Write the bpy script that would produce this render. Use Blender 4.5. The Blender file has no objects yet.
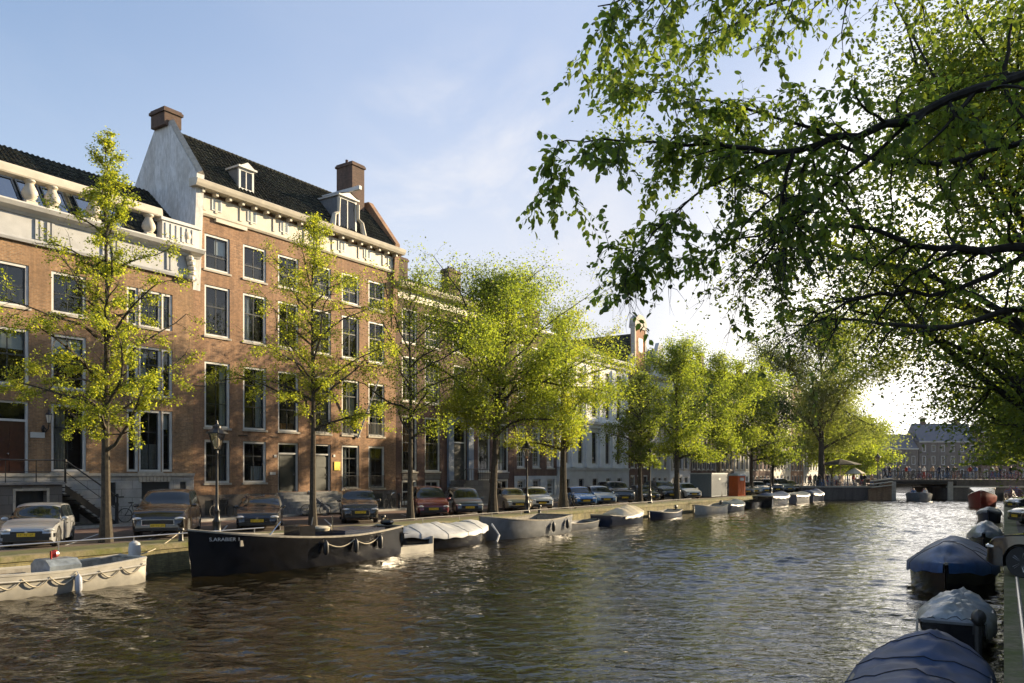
import bpy, math, random
import numpy as np
from mathutils import Vector, Matrix
PI = math.pi
R = math.radians
random.seed(7)
scene = bpy.context.scene
col = scene.collection

# ------------------------------------------------------------------ street frame
SN, CN = 0.5537, 0.8327            # canal direction d=(SN,CN), normal to the houses n=(-CN,SN)
RZ = math.atan2(CN, SN)            # local +X runs along the canal, local +Y into the left-bank houses
SZ = 0.95                          # street level above the water (water z = 0)


def P(t, n, z=0.0):
    return Vector((t * SN - n * CN, t * CN + n * SN, z))


# ------------------------------------------------------------------ object helpers
def tag(o, label=None, cat=None, group=None, kind=None):
    if label: o['label'] = label
    if cat: o['category'] = cat
    if group: o['group'] = group
    if kind: o['kind'] = kind
    return o


def empty(name, label, cat, loc, rz=0.0, group=None):
    o = bpy.data.objects.new(name, None)
    o.empty_display_size = 0.3
    col.objects.link(o)
    o.location = loc
    o.rotation_euler = (0, 0, rz)
    return tag(o, label, cat, group)


def link(name, me, parent=None, loc=None, rz=None):
    o = bpy.data.objects.new(name, me)
    col.objects.link(o)
    if parent is not None: o.parent = parent
    if loc is not None: o.location = loc
    if rz is not None: o.rotation_euler = (0, 0, rz)
    return o


KIDS = {}


def kids(o):
    return [c for c in bpy.data.objects if c.parent == o]


def copy_tree(o, parent=None):
    c = o.copy()
    col.objects.link(c)
    c.parent = parent
    for ch in list(o.children):
        copy_tree(ch, c)
    return c


class MB:
    def __init__(self):
        self.v = []; self.f = []; self.m = []; self.mi = 0

    def quad(self, a, b, c, d):
        i = len(self.v); self.v += [tuple(a), tuple(b), tuple(c), tuple(d)]
        self.f.append((i, i + 1, i + 2, i + 3)); self.m.append(self.mi)

    def tri(self, a, b, c):
        i = len(self.v); self.v += [tuple(a), tuple(b), tuple(c)]
        self.f.append((i, i + 1, i + 2)); self.m.append(self.mi)

    def poly(self, pts):
        i = len(self.v); self.v += [tuple(p) for p in pts]
        self.f.append(tuple(range(i, i + len(pts)))); self.m.append(self.mi)

    def box(self, x0, x1, y0, y1, z0, z1, M=None):
        i = len(self.v)
        vs = [(x0, y0, z0), (x1, y0, z0), (x1, y1, z0), (x0, y1, z0), (x0, y0, z1), (x1, y0, z1), (x1, y1, z1), (x0, y1, z1)]
        if M is not None: vs = [tuple(M @ Vector(v)) for v in vs]
        self.v += vs
        for q in ((0, 3, 2, 1), (4, 5, 6, 7), (0, 1, 5, 4), (1, 2, 6, 5), (2, 3, 7, 6), (3, 0, 4, 7)):
            self.f.append(tuple(i + k for k in q)); self.m.append(self.mi)
        return self

    def grid(self, rows, close=False, flip=False):
        """rows: list of equally long point lists"""
        i0 = len(self.v); n = len(rows[0])
        for r in rows: self.v += [tuple(p) for p in r]
        for a in range(len(rows) - 1):
            for b in range(n if close else n - 1):
                b2 = (b + 1) % n
                q = (i0 + a * n + b, i0 + a * n + b2, i0 + (a + 1) * n + b2, i0 + (a + 1) * n + b)
                self.f.append(q[::-1] if flip else q); self.m.append(self.mi)
        return self

    def tube(self, pts, rad, sides=6, cap=True):
        pts = [Vector(p) for p in pts]
        if not hasattr(rad, '__len__'): rad = [rad] * len(pts)
        rows = []; up = Vector((0, 0, 1))
        prev = None
        for k, p in enumerate(pts):
            if k == 0: d = pts[1] - pts[0]
            elif k == len(pts) - 1: d = pts[-1] - pts[-2]
            else: d = pts[k + 1] - pts[k - 1]
            if d.length < 1e-9: d = Vector((0, 0, 1))
            d.normalize()
            if prev is None:
                a = d.cross(up)
                if a.length < 0.1: a = d.cross(Vector((1, 0, 0)))
            else:
                a = prev - d * prev.dot(d)
                if a.length < 1e-6: a = d.cross(up)
            a.normalize(); prev = a
            b = d.cross(a)
            rows.append([p + (a * math.cos(2 * PI * s / sides) + b * math.sin(2 * PI * s / sides)) * rad[k] for s in range(sides)])
        self.grid(rows, close=True)
        if cap:
            self.poly(rows[0]); self.poly(rows[-1][::-1])
        return self

    def lathe(self, prof, c=(0, 0, 0), segs=12, axis='z', cap=True):
        rows = []
        for r, z in prof:
            row = []
            for s in range(segs):
                a = 2 * PI * s / segs
                if axis == 'z': row.append((c[0] + r * math.cos(a), c[1] + r * math.sin(a), c[2] + z))
                elif axis == 'y': row.append((c[0] + r * math.cos(a), c[1] + z, c[2] + r * math.sin(a)))
                else: row.append((c[0] + z, c[1] + r * math.cos(a), c[2] + r * math.sin(a)))
            rows.append(row)
        self.grid(rows, close=True)
        if cap and prof[0][0] > 1e-4: self.poly(rows[0][::-1])
        if cap and prof[-1][0] > 1e-4: self.poly(rows[-1])
        return self

    def ellipsoid(self, c, r, seg=10, rings=6):
        self.lathe_pts = None
        rows = []
        for k in range(rings + 1):
            th = PI * k / rings
            rr = max(math.sin(th), 1e-3)
            rows.append([(c[0] + r[0] * rr * math.cos(2 * PI * s / seg), c[1] + r[1] * rr * math.sin(2 * PI * s / seg), c[2] - r[2] * math.cos(th)) for s in range(seg)])
        return self.grid(rows, close=True)

    def prof(self, pts, x0, x1):
        """extrude closed (y,z) profile along x"""
        a = [(x0, y, z) for y, z in pts]; b = [(x1, y, z) for y, z in pts]
        self.grid([a, b], close=True)
        self.poly(a[::-1]); self.poly(b)
        return self

    def mesh(self, name, mats, smooth=False):
        me = bpy.data.meshes.new(name)
        me.from_pydata(self.v, [], self.f)
        if not isinstance(mats, (list, tuple)): mats = [mats]
        for m in mats: me.materials.append(m)
        if len(mats) > 1: me.polygons.foreach_set('material_index', self.m)
        me.polygons.foreach_set('use_smooth', [smooth] * len(self.f))
        me.update()
        if smooth:
            try: me.set_sharp_from_angle(angle=R(38))
            except Exception: pass
        return me

    def build(self, name, mats, parent=None, smooth=False, loc=None, rz=None):
        return link(name, self.mesh(name, mats, smooth), parent, loc, rz)


def weld(me, d=0.0005):
    import bmesh
    bm = bmesh.new(); bm.from_mesh(me)
    bmesh.ops.remove_doubles(bm, verts=bm.verts, dist=d)
    bmesh.ops.recalc_face_normals(bm, faces=bm.faces)
    bm.to_mesh(me); bm.free(); me.update()


# ------------------------------------------------------------------ materials
class NT:
    def __init__(self, name):
        self.m = bpy.data.materials.new(name); self.m.use_nodes = True
        self.t = self.m.node_tree; self.n = self.t.nodes; self.l = self.t.links
        self.p = self.n['Principled BSDF']; self.out = self.n['Material Output']

    def node(self, typ, **kw):
        n = self.n.new(typ)
        for k, v in kw.items():
            if k in n.inputs: n.inputs[k].default_value = v
            else: setattr(n, k, v)
        return n

    def link(self, a, b): self.l.new(a, b)

    def noise(self, scale, detail=3, vec=None, rough=0.5):
        n = self.node('ShaderNodeTexNoise'); n.inputs['Scale'].default_value = scale
        n.inputs['Detail'].default_value = detail; n.inputs['Roughness'].default_value = rough
        if vec is not None: self.link(vec, n.inputs['Vector'])
        return n

    def coord(self, which='Object', scale=None, rot=None):
        tc = self.node('ShaderNodeTexCoord')
        if scale is None and rot is None: return tc.outputs[which]
        mp = self.node('ShaderNodeMapping')
        if scale: mp.inputs['Scale'].default_value = scale
        if rot: mp.inputs['Rotation'].default_value = rot
        self.link(tc.outputs[which], mp.inputs['Vector'])
        return mp.outputs[0]

    def ramp(self, fac, stops):
        r = self.node('ShaderNodeValToRGB'); e = r.color_ramp.elements
        while len(e) < len(stops): e.new(0.5)
        for k, (p, c) in enumerate(stops):
            e[k].position = p; e[k].color = (*c, 1) if len(c) == 3 else c
        self.link(fac, r.inputs[0])
        return r.outputs[0]

    def mix(self, fac, a, b, mode='MIX'):
        n = self.node('ShaderNodeMix'); n.data_type = 'RGBA'; n.blend_type = mode
        for idx, v in ((0, fac), (6, a), (7, b)):
            if hasattr(v, 'is_linked') or hasattr(v, 'links'): self.link(v, n.inputs[idx])
            else: n.inputs[idx].default_value = v if idx == 0 else ((*v, 1) if len(v) == 3 else v)
        return n.outputs[2]

    def bump(self, h, strength=0.3, dist=0.02, normal=None):
        b = self.node('ShaderNodeBump'); b.inputs['Strength'].default_value = strength
        b.inputs['Distance'].default_value = dist
        self.link(h, b.inputs['Height'])
        if normal is not None: self.link(normal, b.inputs['Normal'])
        self.link(b.outputs[0], self.p.inputs['Normal'])
        return b.outputs[0]


def mat(name, c, rough=0.6, metal=0.0, spec=0.5, var=0.12, vscale=6.0, coat=0.0, bump=0.0):
    t = NT(name); p = t.p
    p.inputs['Roughness'].default_value = rough
    p.inputs['Metallic'].default_value = metal
    p.inputs['Specular IOR Level'].default_value = spec
    p.inputs['Coat Weight'].default_value = coat
    p.inputs['Coat Roughness'].default_value = 0.06
    if var:
        nz = t.noise(vscale, 5, t.coord())
        lo = tuple(max(0, x * (1 - var)) for x in c); hi = tuple(min(1, x * (1 + var)) for x in c)
        t.link(t.ramp(nz.outputs[0], [(0.3, lo), (0.7, hi)]), p.inputs['Base Color'])
        if bump: t.bump(nz.outputs[0], bump, 0.01)
    else:
        p.inputs['Base Color'].default_value = (*c, 1)
    return t.m


def brick_mat(name, c1, c2, mortar, bw=0.22, bh=0.065, dirt=0.35, swap=True):
    t = NT(name)
    tc = t.node('ShaderNodeTexCoord')
    sep = t.node('ShaderNodeSeparateXYZ'); t.link(tc.outputs['Object'], sep.inputs[0])
    add = t.node('ShaderNodeMath', operation='ADD'); t.link(sep.outputs[0], add.inputs[0]); t.link(sep.outputs[1], add.inputs[1])
    cmb = t.node('ShaderNodeCombineXYZ'); t.link(add.outputs[0], cmb.inputs[0]); t.link(sep.outputs[2], cmb.inputs[1])
    br = t.node('ShaderNodeTexBrick')
    br.inputs['Color1'].default_value = (*c1, 1); br.inputs['Color2'].default_value = (*c2, 1); br.inputs['Mortar'].default_value = (*mortar, 1)
    br.inputs['Scale'].default_value = 1; br.inputs['Mortar Size'].default_value = 0.008; br.inputs['Brick Width'].default_value = bw
    br.inputs['Row Height'].default_value = bh; br.inputs['Bias'].default_value = -0.1
    t.link(cmb.outputs[0], br.inputs['Vector'])
    n1 = t.noise(0.5, 6, tc.outputs['Object'], 0.65); n2 = t.noise(9, 4, tc.outputs['Object'])
    mp = t.node('ShaderNodeMapping'); mp.inputs['Scale'].default_value = (2.2, 2.2, 0.25); t.link(tc.outputs['Object'], mp.inputs[0])
    n3 = t.noise(1.0, 5, mp.outputs[0], 0.6)
    base = t.mix(t.ramp(n1.outputs[0], [(0.35, (0, 0, 0)), (0.7, (1, 1, 1))]), br.outputs[0], tuple(x * (1 - dirt) for x in c1), 'MIX')
    base = t.mix(0.25, base, br.outputs[0])
    g = t.ramp(n2.outputs[0], [(0.3, (0.78, 0.78, 0.78)), (0.7, (1.2, 1.2, 1.2))])
    base = t.mix(1.0, base, g, 'MULTIPLY')
    g3 = t.ramp(n3.outputs[0], [(0.32, (0.58, 0.58, 0.60)), (0.60, (1.12, 1.11, 1.08))])
    base = t.mix(0.8, base, g3, 'MULTIPLY')
    t.link(base, t.p.inputs['Base Color'])
    t.p.inputs['Roughness'].default_value = 0.9
    t.bump(br.outputs['Fac'], -0.35, 0.01)
    return t.m


def stone_mat(name, c, bw=0.9, bh=0.4, joint=0.45, var=0.25):
    t = NT(name)
    tc = t.node('ShaderNodeTexCoord')
    sep = t.node('ShaderNodeSeparateXYZ'); t.link(tc.outputs['Object'], sep.inputs[0])
    add = t.node('ShaderNodeMath', operation='ADD'); t.link(sep.outputs[0], add.inputs[0]); t.link(sep.outputs[1], add.inputs[1])
    cmb = t.node('ShaderNodeCombineXYZ'); t.link(add.outputs[0], cmb.inputs[0]); t.link(sep.outputs[2], cmb.inputs[1])
    br = t.node('ShaderNodeTexBrick')
    br.inputs['Color1'].default_value = (*c, 1); br.inputs['Color2'].default_value = (*[x * (1 - var) for x in c], 1)
    br.inputs['Mortar'].default_value = (*[x * joint for x in c], 1)
    br.inputs['Scale'].default_value = 1; br.inputs['Mortar Size'].default_value = 0.012; br.inputs['Brick Width'].default_value = bw
    br.inputs['Row Height'].default_value = bh
    t.link(cmb.outputs[0], br.inputs['Vector'])
    n1 = t.noise(1.3, 6, tc.outputs['Object'], 0.65)
    g = t.ramp(n1.outputs[0], [(0.3, (0.7, 0.7, 0.68)), (0.7, (1.15, 1.15, 1.15))])
    t.link(t.mix(1.0, br.outputs[0], g, 'MULTIPLY'), t.p.inputs['Base Color'])
    t.p.inputs['Roughness'].default_value = 0.85
    t.bump(br.outputs['Fac'], -0.4, 0.015)
    return t.m


def glass_mat(name, tint=(0.75, 0.8, 0.8), refl=0.16):
    t = NT(name)
    t.n.remove(t.p)
    tr = t.node('ShaderNodeBsdfTransparent'); tr.inputs[0].default_value = (*tint, 1)
    gl = t.node('ShaderNodeBsdfGlossy'); gl.inputs['Roughness'].default_value = 0.015; gl.inputs[0].default_value = (0.95, 0.95, 0.95, 1)
    nz = t.noise(0.7, 1, t.coord()); b = t.node('ShaderNodeBump'); b.inputs['Strength'].default_value = 0.02; b.inputs['Distance'].default_value = 0.01
    t.link(nz.outputs[0], b.inputs['Height']); t.link(b.outputs[0], gl.inputs['Normal'])
    fr = t.node('ShaderNodeFresnel'); fr.inputs[0].default_value = 1.5
    mr = t.node('ShaderNodeMapRange'); mr.inputs['From Min'].default_value = 0.03; mr.inputs['From Max'].default_value = 0.7
    mr.inputs['To Min'].default_value = refl; mr.inputs['To Max'].default_value = 0.62
    t.link(fr.outputs[0], mr.inputs[0])
    mx = t.node('ShaderNodeMixShader'); t.link(mr.outputs[0], mx.inputs[0]); t.link(tr.outputs[0], mx.inputs[1]); t.link(gl.outputs[0], mx.inputs[2])
    t.link(mx.outputs[0], t.out.inputs['Surface'])
    return t.m


def tile_mat(name, c, w=0.24, h=0.3):
    t = NT(name)
    tc = t.node('ShaderNodeTexCoord')
    sep = t.node('ShaderNodeSeparateXYZ'); t.link(tc.outputs['Object'], sep.inputs[0])
    cmb = t.node('ShaderNodeCombineXYZ'); t.link(sep.outputs[0], cmb.inputs[0]); t.link(sep.outputs[2], cmb.inputs[1])
    br = t.node('ShaderNodeTexBrick'); br.offset = 0.0
    br.inputs['Color1'].default_value = (*c, 1); br.inputs['Color2'].default_value = (*[min(1, x * 1.9) for x in c], 1)
    br.inputs['Mortar'].default_value = (*[x * 0.25 for x in c], 1)
    br.inputs['Scale'].default_value = 1; br.inputs['Mortar Size'].default_value = 0.05; br.inputs['Mortar Smooth'].default_value = 0.8
    br.inputs['Brick Width'].default_value = w; br.inputs['Row Height'].default_value = h
    t.link(cmb.outputs[0], br.inputs['Vector'])
    n1 = t.noise(3.5, 5, tc.outputs['Object'], 0.7)
    g = t.ramp(n1.outputs[0], [(0.35, (0.7, 0.7, 0.7)), (0.62, (1.2, 1.25, 1.0)), (0.72, (2.6, 2.7, 1.7))])
    t.link(t.mix(1.0, br.outputs[0], g, 'MULTIPLY'), t.p.inputs['Base Color'])
    t.p.inputs['Roughness'].default_value = 0.85; t.p.inputs['Specular IOR Level'].default_value = 0.15
    t.bump(br.outputs['Fac'], -1.0, 0.08)
    return t.m


def paint_mat(name, c, metal=0.35, rough=0.28):
    t = NT(name); p = t.p
    nz = t.noise(14, 6, t.coord(), 0.7)
    t.link(t.mix(t.ramp(nz.outputs[0], [(0.45, (0, 0, 0)), (0.75, (0.12, 0.12, 0.12))]), c, (0.16, 0.145, 0.12)), p.inputs['Base Color'])
    p.inputs['Metallic'].default_value = metal; p.inputs['Roughness'].default_value = rough
    p.inputs['Coat Weight'].default_value = 1.0; p.inputs['Coat Roughness'].default_value = 0.05
    return t.m


def leaf_mat(name, c, tc_, trans=0.5, hue=0.25, clump=0.6):
    """c: reflected colour, tc_: transmitted colour"""
    t = NT(name); t.n.remove(t.p)
    geo = t.node('ShaderNodeNewGeometry')
    nz = t.noise(clump, 3, t.coord())
    rnd = geo.outputs['Random Per Island']
    a = t.node('ShaderNodeMath', operation='MULTIPLY_ADD'); t.link(rnd, a.inputs[0]); a.inputs[1].default_value = 0.55
    mul = t.node('ShaderNodeMath', operation='MULTIPLY'); t.link(nz.outputs[0], mul.inputs[0]); mul.inputs[1].default_value = 0.6
    t.link(mul.outputs[0], a.inputs[2])
    def sh(cc, k): return tuple(x * k for x in cc)
    yel = (c[0] * 1.45, c[1] * 1.25, c[2] * 0.9)
    yet = (tc_[0] * 1.35, tc_[1] * 1.12, tc_[2] * 0.8)
    r1 = t.ramp(a.outputs[0], [(0.1, sh(c, 0.6)), (0.5, c), (0.95, yel)])
    r2 = t.ramp(a.outputs[0], [(0.1, sh(tc_, 0.6)), (0.5, tc_), (0.95, yet)])
    df = t.node('ShaderNodeBsdfDiffuse'); t.link(r1, df.inputs[0])
    tl = t.node('ShaderNodeBsdfTranslucent'); t.link(r2, tl.inputs[0])
    gl = t.node('ShaderNodeBsdfGlossy'); gl.inputs['Roughness'].default_value = 0.5; gl.inputs[0].default_value = (0.9, 0.95, 0.9, 1)
    m1 = t.node('ShaderNodeMixShader'); m1.inputs[0].default_value = trans
    t.link(df.outputs[0], m1.inputs[1]); t.link(tl.outputs[0], m1.inputs[2])
    m2 = t.node('ShaderNodeMixShader'); m2.inputs[0].default_value = 0.03
    t.link(m1.outputs[0], m2.inputs[1]); t.link(gl.outputs[0], m2.inputs[2])
    t.link(m2.outputs[0], t.out.inputs['Surface'])
    return t.m


def ground_like(name, c1, c2, sc=1.6, scale=(1, 1, 1)):
    t = NT(name); v = t.coord('Object', scale)
    n1 = t.noise(sc, 8, v, 0.7); n2 = t.noise(sc * 7, 5, v, 0.7)
    a = t.mix(t.ramp(n1.outputs[0], [(0.38, (0, 0, 0)), (0.62, (1, 1, 1))]), c1, c2)
    g = t.ramp(n2.outputs[0], [(0.3, (0.72, 0.72, 0.72)), (0.7, (1.2, 1.2, 1.2))])
    t.link(t.mix(1.0, a, g, 'MULTIPLY'), t.p.inputs['Base Color']); t.p.inputs['Roughness'].default_value = 0.9
    t.bump(n2.outputs[0], 0.5, 0.015)
    return t.m


M = {}
M['brick1'] = brick_mat('brick_ochre', (0.35, 0.20, 0.10), (0.20, 0.11, 0.057), (0.30, 0.25, 0.18))
M['brick2'] = brick_mat('brick_warm', (0.35, 0.19, 0.10), (0.19, 0.098, 0.055), (0.28, 0.22, 0.16))
M['brick3'] = brick_mat('brick_dark_purple', (0.13, 0.062, 0.05), (0.09, 0.045, 0.038), (0.12, 0.095, 0.08))
M['brick4'] = brick_mat('brick_brown', (0.15, 0.075, 0.05), (0.105, 0.05, 0.04), (0.15, 0.12, 0.1))
M['brickchim'] = brick_mat('brick_chimney', (0.12, 0.065, 0.045), (0.07, 0.04, 0.03), (0.12, 0.10, 0.085))
M['brickred'] = brick_mat('brick_orange_red', (0.42, 0.17, 0.07), (0.30, 0.12, 0.05), (0.3, 0.22, 0.15))
M['brickgrey'] = brick_mat('brick_grey', (0.14, 0.12, 0.105), (0.10, 0.085, 0.08), (0.16, 0.14, 0.12))
M['plinth'] = stone_mat('stone_plinth', (0.42, 0.41, 0.40), 1.1, 0.42)
M['plinth2'] = stone_mat('stone_plinth_dark', (0.16, 0.15, 0.14), 1.0, 0.38)
M['quay'] = brick_mat('quay_brick', (0.29, 0.25, 0.11), (0.17, 0.155, 0.07), (0.15, 0.14, 0.09), dirt=0.6)
M['coping'] = ground_like('quay_coping', (0.24, 0.20, 0.12), (0.12, 0.13, 0.03))
M['stone'] = mat('sandstone_trim', (0.42, 0.38, 0.32), 0.8, var=0.2)
M['stonegrey'] = mat('bluestone_steps', (0.21, 0.21, 0.21), 0.75, var=0.2)
M['white'] = mat('white_paint', (0.56, 0.555, 0.54), 0.5, var=0.13, vscale=2)
M['friezeshade'] = mat('frieze_white_shaded', (0.40, 0.405, 0.41), 0.6, var=0.15, vscale=1.5)  # white frieze paint greyed to carry the shade under the cornice
M['cream'] = mat('cream_paint', (0.52, 0.47, 0.38), 0.55, var=0.14, vscale=2)
M['stucco'] = mat('white_stucco', (0.72, 0.73, 0.75), 0.8, var=0.1, vscale=1.2)
M['stucco2'] = mat('pale_grey_stucco', (0.48, 0.49, 0.50), 0.8, var=0.12, vscale=1.0)
M['render'] = ground_like('lime_render', (0.70, 0.70, 0.70), (0.52, 0.50, 0.47), 0.9, (1, 1, .35))
M['bluegrey'] = mat('bluegrey_paint', (0.16, 0.21, 0.29), 0.5, var=0.08)
M['sashdark'] = mat('dark_sash_paint', (0.02, 0.025, 0.03), 0.3, var=0.0)
M['black'] = mat('black_iron', (0.012, 0.012, 0.013), 0.4, var=0.0)
M['doorblack'] = mat('door_black_green', (0.012, 0.018, 0.016), 0.55, var=0.1, coat=0.0)
M['doorbrown'] = mat('door_brown', (0.06, 0.02, 0.012), 0.3, var=0.2, coat=0.5)
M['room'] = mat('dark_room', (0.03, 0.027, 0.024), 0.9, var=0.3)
M['roomwarm'] = mat('curtain_orange', (0.42, 0.22, 0.10), 0.9, var=0.2)
M['curtain'] = mat('curtain_white', (0.62, 0.62, 0.62), 0.9, var=0.12, vscale=12)
M['curtaindim'] = mat('curtain_dim', (0.30, 0.29, 0.27), 0.9, var=0.15, vscale=12)
M['blind'] = mat('blind_pale', (0.72, 0.74, 0.76), 0.8, var=0.05)
M['glass'] = glass_mat('window_glass', refl=0.05)
M['skyglass'] = glass_mat('skylight_glass', (0.3, 0.35, 0.4), 0.45)
M['tile'] = tile_mat('roof_tile_dark', (0.026, 0.026, 0.021), 0.26, 0.33)
M['tile2'] = tile_mat('roof_tile_brown', (0.055, 0.035, 0.028))
M['slate'] = mat('slate_roof', (0.09, 0.10, 0.125), 0.6, var=0.15)
M['lead'] = mat('lead_sheet', (0.14, 0.15, 0.165), 0.5, var=0.15)
M['bark'] = mat('elm_bark', (0.055, 0.045, 0.032), 0.95, var=0.4, vscale=9, bump=0.6)
M['barkdark'] = mat('elm_bark_dark', (0.03, 0.025, 0.02), 0.95, var=0.4, vscale=12, bump=0.6)
M['tarblue'] = mat('tarp_navy', (0.012, 0.042, 0.12), 0.5, var=0.3, vscale=3, bump=0.5)
M['tarblue2'] = mat('tarp_navy_faded', (0.016, 0.06, 0.16), 0.42, var=0.3, vscale=4, bump=0.5)
M['tarpgrey'] = mat('tarp_pale_grey', (0.42, 0.43, 0.44), 0.6, var=0.14, vscale=3, bump=0.4)
M['tarpclear'] = mat('tarp_grey_plastic', (0.20, 0.23, 0.26), 0.28, var=0.35, vscale=5, bump=0.8)
M['hullwhite'] = mat('hull_offwhite', (0.44, 0.42, 0.37), 0.35, var=0.15, vscale=3)
M['hullblack'] = mat('hull_black', (0.010, 0.010, 0.012), 0.22, var=0.3, vscale=3, coat=0.5)
M['hullgrey'] = mat('hull_grey', (0.16, 0.17, 0.185), 0.4, var=0.2, vscale=3)
M['hullnavy'] = mat('hull_navy', (0.02, 0.03, 0.06), 0.3, var=0.2, vscale=3)
M['hullred'] = mat('hull_red', (0.26, 0.025, 0.018), 0.35, var=0.2, vscale=3)
M['hullbeige'] = mat('hull_beige', (0.5, 0.44, 0.33), 0.4, var=0.15, vscale=3)
M['wood'] = mat('varnished_wood', (0.20, 0.10, 0.045), 0.4, var=0.3, vscale=7)
M['woodgrey'] = mat('weathered_wood', (0.26, 0.24, 0.2), 0.8, var=0.3, vscale=7)
M['rope'] = mat('rope', (0.45, 0.40, 0.30), 0.9, var=0.2)
M['fender'] = mat('fender_vinyl', (0.5, 0.52, 0.58), 0.4, var=0.1)
M['rubber'] = mat('black_rubber', (0.018, 0.018, 0.018), 0.75, var=0.1)
M['alloy'] = mat('alloy_rim', (0.45, 0.45, 0.46), 0.3, metal=0.9, var=0.05)
M['chrome'] = mat('chrome', (0.7, 0.7, 0.7), 0.12, metal=1.0, var=0.0)
M['plate'] = mat('number_plate_yellow', (0.75, 0.48, 0.02), 0.5, var=0.0)
M['carglass'] = mat('car_glass', (0.012, 0.016, 0.018), 0.03, spec=1.0, var=0.0)
M['lamp'] = mat('headlamp_lens', (0.8, 0.82, 0.85), 0.12, metal=0.6, spec=1.0, var=0.0)
M['amber'] = mat('amber_lens', (0.5, 0.16, 0.02), 0.15, var=0.0)
M['plastic'] = mat('black_trim_plastic', (0.02, 0.02, 0.021), 0.5, var=0.05)
M['orange'] = mat('orange_plastic', (0.62, 0.12, 0.02), 0.5, var=0.1)
M['cabin'] = mat('bluegrey_steel', (0.08, 0.11, 0.14), 0.5, var=0.12)
M['yellow'] = mat('yellow_sign', (0.8, 0.62, 0.02), 0.5, var=0.0)
M['skin'] = mat('skin', (0.5, 0.28, 0.19), 0.6, var=0.05)
M['hair'] = mat('hair', (0.06, 0.035, 0.02), 0.6, var=0.1)
M['lampglass'] = glass_mat('lantern_glass', (0.75, 0.72, 0.66), 0.3)
M['lampwhite'] = mat('lantern_opal', (0.62, 0.58, 0.5), 0.4, var=0.0)
M['fabric'] = mat('parasol_cloth', (0.05, 0.045, 0.04), 0.9, var=0.1)
M['fabriccream'] = mat('parasol_cloth_cream', (0.6, 0.52, 0.4), 0.9, var=0.1)
CLOTH = [mat('cloth_%s' % n, c, 0.9, var=0.1) for n, c in (('navy', (0.02, 0.03, 0.07)), ('red', (0.35, 0.04, 0.03)), ('white', (0.65, 0.65, 0.62)), ('black', (0.02, 0.02, 0.02)), ('blue', (0.08, 0.16, 0.32)), ('tan', (0.4, 0.28, 0.17)), ('olive', (0.09, 0.1, 0.05)), ('grey', (0.2, 0.2, 0.21)))]


def ground_mat(name, c1, c2, bw, bh, rot=0.0, mortar=None, moss=0.0):
    t = NT(name)
    v = t.coord('Object', (1, 1, 1), (0, 0, rot))
    br = t.node('ShaderNodeTexBrick')
    br.inputs['Color1'].default_value = (*c1, 1); br.inputs['Color2'].default_value = (*c2, 1)
    br.inputs['Mortar'].default_value = (*(mortar or [x * 0.5 for x in c1]), 1)
    br.inputs['Scale'].default_value = 1; br.inputs['Mortar Size'].default_value = 0.01
    br.inputs['Brick Width'].default_value = bw; br.inputs['Row Height'].default_value = bh
    t.link(v, br.inputs['Vector'])
    n1 = t.noise(0.9, 7, v, 0.7)
    g = t.ramp(n1.outputs[0], [(0.3, (0.65, 0.65, 0.65)), (0.7, (1.2, 1.2, 1.15))])
    cc = t.mix(1.0, br.outputs[0], g, 'MULTIPLY')
    if moss:
        n2 = t.noise(2.5, 6, v, 0.7)
        cc = t.mix(t.ramp(n2.outputs[0], [(0.5 - moss * 0.2, (0, 0, 0)), (0.62, (0.9, 0.9, 0.9))]), cc, (0.06, 0.08, 0.02))
    t.link(cc, t.p.inputs['Base Color'])
    t.p.inputs['Roughness'].default_value = 0.85
    t.bump(br.outputs['Fac'], -0.3, 0.01)
    return t.m


M['parking'] = ground_mat('parking_brick', (0.15, 0.11, 0.085), (0.11, 0.085, 0.07), 0.21, 0.07)
M['road'] = ground_mat('road_clinker', (0.20, 0.12, 0.095), (0.15, 0.095, 0.08), 0.07, 0.21)
M['pave'] = ground_mat('pavement_slabs', (0.20, 0.19, 0.18), (0.16, 0.155, 0.15), 0.3, 0.3)
M['ground'] = ground_mat('city_ground', (0.14, 0.12, 0.10), (0.11, 0.10, 0.085), 0.4, 0.2)
M['kerb'] = mat('kerb_granite', (0.3, 0.29, 0.27), 0.8, var=0.2)
M['earth'] = ground_mat('quay_verge', (0.2, 0.17, 0.07), (0.15, 0.14, 0.05), 0.2, 0.1, moss=0.9)
M['line'] = mat('white_line', (0.6, 0.6, 0.58), 0.7, var=0.2)

LEAF = {
    'lime': leaf_mat('leaf_lime', (0.10, 0.14, 0.018), (0.53, 0.61, 0.05), 0.58),
    'near': leaf_mat('leaf_near', (0.075, 0.12, 0.022), (0.33, 0.47, 0.06), 0.6, clump=0.9),
    'lime2': leaf_mat('leaf_lime_deep', (0.075, 0.12, 0.018), (0.38, 0.49, 0.045), 0.58),
    'mid': leaf_mat('leaf_mid', (0.06, 0.09, 0.016), (0.28, 0.37, 0.04), 0.55),
    'dark': leaf_mat('leaf_dark', (0.035, 0.06, 0.014), (0.12, 0.19, 0.03), 0.5, clump=1.2),
    'grey': leaf_mat('leaf_greyish', (0.08, 0.10, 0.035), (0.32, 0.40, 0.08), 0.52),
}
#PART2

# ------------------------------------------------------------------ camera, light, sky
cam_d = bpy.data.cameras.new('camera'); cam = bpy.data.objects.new('camera', cam_d); col.objects.link(cam)
cam.location = (0, 0, 3.40); cam.rotation_euler = (R(90), 0, 0)
cam_d.sensor_width = 36; cam_d.lens = 28.125; cam_d.shift_y = (473 - 341.5) / 1024
cam_d.clip_start = 0.1; cam_d.clip_end = 6000
scene.camera = cam

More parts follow.
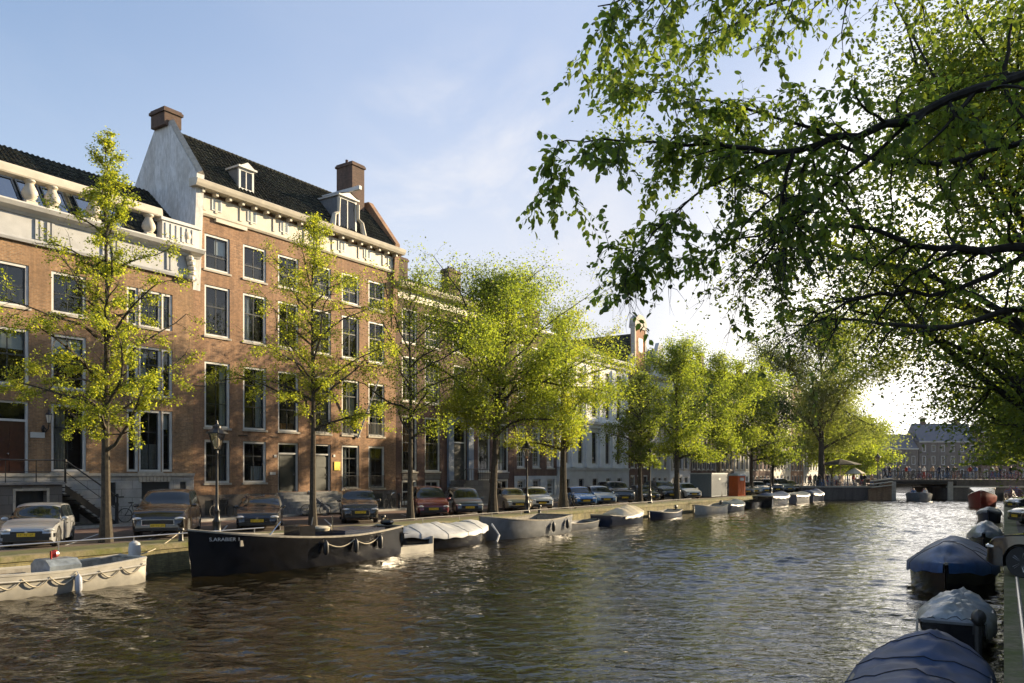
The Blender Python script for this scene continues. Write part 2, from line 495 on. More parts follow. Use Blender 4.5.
SUN_AZ, SUN_EL = R(58), R(15)
sd = Vector((math.sin(SUN_AZ) * math.cos(SUN_EL), math.cos(SUN_AZ) * math.cos(SUN_EL), math.sin(SUN_EL)))
sl = bpy.data.lights.new('sun', 'SUN'); sl.energy = 5.0; sl.angle = R(0.6); sl.color = (1.0, 0.80, 0.52)
so = bpy.data.objects.new('sun', sl); col.objects.link(so)
so.rotation_euler = sd.to_track_quat('Z', 'Y').to_euler(); so.location = (60, 30, 60)

w = bpy.data.worlds.new('World'); scene.world = w; w.use_nodes = True
nt = w.node_tree; N = nt.nodes; L = nt.links
bg = N['Background']; bg.inputs['Strength'].default_value = 0.105
sky = N.new('ShaderNodeTexSky'); sky.sky_type = 'NISHITA'; sky.sun_disc = False
sky.sun_elevation = SUN_EL; sky.sun_rotation = SUN_AZ; sky.altitude = 10
sky.air_density = 1.0; sky.dust_density = 1.2; sky.ozone_density = 2.2
tc = N.new('ShaderNodeTexCoord')
# thin clouds: noise on the direction vector, stretched flat
nrm = N.new('ShaderNodeVectorMath'); nrm.operation = 'NORMALIZE'; L.new(tc.outputs['Generated'], nrm.inputs[0])
sep = N.new('ShaderNodeSeparateXYZ'); L.new(nrm.outputs[0], sep.inputs[0])
dz = N.new('ShaderNodeMath'); dz.operation = 'ADD'; dz.inputs[1].default_value = 0.12; L.new(sep.outputs[2], dz.inputs[0])
dx = N.new('ShaderNodeMath'); dx.operation = 'DIVIDE'; L.new(sep.outputs[0], dx.inputs[0]); L.new(dz.outputs[0], dx.inputs[1])
dy = N.new('ShaderNodeMath'); dy.operation = 'DIVIDE'; L.new(sep.outputs[1], dy.inputs[0]); L.new(dz.outputs[0], dy.inputs[1])
cmb = N.new('ShaderNodeCombineXYZ'); L.new(dx.outputs[0], cmb.inputs[0]); L.new(dy.outputs[0], cmb.inputs[1])
mp = N.new('ShaderNodeMapping'); mp.inputs['Location'].default_value = (2.9, 3.3, 0); mp.inputs['Scale'].default_value = (1.6, 1.0, 1)
mp.inputs['Rotation'].default_value = (0, 0, R(25)); L.new(cmb.outputs[0], mp.inputs[0])
nz = N.new('ShaderNodeTexNoise'); nz.inputs['Scale'].default_value = 1.1; nz.inputs['Detail'].default_value = 9; nz.inputs['Roughness'].default_value = 0.6
nz.inputs['Distortion'].default_value = 0.4; L.new(mp.outputs[0], nz.inputs[0])
cr = N.new('ShaderNodeMapRange'); cr.inputs['From Min'].default_value = 0.46; cr.inputs['From Max'].default_value = 0.64; cr.interpolation_type = 'SMOOTHSTEP'
L.new(nz.outputs[0], cr.inputs[0])
# veil near the horizon, thickest toward the sun
hz = N.new('ShaderNodeMapRange'); hz.inputs['From Min'].default_value = 0.0; hz.inputs['From Max'].default_value = 0.5
hz.inputs['To Min'].default_value = 0.7; hz.inputs['To Max'].default_value = 0.2; L.new(sep.outputs[2], hz.inputs[0])
dot = N.new('ShaderNodeVectorMath'); dot.operation = 'DOT_PRODUCT'; L.new(nrm.outputs[0], dot.inputs[0])
va = Vector((math.sin(R(35)), math.cos(R(35)), 0.12)).normalized(); dot.inputs[1].default_value = va
d2 = N.new('ShaderNodeMapRange'); d2.inputs['From Min'].default_value = 0.35; d2.inputs['From Max'].default_value = 1.0
d2.inputs['To Min'].default_value = 0.0; d2.inputs['To Max'].default_value = 0.62; d2.interpolation_type = 'SMOOTHSTEP'; L.new(dot.outputs['Value'], d2.inputs[0])
ad = N.new('ShaderNodeMath'); ad.operation = 'ADD'; ad.use_clamp = True; L.new(hz.outputs[0], ad.inputs[0]); L.new(d2.outputs[0], ad.inputs[1])
cm = N.new('ShaderNodeMath'); cm.operation = 'MULTIPLY'; cm.inputs[1].default_value = 0.5; 
cdv = N.new('ShaderNodeVectorMath'); cdv.operation = 'DOT_PRODUCT'; L.new(nrm.outputs[0], cdv.inputs[0]); cdv.inputs[1].default_value = Vector((-.04, 1, .33)).normalized()
cdm = N.new('ShaderNodeMapRange'); cdm.inputs['From Min'].default_value = 0.980; cdm.inputs['From Max'].default_value = 0.996; cdm.inputs['To Min'].default_value = 0.08; cdm.inputs['To Max'].default_value = 1.0; L.new(cdv.outputs['Value'], cdm.inputs[0])
cmm = N.new('ShaderNodeMath'); cmm.operation = 'MULTIPLY'; L.new(cr.outputs[0], cmm.inputs[0]); L.new(cdm.outputs[0], cmm.inputs[1])
L.new(cmm.outputs[0], cm.inputs[0])
cmix = N.new('ShaderNodeMix'); cmix.data_type = 'RGBA'; L.new(ad.outputs[0], cmix.inputs[0]); L.new(sky.outputs[0], cmix.inputs[6])
vr = N.new('ShaderNodeMapRange'); vr.inputs['From Min'].default_value = 0.02; vr.inputs['From Max'].default_value = 0.45; L.new(sep.outputs[2], vr.inputs[0])
vc = N.new('ShaderNodeMix'); vc.data_type = 'RGBA'; L.new(vr.outputs[0], vc.inputs[0]); vc.inputs[6].default_value = (3.9, 3.85, 3.8, 1); vc.inputs[7].default_value = (2.15, 2.45, 3.2, 1)
L.new(vc.outputs[2], cmix.inputs[7])
cld = N.new('ShaderNodeMix'); cld.data_type = 'RGBA'; L.new(cm.outputs[0], cld.inputs[0]); L.new(cmix.outputs[2], cld.inputs[6]); cld.inputs[7].default_value = (3.8, 3.7, 3.7, 1)
d3 = N.new('ShaderNodeMapRange'); d3.inputs['From Min'].default_value = 0.84; d3.inputs['From Max'].default_value = 1.0; d3.interpolation_type = 'SMOOTHSTEP'
dt3 = N.new('ShaderNodeVectorMath'); dt3.operation = 'DOT_PRODUCT'; L.new(nrm.outputs[0], dt3.inputs[0]); dt3.inputs[1].default_value = Vector((math.sin(R(35)), math.cos(R(35)), 0.10)).normalized()
L.new(dt3.outputs['Value'], d3.inputs[0])
cm3 = N.new('ShaderNodeMix'); cm3.data_type = 'RGBA'; d3p = N.new('ShaderNodeMath'); d3p.operation = 'POWER'; d3p.inputs[1].default_value = 3.0; L.new(d3.outputs[0], d3p.inputs[0]); L.new(d3p.outputs[0], cm3.inputs[0]); L.new(cld.outputs[2], cm3.inputs[6]); cm3.inputs[7].default_value = (9.5, 9.0, 8.3, 1)
L.new(cm3.outputs[2], bg.inputs['Color'])

scene.view_settings.view_transform = 'Standard'; scene.view_settings.look = 'None'
scene.view_settings.exposure = 1.36; scene.view_settings.gamma = 1; scene.view_settings.use_curve_mapping = False
scene.render.engine = 'CYCLES'
cy = scene.cycles
cy.use_denoising = True; cy.max_bounces = 7; cy.diffuse_bounces = 3; cy.glossy_bounces = 3; cy.transmission_bounces = 3
cy.transparent_max_bounces = 6; cy.caustics_reflective = False; cy.caustics_refractive = False; cy.sample_clamp_indirect = 6
cy.use_adaptive_sampling = True; cy.adaptive_threshold = 0.02; cy.volume_bounces = 0
cy.volume_step_rate = 4

# ------------------------------------------------------------------ water
def water_mat():
    t = NT('canal_water'); p = t.p
    p.inputs['Base Color'].default_value = (0.018, 0.013, 0.004, 1); p.inputs['Roughness'].default_value = 0.03
    p.inputs['IOR'].default_value = 1.5; p.inputs['Specular IOR Level'].default_value = 0.62
    v = t.coord('Object')
    mp1 = t.node('ShaderNodeMapping'); mp1.inputs['Scale'].default_value = (1.0, 1.7, 1); mp1.inputs['Rotation'].default_value = (0, 0, R(12)); t.link(v, mp1.inputs[0])
    n1 = t.noise(2.0, 3, mp1.outputs[0], 0.5); n1.inputs['Distortion'].default_value = 0.6
    mp2 = t.node('ShaderNodeMapping'); mp2.inputs['Scale'].default_value = (1.0, 1.5, 1); mp2.inputs['Rotation'].default_value = (0, 0, R(-20)); t.link(v, mp2.inputs[0])
    n2 = t.noise(6.5, 2, mp2.outputs[0], 0.5); n2.inputs['Distortion'].default_value = 0.4
    n3 = t.noise(0.06, 3, v)
    amp = t.node('ShaderNodeMapRange'); amp.inputs['From Min'].default_value = 0.35; amp.inputs['From Max'].default_value = 0.65
    amp.inputs['To Min'].default_value = 0.55; amp.inputs['To Max'].default_value = 1.2; t.link(n3.outputs[0], amp.inputs[0])
    a = t.node('ShaderNodeMath', operation='MULTIPLY'); t.link(n1.outputs[0], a.inputs[0]); a.inputs[1].default_value = 1.0
    b = t.node('ShaderNodeMath', operation='MULTIPLY_ADD'); t.link(n2.outputs[0], b.inputs[0]); b.inputs[1].default_value = 0.26; t.link(a.outputs[0], b.inputs[2])
    h = t.node('ShaderNodeMath', operation='MULTIPLY'); t.link(b.outputs[0], h.inputs[0]); t.link(amp.outputs[0], h.inputs[1])
    t.bump(h.outputs[0], 1.0, 0.06)
    return t.m


WM = water_mat()
m = MB(); m.quad((-900, -700, -.055), (1500, -700, -.055), (1500, 1800, -.055), (-900, 1800, -.055))
o = m.build('distant_water', WM); tag(o, kind='structure')
def waves():
    rng = np.random.default_rng(12)
    T = np.concatenate([np.arange(0, 52, .085), np.arange(52, 150, .17)]); Nn = np.arange(-1.5, 25.5, .085)
    tt, nn = np.meshgrid(T, Nn, indexing='ij')
    X = tt * SN - nn * CN; Y = tt * CN + nn * SN; Z = np.zeros_like(X)
    ph0 = .8 * np.sin(X * .11 + 1.3) + .7 * np.sin(Y * .083 + X * .05)
    for k in range(46):
        lam = .30 * (1.5 / .30) ** rng.random() if k < 36 else rng.uniform(2.5, 5)
        a = R(75) + rng.normal(0, .75); kk = 2 * PI / lam
        amp = .0062 * lam * rng.uniform(.6, 1.2)
        if k >= 36: amp = .0022
        Z += amp * np.sin(kk * (X * math.cos(a) + Y * math.sin(a)) + rng.uniform(0, 6.28) + ph0 * (1 + .6 * rng.random()) * 1.2)
    calm = .72 + .38 * np.sin(X * .23 + .7 * np.sin(Y * .11)) * np.sin(Y * .17 + 2 + np.sin(X * .13))
    Z = Z * calm; Z = Z + .25 * np.abs(Z) 
    nt_, nq = X.shape
    V = np.stack([X, Y, Z], -1).reshape(-1, 3).astype(np.float32)
    i = np.arange(nt_ * nq, dtype=np.int32).reshape(nt_, nq)
    F = np.stack([i[:-1, :-1], i[1:, :-1], i[1:, 1:], i[:-1, 1:]], -1).reshape(-1, 4)[:, ::-1]
    me = bpy.data.meshes.new('canal_water'); me.vertices.add(len(V)); me.vertices.foreach_set('co', V.ravel())
    me.loops.add(F.size); me.loops.foreach_set('vertex_index', np.ascontiguousarray(F).ravel()); me.polygons.add(len(F))
    me.polygons.foreach_set('loop_start', np.arange(0, F.size, 4, dtype=np.int32)); me.polygons.foreach_set('loop_total', np.full(len(F), 4, np.int32))
    me.polygons.foreach_set('use_smooth', np.ones(len(F), bool)); me.materials.append(WM); me.update(calc_edges=True)
    if me.polygons[0].normal.z < 0: me.flip_normals()
    return tag(link('canal_water', me), kind='structure')
waves()

# ------------------------------------------------------------------ ground with the canal left open
def QL(y, n=25.1):   # left quay edge, world point at depth y
    t = (y - n * SN) / CN
    return P(t, n)
def QR(y): return Vector((0.615 * y, y, 0))
BRY = 102.0          # near face of the bridge
a0, a1 = 48.6, 55.5  # bridge opening in x
def poly_obj(name, pts, z, m_, base=-0.6, kind='structure', side=True):
    b = MB()
    b.poly([(p[0], p[1], z) for p in pts])
    if side:
        for i in range(len(pts)):
            p, q = pts[i], pts[(i + 1) % len(pts)]
            b.quad((p[0], p[1], base), (q[0], q[1], base), (q[0], q[1], z), (p[0], p[1], z))
    o = b.build(name, m_)
    if kind: tag(o, kind=kind)
    return o

L0, L1 = QL(-260), QL(BRY - 0.01)
END = 205.0
g = MB()
# left bank, beyond the canal's bend and the right bank make one sheet
left = [(-3000, -3000), (L0[0], -3000), (L0[0], L0[1]), (L1[0], L1[1]), (a0, BRY), (a0 + 3, BRY + 9), (a0 + 40, END), (-3000, END)]
right = [(QR(-260)[0], -3000), (3000, -3000), (3000, END), (a1 + 52, END), (a1 + 3, BRY + 9), (a1, BRY), (QR(BRY)[0], BRY), (QR(-260)[0], -260)]
far = [(-3000, END), (3000, END), (3000, 4000), (-3000, 4000)]
for pl in (left, right, far): g.poly([(x, y, SZ - 0.012) for x, y in pl])
o = g.build('ground', M['ground']); tag(o, kind='structure')

# quay walls: real walls with coping, 0.5 m thick, tops 4 mm over the ground
def quay(name, pts, inward, label):
    root = empty(name, label, 'quay wall', (0, 0, 0))
    b = MB(); c = MB()
    for i in range(len(pts) - 1):
        p, q = Vector((*pts[i], 0)), Vector((*pts[i + 1], 0)); d = (q - p).normalized(); nn = Vector((-d.y, d.x, 0)) * inward
        for bb, o0, o1, z0, z1 in ((b, 0.04, 0.55, -1.0, SZ - 0.16), (c, 0.0, 0.5, SZ - 0.16, SZ + 0.012)):
            A = p + nn * o0; B = q + nn * o0; C_ = q + nn * o1; D = p + nn * o1
            lo = [(v.x, v.y, z0) for v in (A, B, C_, D)]; hi = [(v.x, v.y, z1) for v in (A, B, C_, D)]
            bb.grid([lo, hi], close=True); bb.poly(hi)
    me = b.build('wall', M['quay'], root).data; weld(me)
    weld(c.build('coping', M['coping'], root).data)
    return root
def pxy(v): return (v[0], v[1])
quay('left_quay_wall', [pxy(QL(y)) for y in (-260, 10, 60, BRY - 0.6)], 1, 'long mossy brick quay wall below the parked cars on the house side')
quay('right_quay_wall', [pxy(QR(y)) for y in (-260, 10, 60, BRY - 0.6)], -1, 'near stone quay wall at the right edge beside the covered boats')

def strip(name, n0, n1, m_, dz, t0=-260, t1=330):
    b = MB(); ps = [P(t0, n0), P(t1, n0), P(t1, n1), P(t0, n1)]
    b.quad(*[(t0, n0, 0), (t1, n0, 0), (t1, n1, 0), (t0, n1, 0)])
    o = b.build(name, m_, loc=(0, 0, SZ + dz), rz=RZ); return tag(o, kind='structure')
strip('quay_verge', 25.62, 27.0, M['earth'], -0.004, t1=104)
strip('parking_strip', 27.0, 32.3, M['parking'], -0.004, t1=104)
strip('road', 32.3, 35.2, M['road'], -0.004)
b = MB(); b.box(-260, 330, 35.2, 35.36, -0.1, 0.115); tag(b.build('kerb', M['kerb'], loc=(0, 0, SZ), rz=RZ), kind='structure')
b = MB(); b.box(-260, 330, 35.36, 36.95, -0.1, 0.105); tag(b.build('pavement', M['pave'], loc=(0, 0, SZ), rz=RZ), kind='structure')
b = MB()
for k in range(40): b.box(-10 + 2.9 * k, -9.92 + 2.9 * k, 27.4, 32.0, 0.0, 0.004, )
S0 = Matrix.Identity(4)
# slanted bay markings
b = MB()
for k in range(34):
    t = 2 + 4.9 * k * 0.62
    b.quad((t, 27.6, 0), (t + .1, 27.6, 0), (t + 3.6, 31.8, 0), (t + 3.5, 31.8, 0))
tag(b.build('parking_bay_lines', M['line'], loc=(0, 0, SZ + 0.001), rz=RZ), kind='structure')
# right bank street
b = MB()
ps = [(QR(-200)[0] + .6, -200), (QR(-200)[0] + 12, -200), (QR(BRY)[0] + 12, BRY), (QR(BRY)[0] + .6, BRY)]
b.poly([(x, y, SZ - 0.004) for x, y in ps]); tag(b.build('right_street', M['parking']), kind='structure')

# ------------------------------------------------------------------ house kit
WIN = {}
CR = random.Random(21)


def win_meshes(w_, h_, st):
    """st: (cols, rows_upper, rows_lower, split, frame colour, sash colour)"""
    key = (round(w_, 2), round(h_, 2), st)
    if key in WIN: return WIN[key]
    cols, ru, rl, split, fc, sc = st
    fr = MB(); fr.mi = 0
    fw = 0.12
    y0, y1 = 0.05, 0.20
    fr.box(0, fw, y0, y1, 0, h_); fr.box(w_ - fw, w_, y0, y1, 0, h_); fr.box(fw, w_ - fw, y0, y1, h_ - fw, h_); fr.box(fw, w_ - fw, y0, y1, 0, fw * .8)
    fr.mi = 1
    sw = 0.055; a, b_ = y0 + .08, y0 + .125
    x0, x1, z0, z1 = fw, w_ - fw, fw * .8, h_ - fw
    zs = z0 + (z1 - z0) * split
    fr.box(x0, x0 + sw, a, b_, z0, z1); fr.box(x1 - sw, x1, a, b_, z0, z1)
    fr.box(x0 + sw, x1 - sw, a, b_, z0, z0 + sw); fr.box(x0 + sw, x1 - sw, a, b_, z1 - sw, z1)
    if 0 < split < 1: fr.box(x0 + sw, x1 - sw, a - .012, b_, zs - sw * .6, zs + sw * .6)
    mt = 0.03 if cols > 2 else 0.045
    for c in range(1, cols):
        xx = x0 + (x1 - x0) * c / cols
        fr.box(xx - mt / 2, xx + mt / 2, a + .005, b_ - .005, z0 + sw, z1 - sw)
    for (lo, hi, nr) in ((z0, zs, rl), (zs, z1, ru)):
        for r in range(1, nr):
            zz = lo + (hi - lo) * r / nr
            fr.box(x0 + sw, x1 - sw, a + .008, b_ - .008, zz - mt / 2, zz + mt / 2)
    fm = fr.mesh('window', [M[fc], M[sc]])
    g_ = MB(); g_.quad((x0, y0 + .105, z0), (x1, y0 + .105, z0), (x1, y0 + .105, z1), (x0, y0 + .105, z1)); gm = g_.mesh('pane', M['glass'])
    s_ = MB(); s_.box(-.07, w_ + .07, -.07, .12, -.11, -.003); sm = s_.mesh('sill', M['stone'])
    WIN[key] = (fm, gm, sm)
    return WIN[key]


ST_DARK = (2, 1, 1, 0.66, 'white', 'sashdark')
ST_TALL = (2, 1, 2, 0.72, 'white', 'sashdark')
ST_W = (3, 3, 3, 0.5, 'white', 'white')
ST_WT = (3, 4, 4, 0.5, 'white', 'white')
ST_ONE = (1, 1, 1, 0.62, 'white', 'sashdark')


def house(name, label, t0, t1, H, wall, wins, n=36.9, depth=9.0, cat='house', left_wall=None, group=None, base=None):
    """wins: list of dict(x0,x1,z0,z1,st,kind). x in street t coordinates"""
    W = t1 - t0
    root = empty(name, label, cat, P(t0, n, SZ), RZ, group)
    ops = [(w_['x0'] - t0, w_['x1'] - t0, w_['z0'], w_['z1']) for w_ in wins]
    xs = sorted({0, W, *[round(o[0], 3) for o in ops], *[round(o[1], 3) for o in ops]})
    zs = sorted({0, H, *[round(o[2], 3) for o in ops], *[round(o[3], 3) for o in ops]})
    b = MB()
    for i in range(len(xs) - 1):
        for j in range(len(zs) - 1):
            cx, cz = (xs[i] + xs[i + 1]) / 2, (zs[j] + zs[j + 1]) / 2
            if any(o[0] < cx < o[1] and o[2] < cz < o[3] for o in ops): continue
            b.quad((xs[i], 0, zs[j]), (xs[i + 1], 0, zs[j]), (xs[i + 1], 0, zs[j + 1]), (xs[i], 0, zs[j + 1]))
    D = 0.24
    for x0, x1, z0, z1 in ops:
        b.quad((x0, 0, z0), (x0, 0, z1), (x0, D, z1), (x0, D, z0)); b.quad((x1, 0, z0), (x1, D, z0), (x1, D, z1), (x1, 0, z1))
        b.quad((x0, 0, z0), (x0, D, z0), (x1, D, z0), (x1, 0, z0)); b.quad((x0, 0, z1), (x1, 0, z1), (x1, D, z1), (x0, D, z1))
    b.quad((0, depth, 0), (0, 0, 0), (0, 0, H), (0, depth, H)); b.quad((W, 0, 0), (W, depth, 0), (W, depth, H), (W, 0, H))
    b.quad((W, depth, 0), (0, depth, 0), (0, depth, H), (W, depth, H)); b.quad((0, 0, H), (W, 0, H), (W, depth, H), (0, depth, H))
    b.build('wall', M[wall], root)
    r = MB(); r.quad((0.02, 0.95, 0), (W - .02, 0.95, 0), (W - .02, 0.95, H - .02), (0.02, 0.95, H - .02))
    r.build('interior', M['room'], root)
    for k, w_ in enumerate(wins):
        ww, hh = w_['x1'] - w_['x0'], w_['z1'] - w_['z0']
        if w_.get('kind') in ('door', 'hole'):
            if w_['kind'] == 'door': door(root, w_['x0'] - t0, w_['z0'], ww, hh, w_)
            continue
        fm, gm, sm = win_meshes(ww, hh, w_.get('st', ST_DARK))
        fo = link('window', fm, root, (w_['x0'] - t0, 0, w_['z0']))
        link('pane', gm, fo)
        if w_.get('sill', True): link('sill', sm, fo)
        cu = w_.get('cu')
        if not cu and CR.random() < .45: cu = CR.choice(((.04, .28, .02, .95, 'curtaindim'), (.72, .96, .02, .95, 'curtaindim'), (.04, .96, .7, .95, 'blind'), (.04, .96, .02, .45, 'curtaindim'), (.04, .5, .02, .95, 'curtaindim'), (.1, .9, .02, .14, 'roomwarm')))
        if cu:
            c = MB(); f0, f1, g0, g1, mm = cu      # fractions of width / height
            nn = 14; rows = []
            if mm == 'blind':
                c.box(f0 * ww, f1 * ww, .26, .265, g0 * hh, g1 * hh)
            else:
                top = []; bot = []
                for q in range(nn + 1):
                    x = (f0 + (f1 - f0) * q / nn) * ww; y = .34 + .03 * math.sin(q * 2.6 + k)
                    top.append((x, y, g1 * hh)); bot.append((x, y, g0 * hh))
                c.grid([bot, top])
            c.build('curtain' if mm != 'blind' else 'blind', M[mm], fo)
    return root


def door(root, x, z, w_, h_, spec):
    mm = spec.get('m', 'doorblack'); fan = spec.get('fan', 0.22)
    f = MB(); fw = .1; zf = h_ * (1 - fan)
    f.box(0, fw, .08, .2, 0, h_); f.box(w_ - fw, w_, .08, .2, 0, h_); f.box(fw, w_ - fw, .08, .2, h_ - fw, h_); f.box(fw, w_ - fw, .08, .2, zf - .05, zf + .05)
    fo = f.build('door_frame', M['white'], root, loc=(x, 0, z))
    g_ = MB(); g_.quad((fw, .15, zf + .05), (w_ - fw, .15, zf + .05), (w_ - fw, .15, h_ - fw), (fw, .15, h_ - fw)); g_.build('fanlight', M['glass'], fo)
    d = MB(); d.box(fw, w_ - fw, .16, .21, 0, zf - .05)
    nl = spec.get('leaves', 1)
    for q in range(nl):
        a = fw + (w_ - 2 * fw) * q / nl; bb = fw + (w_ - 2 * fw) * (q + 1) / nl
        for (u0, u1) in ((.06, .32), (.37, .62), (.67, .95)):
            d.box(a + .1, bb - .1, .135, .16, u0 * (zf - .05), u1 * (zf - .05))
    do = d.build('door', M[mm], root, loc=(x, 0, z))
    k = MB(); k.ellipsoid((w_ * (.52 if nl > 1 else .82), .11, (zf) * .45), (.035, .035, .035), 8, 5); k.build('handle', M['chrome'], do)


def cornice(root, W, z, pr, m_='white', name='cornice', over=0.25, y=0.0):
    b = MB(); b.prof([(yy + y, zz + z) for yy, zz in pr], -over, W + over)
    return b.build(name, M[m_], root)


def rows(cols_, floors, st=ST_DARK, **kw):
    out = []
    for (z0, z1, *rest) in floors:
        s = rest[0] if rest else st
        for c in cols_:
            d = dict(x0=c[0], x1=c[1], z0=z0, z1=z1, st=s); d.update(kw); out.append(d)
    return out


def pitched_roof(root, W, H, rd, rise, m_='tile', depth=6.0, y0=0.0, x0=0.0):
    b = MB()
    A = (x0, y0, H); B = (W, y0, H); C_ = (W, rd, H + rise); D = (x0, rd, H + rise); E_ = (W, depth, H); F_ = (x0, depth, H)
    b.quad(A, B, C_, D); b.quad(D, C_, E_, F_)
    b.tri(A, D, F_); b.tri(B, E_, C_)
    return b.build('roof', M[m_], root)


def chimney(root, x, y, z0, z1, wx=.8, wy=.6, pots=2, m_='brickchim'):
    b = MB(); b.box(x - wx / 2, x + wx / 2, y - wy / 2, y + wy / 2, z0, z1 - .25)
    b.box(x - wx / 2 - .08, x + wx / 2 + .08, y - wy / 2 - .08, y + wy / 2 + .08, z1 - .25, z1 - .1)
    b.box(x - wx / 2 - .02, x + wx / 2 + .02, y - wy / 2 - .02, y + wy / 2 + .02, z1 - .1, z1)
    o = b.build('chimney', M[m_], root)
    if pots:
        p = MB()
        for q in range(pots): p.lathe([(.1, 0), (.09, .25), (.11, .27)], (x + (q - (pots - 1) / 2) * .35, y, z1), 8)
        p.build('chimney_pot', M['brickchim'], o)
    return o


CORN = [(0, 0), (-.12, 0), (-.16, .12), (-.42, .2), (-.5, .34), (-.5, .42), (0, .46)]
BAND = [(0, 0), (-.06, 0), (-.1, .06), (-.1, .14), (0, .17)]

# ---- B1: ochre brick house with stone plinth, white frieze and balustrade of vases
t0, t1 = 9.4, 25.5
cA = (15.75, 17.41); cB = (18.35, 19.92); cC = (21.88, 24.32); cY = (13.1, 14.7); cX = (10.5, 12.1)
TRI = (4, 1, 1, 0.7, 'white', 'sashdark')
w1 = []
for cc in (cX, cY, cA, cB):
    w1.append(dict(x0=cc[0], x1=cc[1], z0=9.65, z1=11.5, st=(2, 1, 1, .48, 'white', 'sashdark')))
    w1.append(dict(x0=cc[0], x1=cc[1], z0=6.25, z1=8.7, st=(2, 1, 1, .55, 'white', 'sashdark'), cu=(.06, .94, .64, .95, 'blind') if cc in (cA, cB) else None))
for cc in (cX, cY, cB):
    w1.append(dict(x0=cc[0], x1=cc[1], z0=2.52, z1=5.57, st=(2, 1, 1, .66, 'white', 'sashdark')))
w1.append(dict(x0=cA[0], x1=cA[1], z0=2.08, z1=5.57, kind='door', fan=.24, leaves=2, m='doorbrown'))
for z0, z1 in ((9.65, 11.5), (6.25, 8.7), (2.52, 5.57)):
    w1.append(dict(x0=cC[0], x1=cC[0] + .6, z0=z0, z1=z1, st=ST_ONE, sill=False))
    w1.append(dict(x0=cC[0] + .62, x1=cC[1] - .62, z0=z0, z1=z1, st=ST_DARK, cu=(0.0, .5, .1, .95, 'curtain') if z0 == 6.25 else None))
    w1.append(dict(x0=cC[1] - .6, x1=cC[1], z0=z0, z1=z1, st=ST_ONE, sill=False))
B1 = house('canal_house', 'ochre brick house with a white frieze, vase balustrade and black entrance stair', t0, t1, 14.0, 'brick1', w1, depth=10)
W = t1 - t0
# plinth, with real openings
b = MB()
def holes_wall(b, xs_, zs_, ops, y, D):
    xs = sorted({*xs_, *[o[0] for o in ops], *[o[1] for o in ops]}); zs = sorted({*zs_, *[o[2] for o in ops], *[o[3] for o in ops]})
    for i in range(len(xs) - 1):
        for j in range(len(zs) - 1):
            cx, cz = (xs[i] + xs[i + 1]) / 2, (zs[j] + zs[j + 1]) / 2
            if any(o[0] < cx < o[1] and o[2] < cz < o[3] for o in ops): continue
            b.quad((xs[i], y, zs[j]), (xs[i + 1], y, zs[j]), (xs[i + 1], y, zs[j + 1]), (xs[i], y, zs[j + 1]))
    for x0, x1, z0, z1 in ops:
        b.quad((x0, y, z0), (x0, y, z1), (x0, y + D, z1), (x0, y + D, z0)); b.quad((x1, y, z0), (x1, y + D, z0), (x1, y + D, z1), (x1, y, z1))
        b.quad((x0, y, z0), (x0, y + D, z0), (x1, y + D, z0), (x1, y, z0)); b.quad((x0, y, z1), (x1, y, z1), (x1, y + D, z1), (x0, y + D, z1))
pl_ops = [(12.0, 13.6, .15, 1.75), (20.85 - t0 + 0, 21.3 - t0, .9, 2.0), (22.6 - t0, 24.1 - t0, .12, 2.0), (24.7 - t0, 25.05 - t0, 1.1, 2.0), (2.0, 3.0, .6, 1.7), (18.5 - t0, 19.6 - t0, .2, 1.5)]
pl_ops[0] = (4.4, 5.4, .6, 1.7)
holes_wall(b, [0, W - .003], [0, 2.42], pl_ops, -.07, .065)
b.quad((W - .003, -.07, 0), (W - .003, 0, 0), (W - .003, 0, 2.42), (W - .003, -.07, 2.42)); b.quad((0, -.07, 2.42), (W, -.07, 2.42), (W, 0, 2.42), (0, 0, 2.42))
b.build('plinth', M['plinth'], B1)
for o_ in pl_ops:
    b = MB(); b.quad((o_[0], -.004, o_[2]), (o_[1], -.004, o_[2]), (o_[1], -.004, o_[3]), (o_[0], -.004, o_[3])); b.build('basement_window', M['sashdark'], B1)
b = MB(); b.box(0, W, -.14, -.07, 2.30, 2.44)
for k in range(9): b.box(13.05 + .19 * k, 13.05 + .19 * k + .16, -.1, -.07, 2.02, 2.28)
b.build('plinth_band', M['stone'], B1)
# entablature
b = MB(); b.box(0, W, -.10, 0, 12.62, 13.62); b.prof([(-.0, 12.45), (-.16, 12.45), (-.2, 12.56), (-.14, 12.66), (0, 12.68)], 0, W + .1)
for tt in (17.6, 18.1, 20.6, 21.1, 23.9, 14.4, 14.9):
    b.box(tt - t0, tt - t0 + .12, -.16, -.10, 12.7, 13.55); b.box(tt - t0 + .2, tt - t0 + .32, -.16, -.10, 12.7, 13.55)
b.build('frieze', M['friezeshade'], B1)
cornice(B1, W, 13.62, [(0, 0), (-.16, 0), (-.25, .12), (-.55, .2), (-.66, .36), (-.66, .42), (0, .46)], 'white', over=.3)
b = MB()   # carved corner console
for q in range(5): b.ellipsoid((W - .3 + .07 * math.sin(q), -.22, 12.5 + .25 * q), (.22, .2, .2), 8, 5)
b.build('corner_carving', M['cream'], B1)
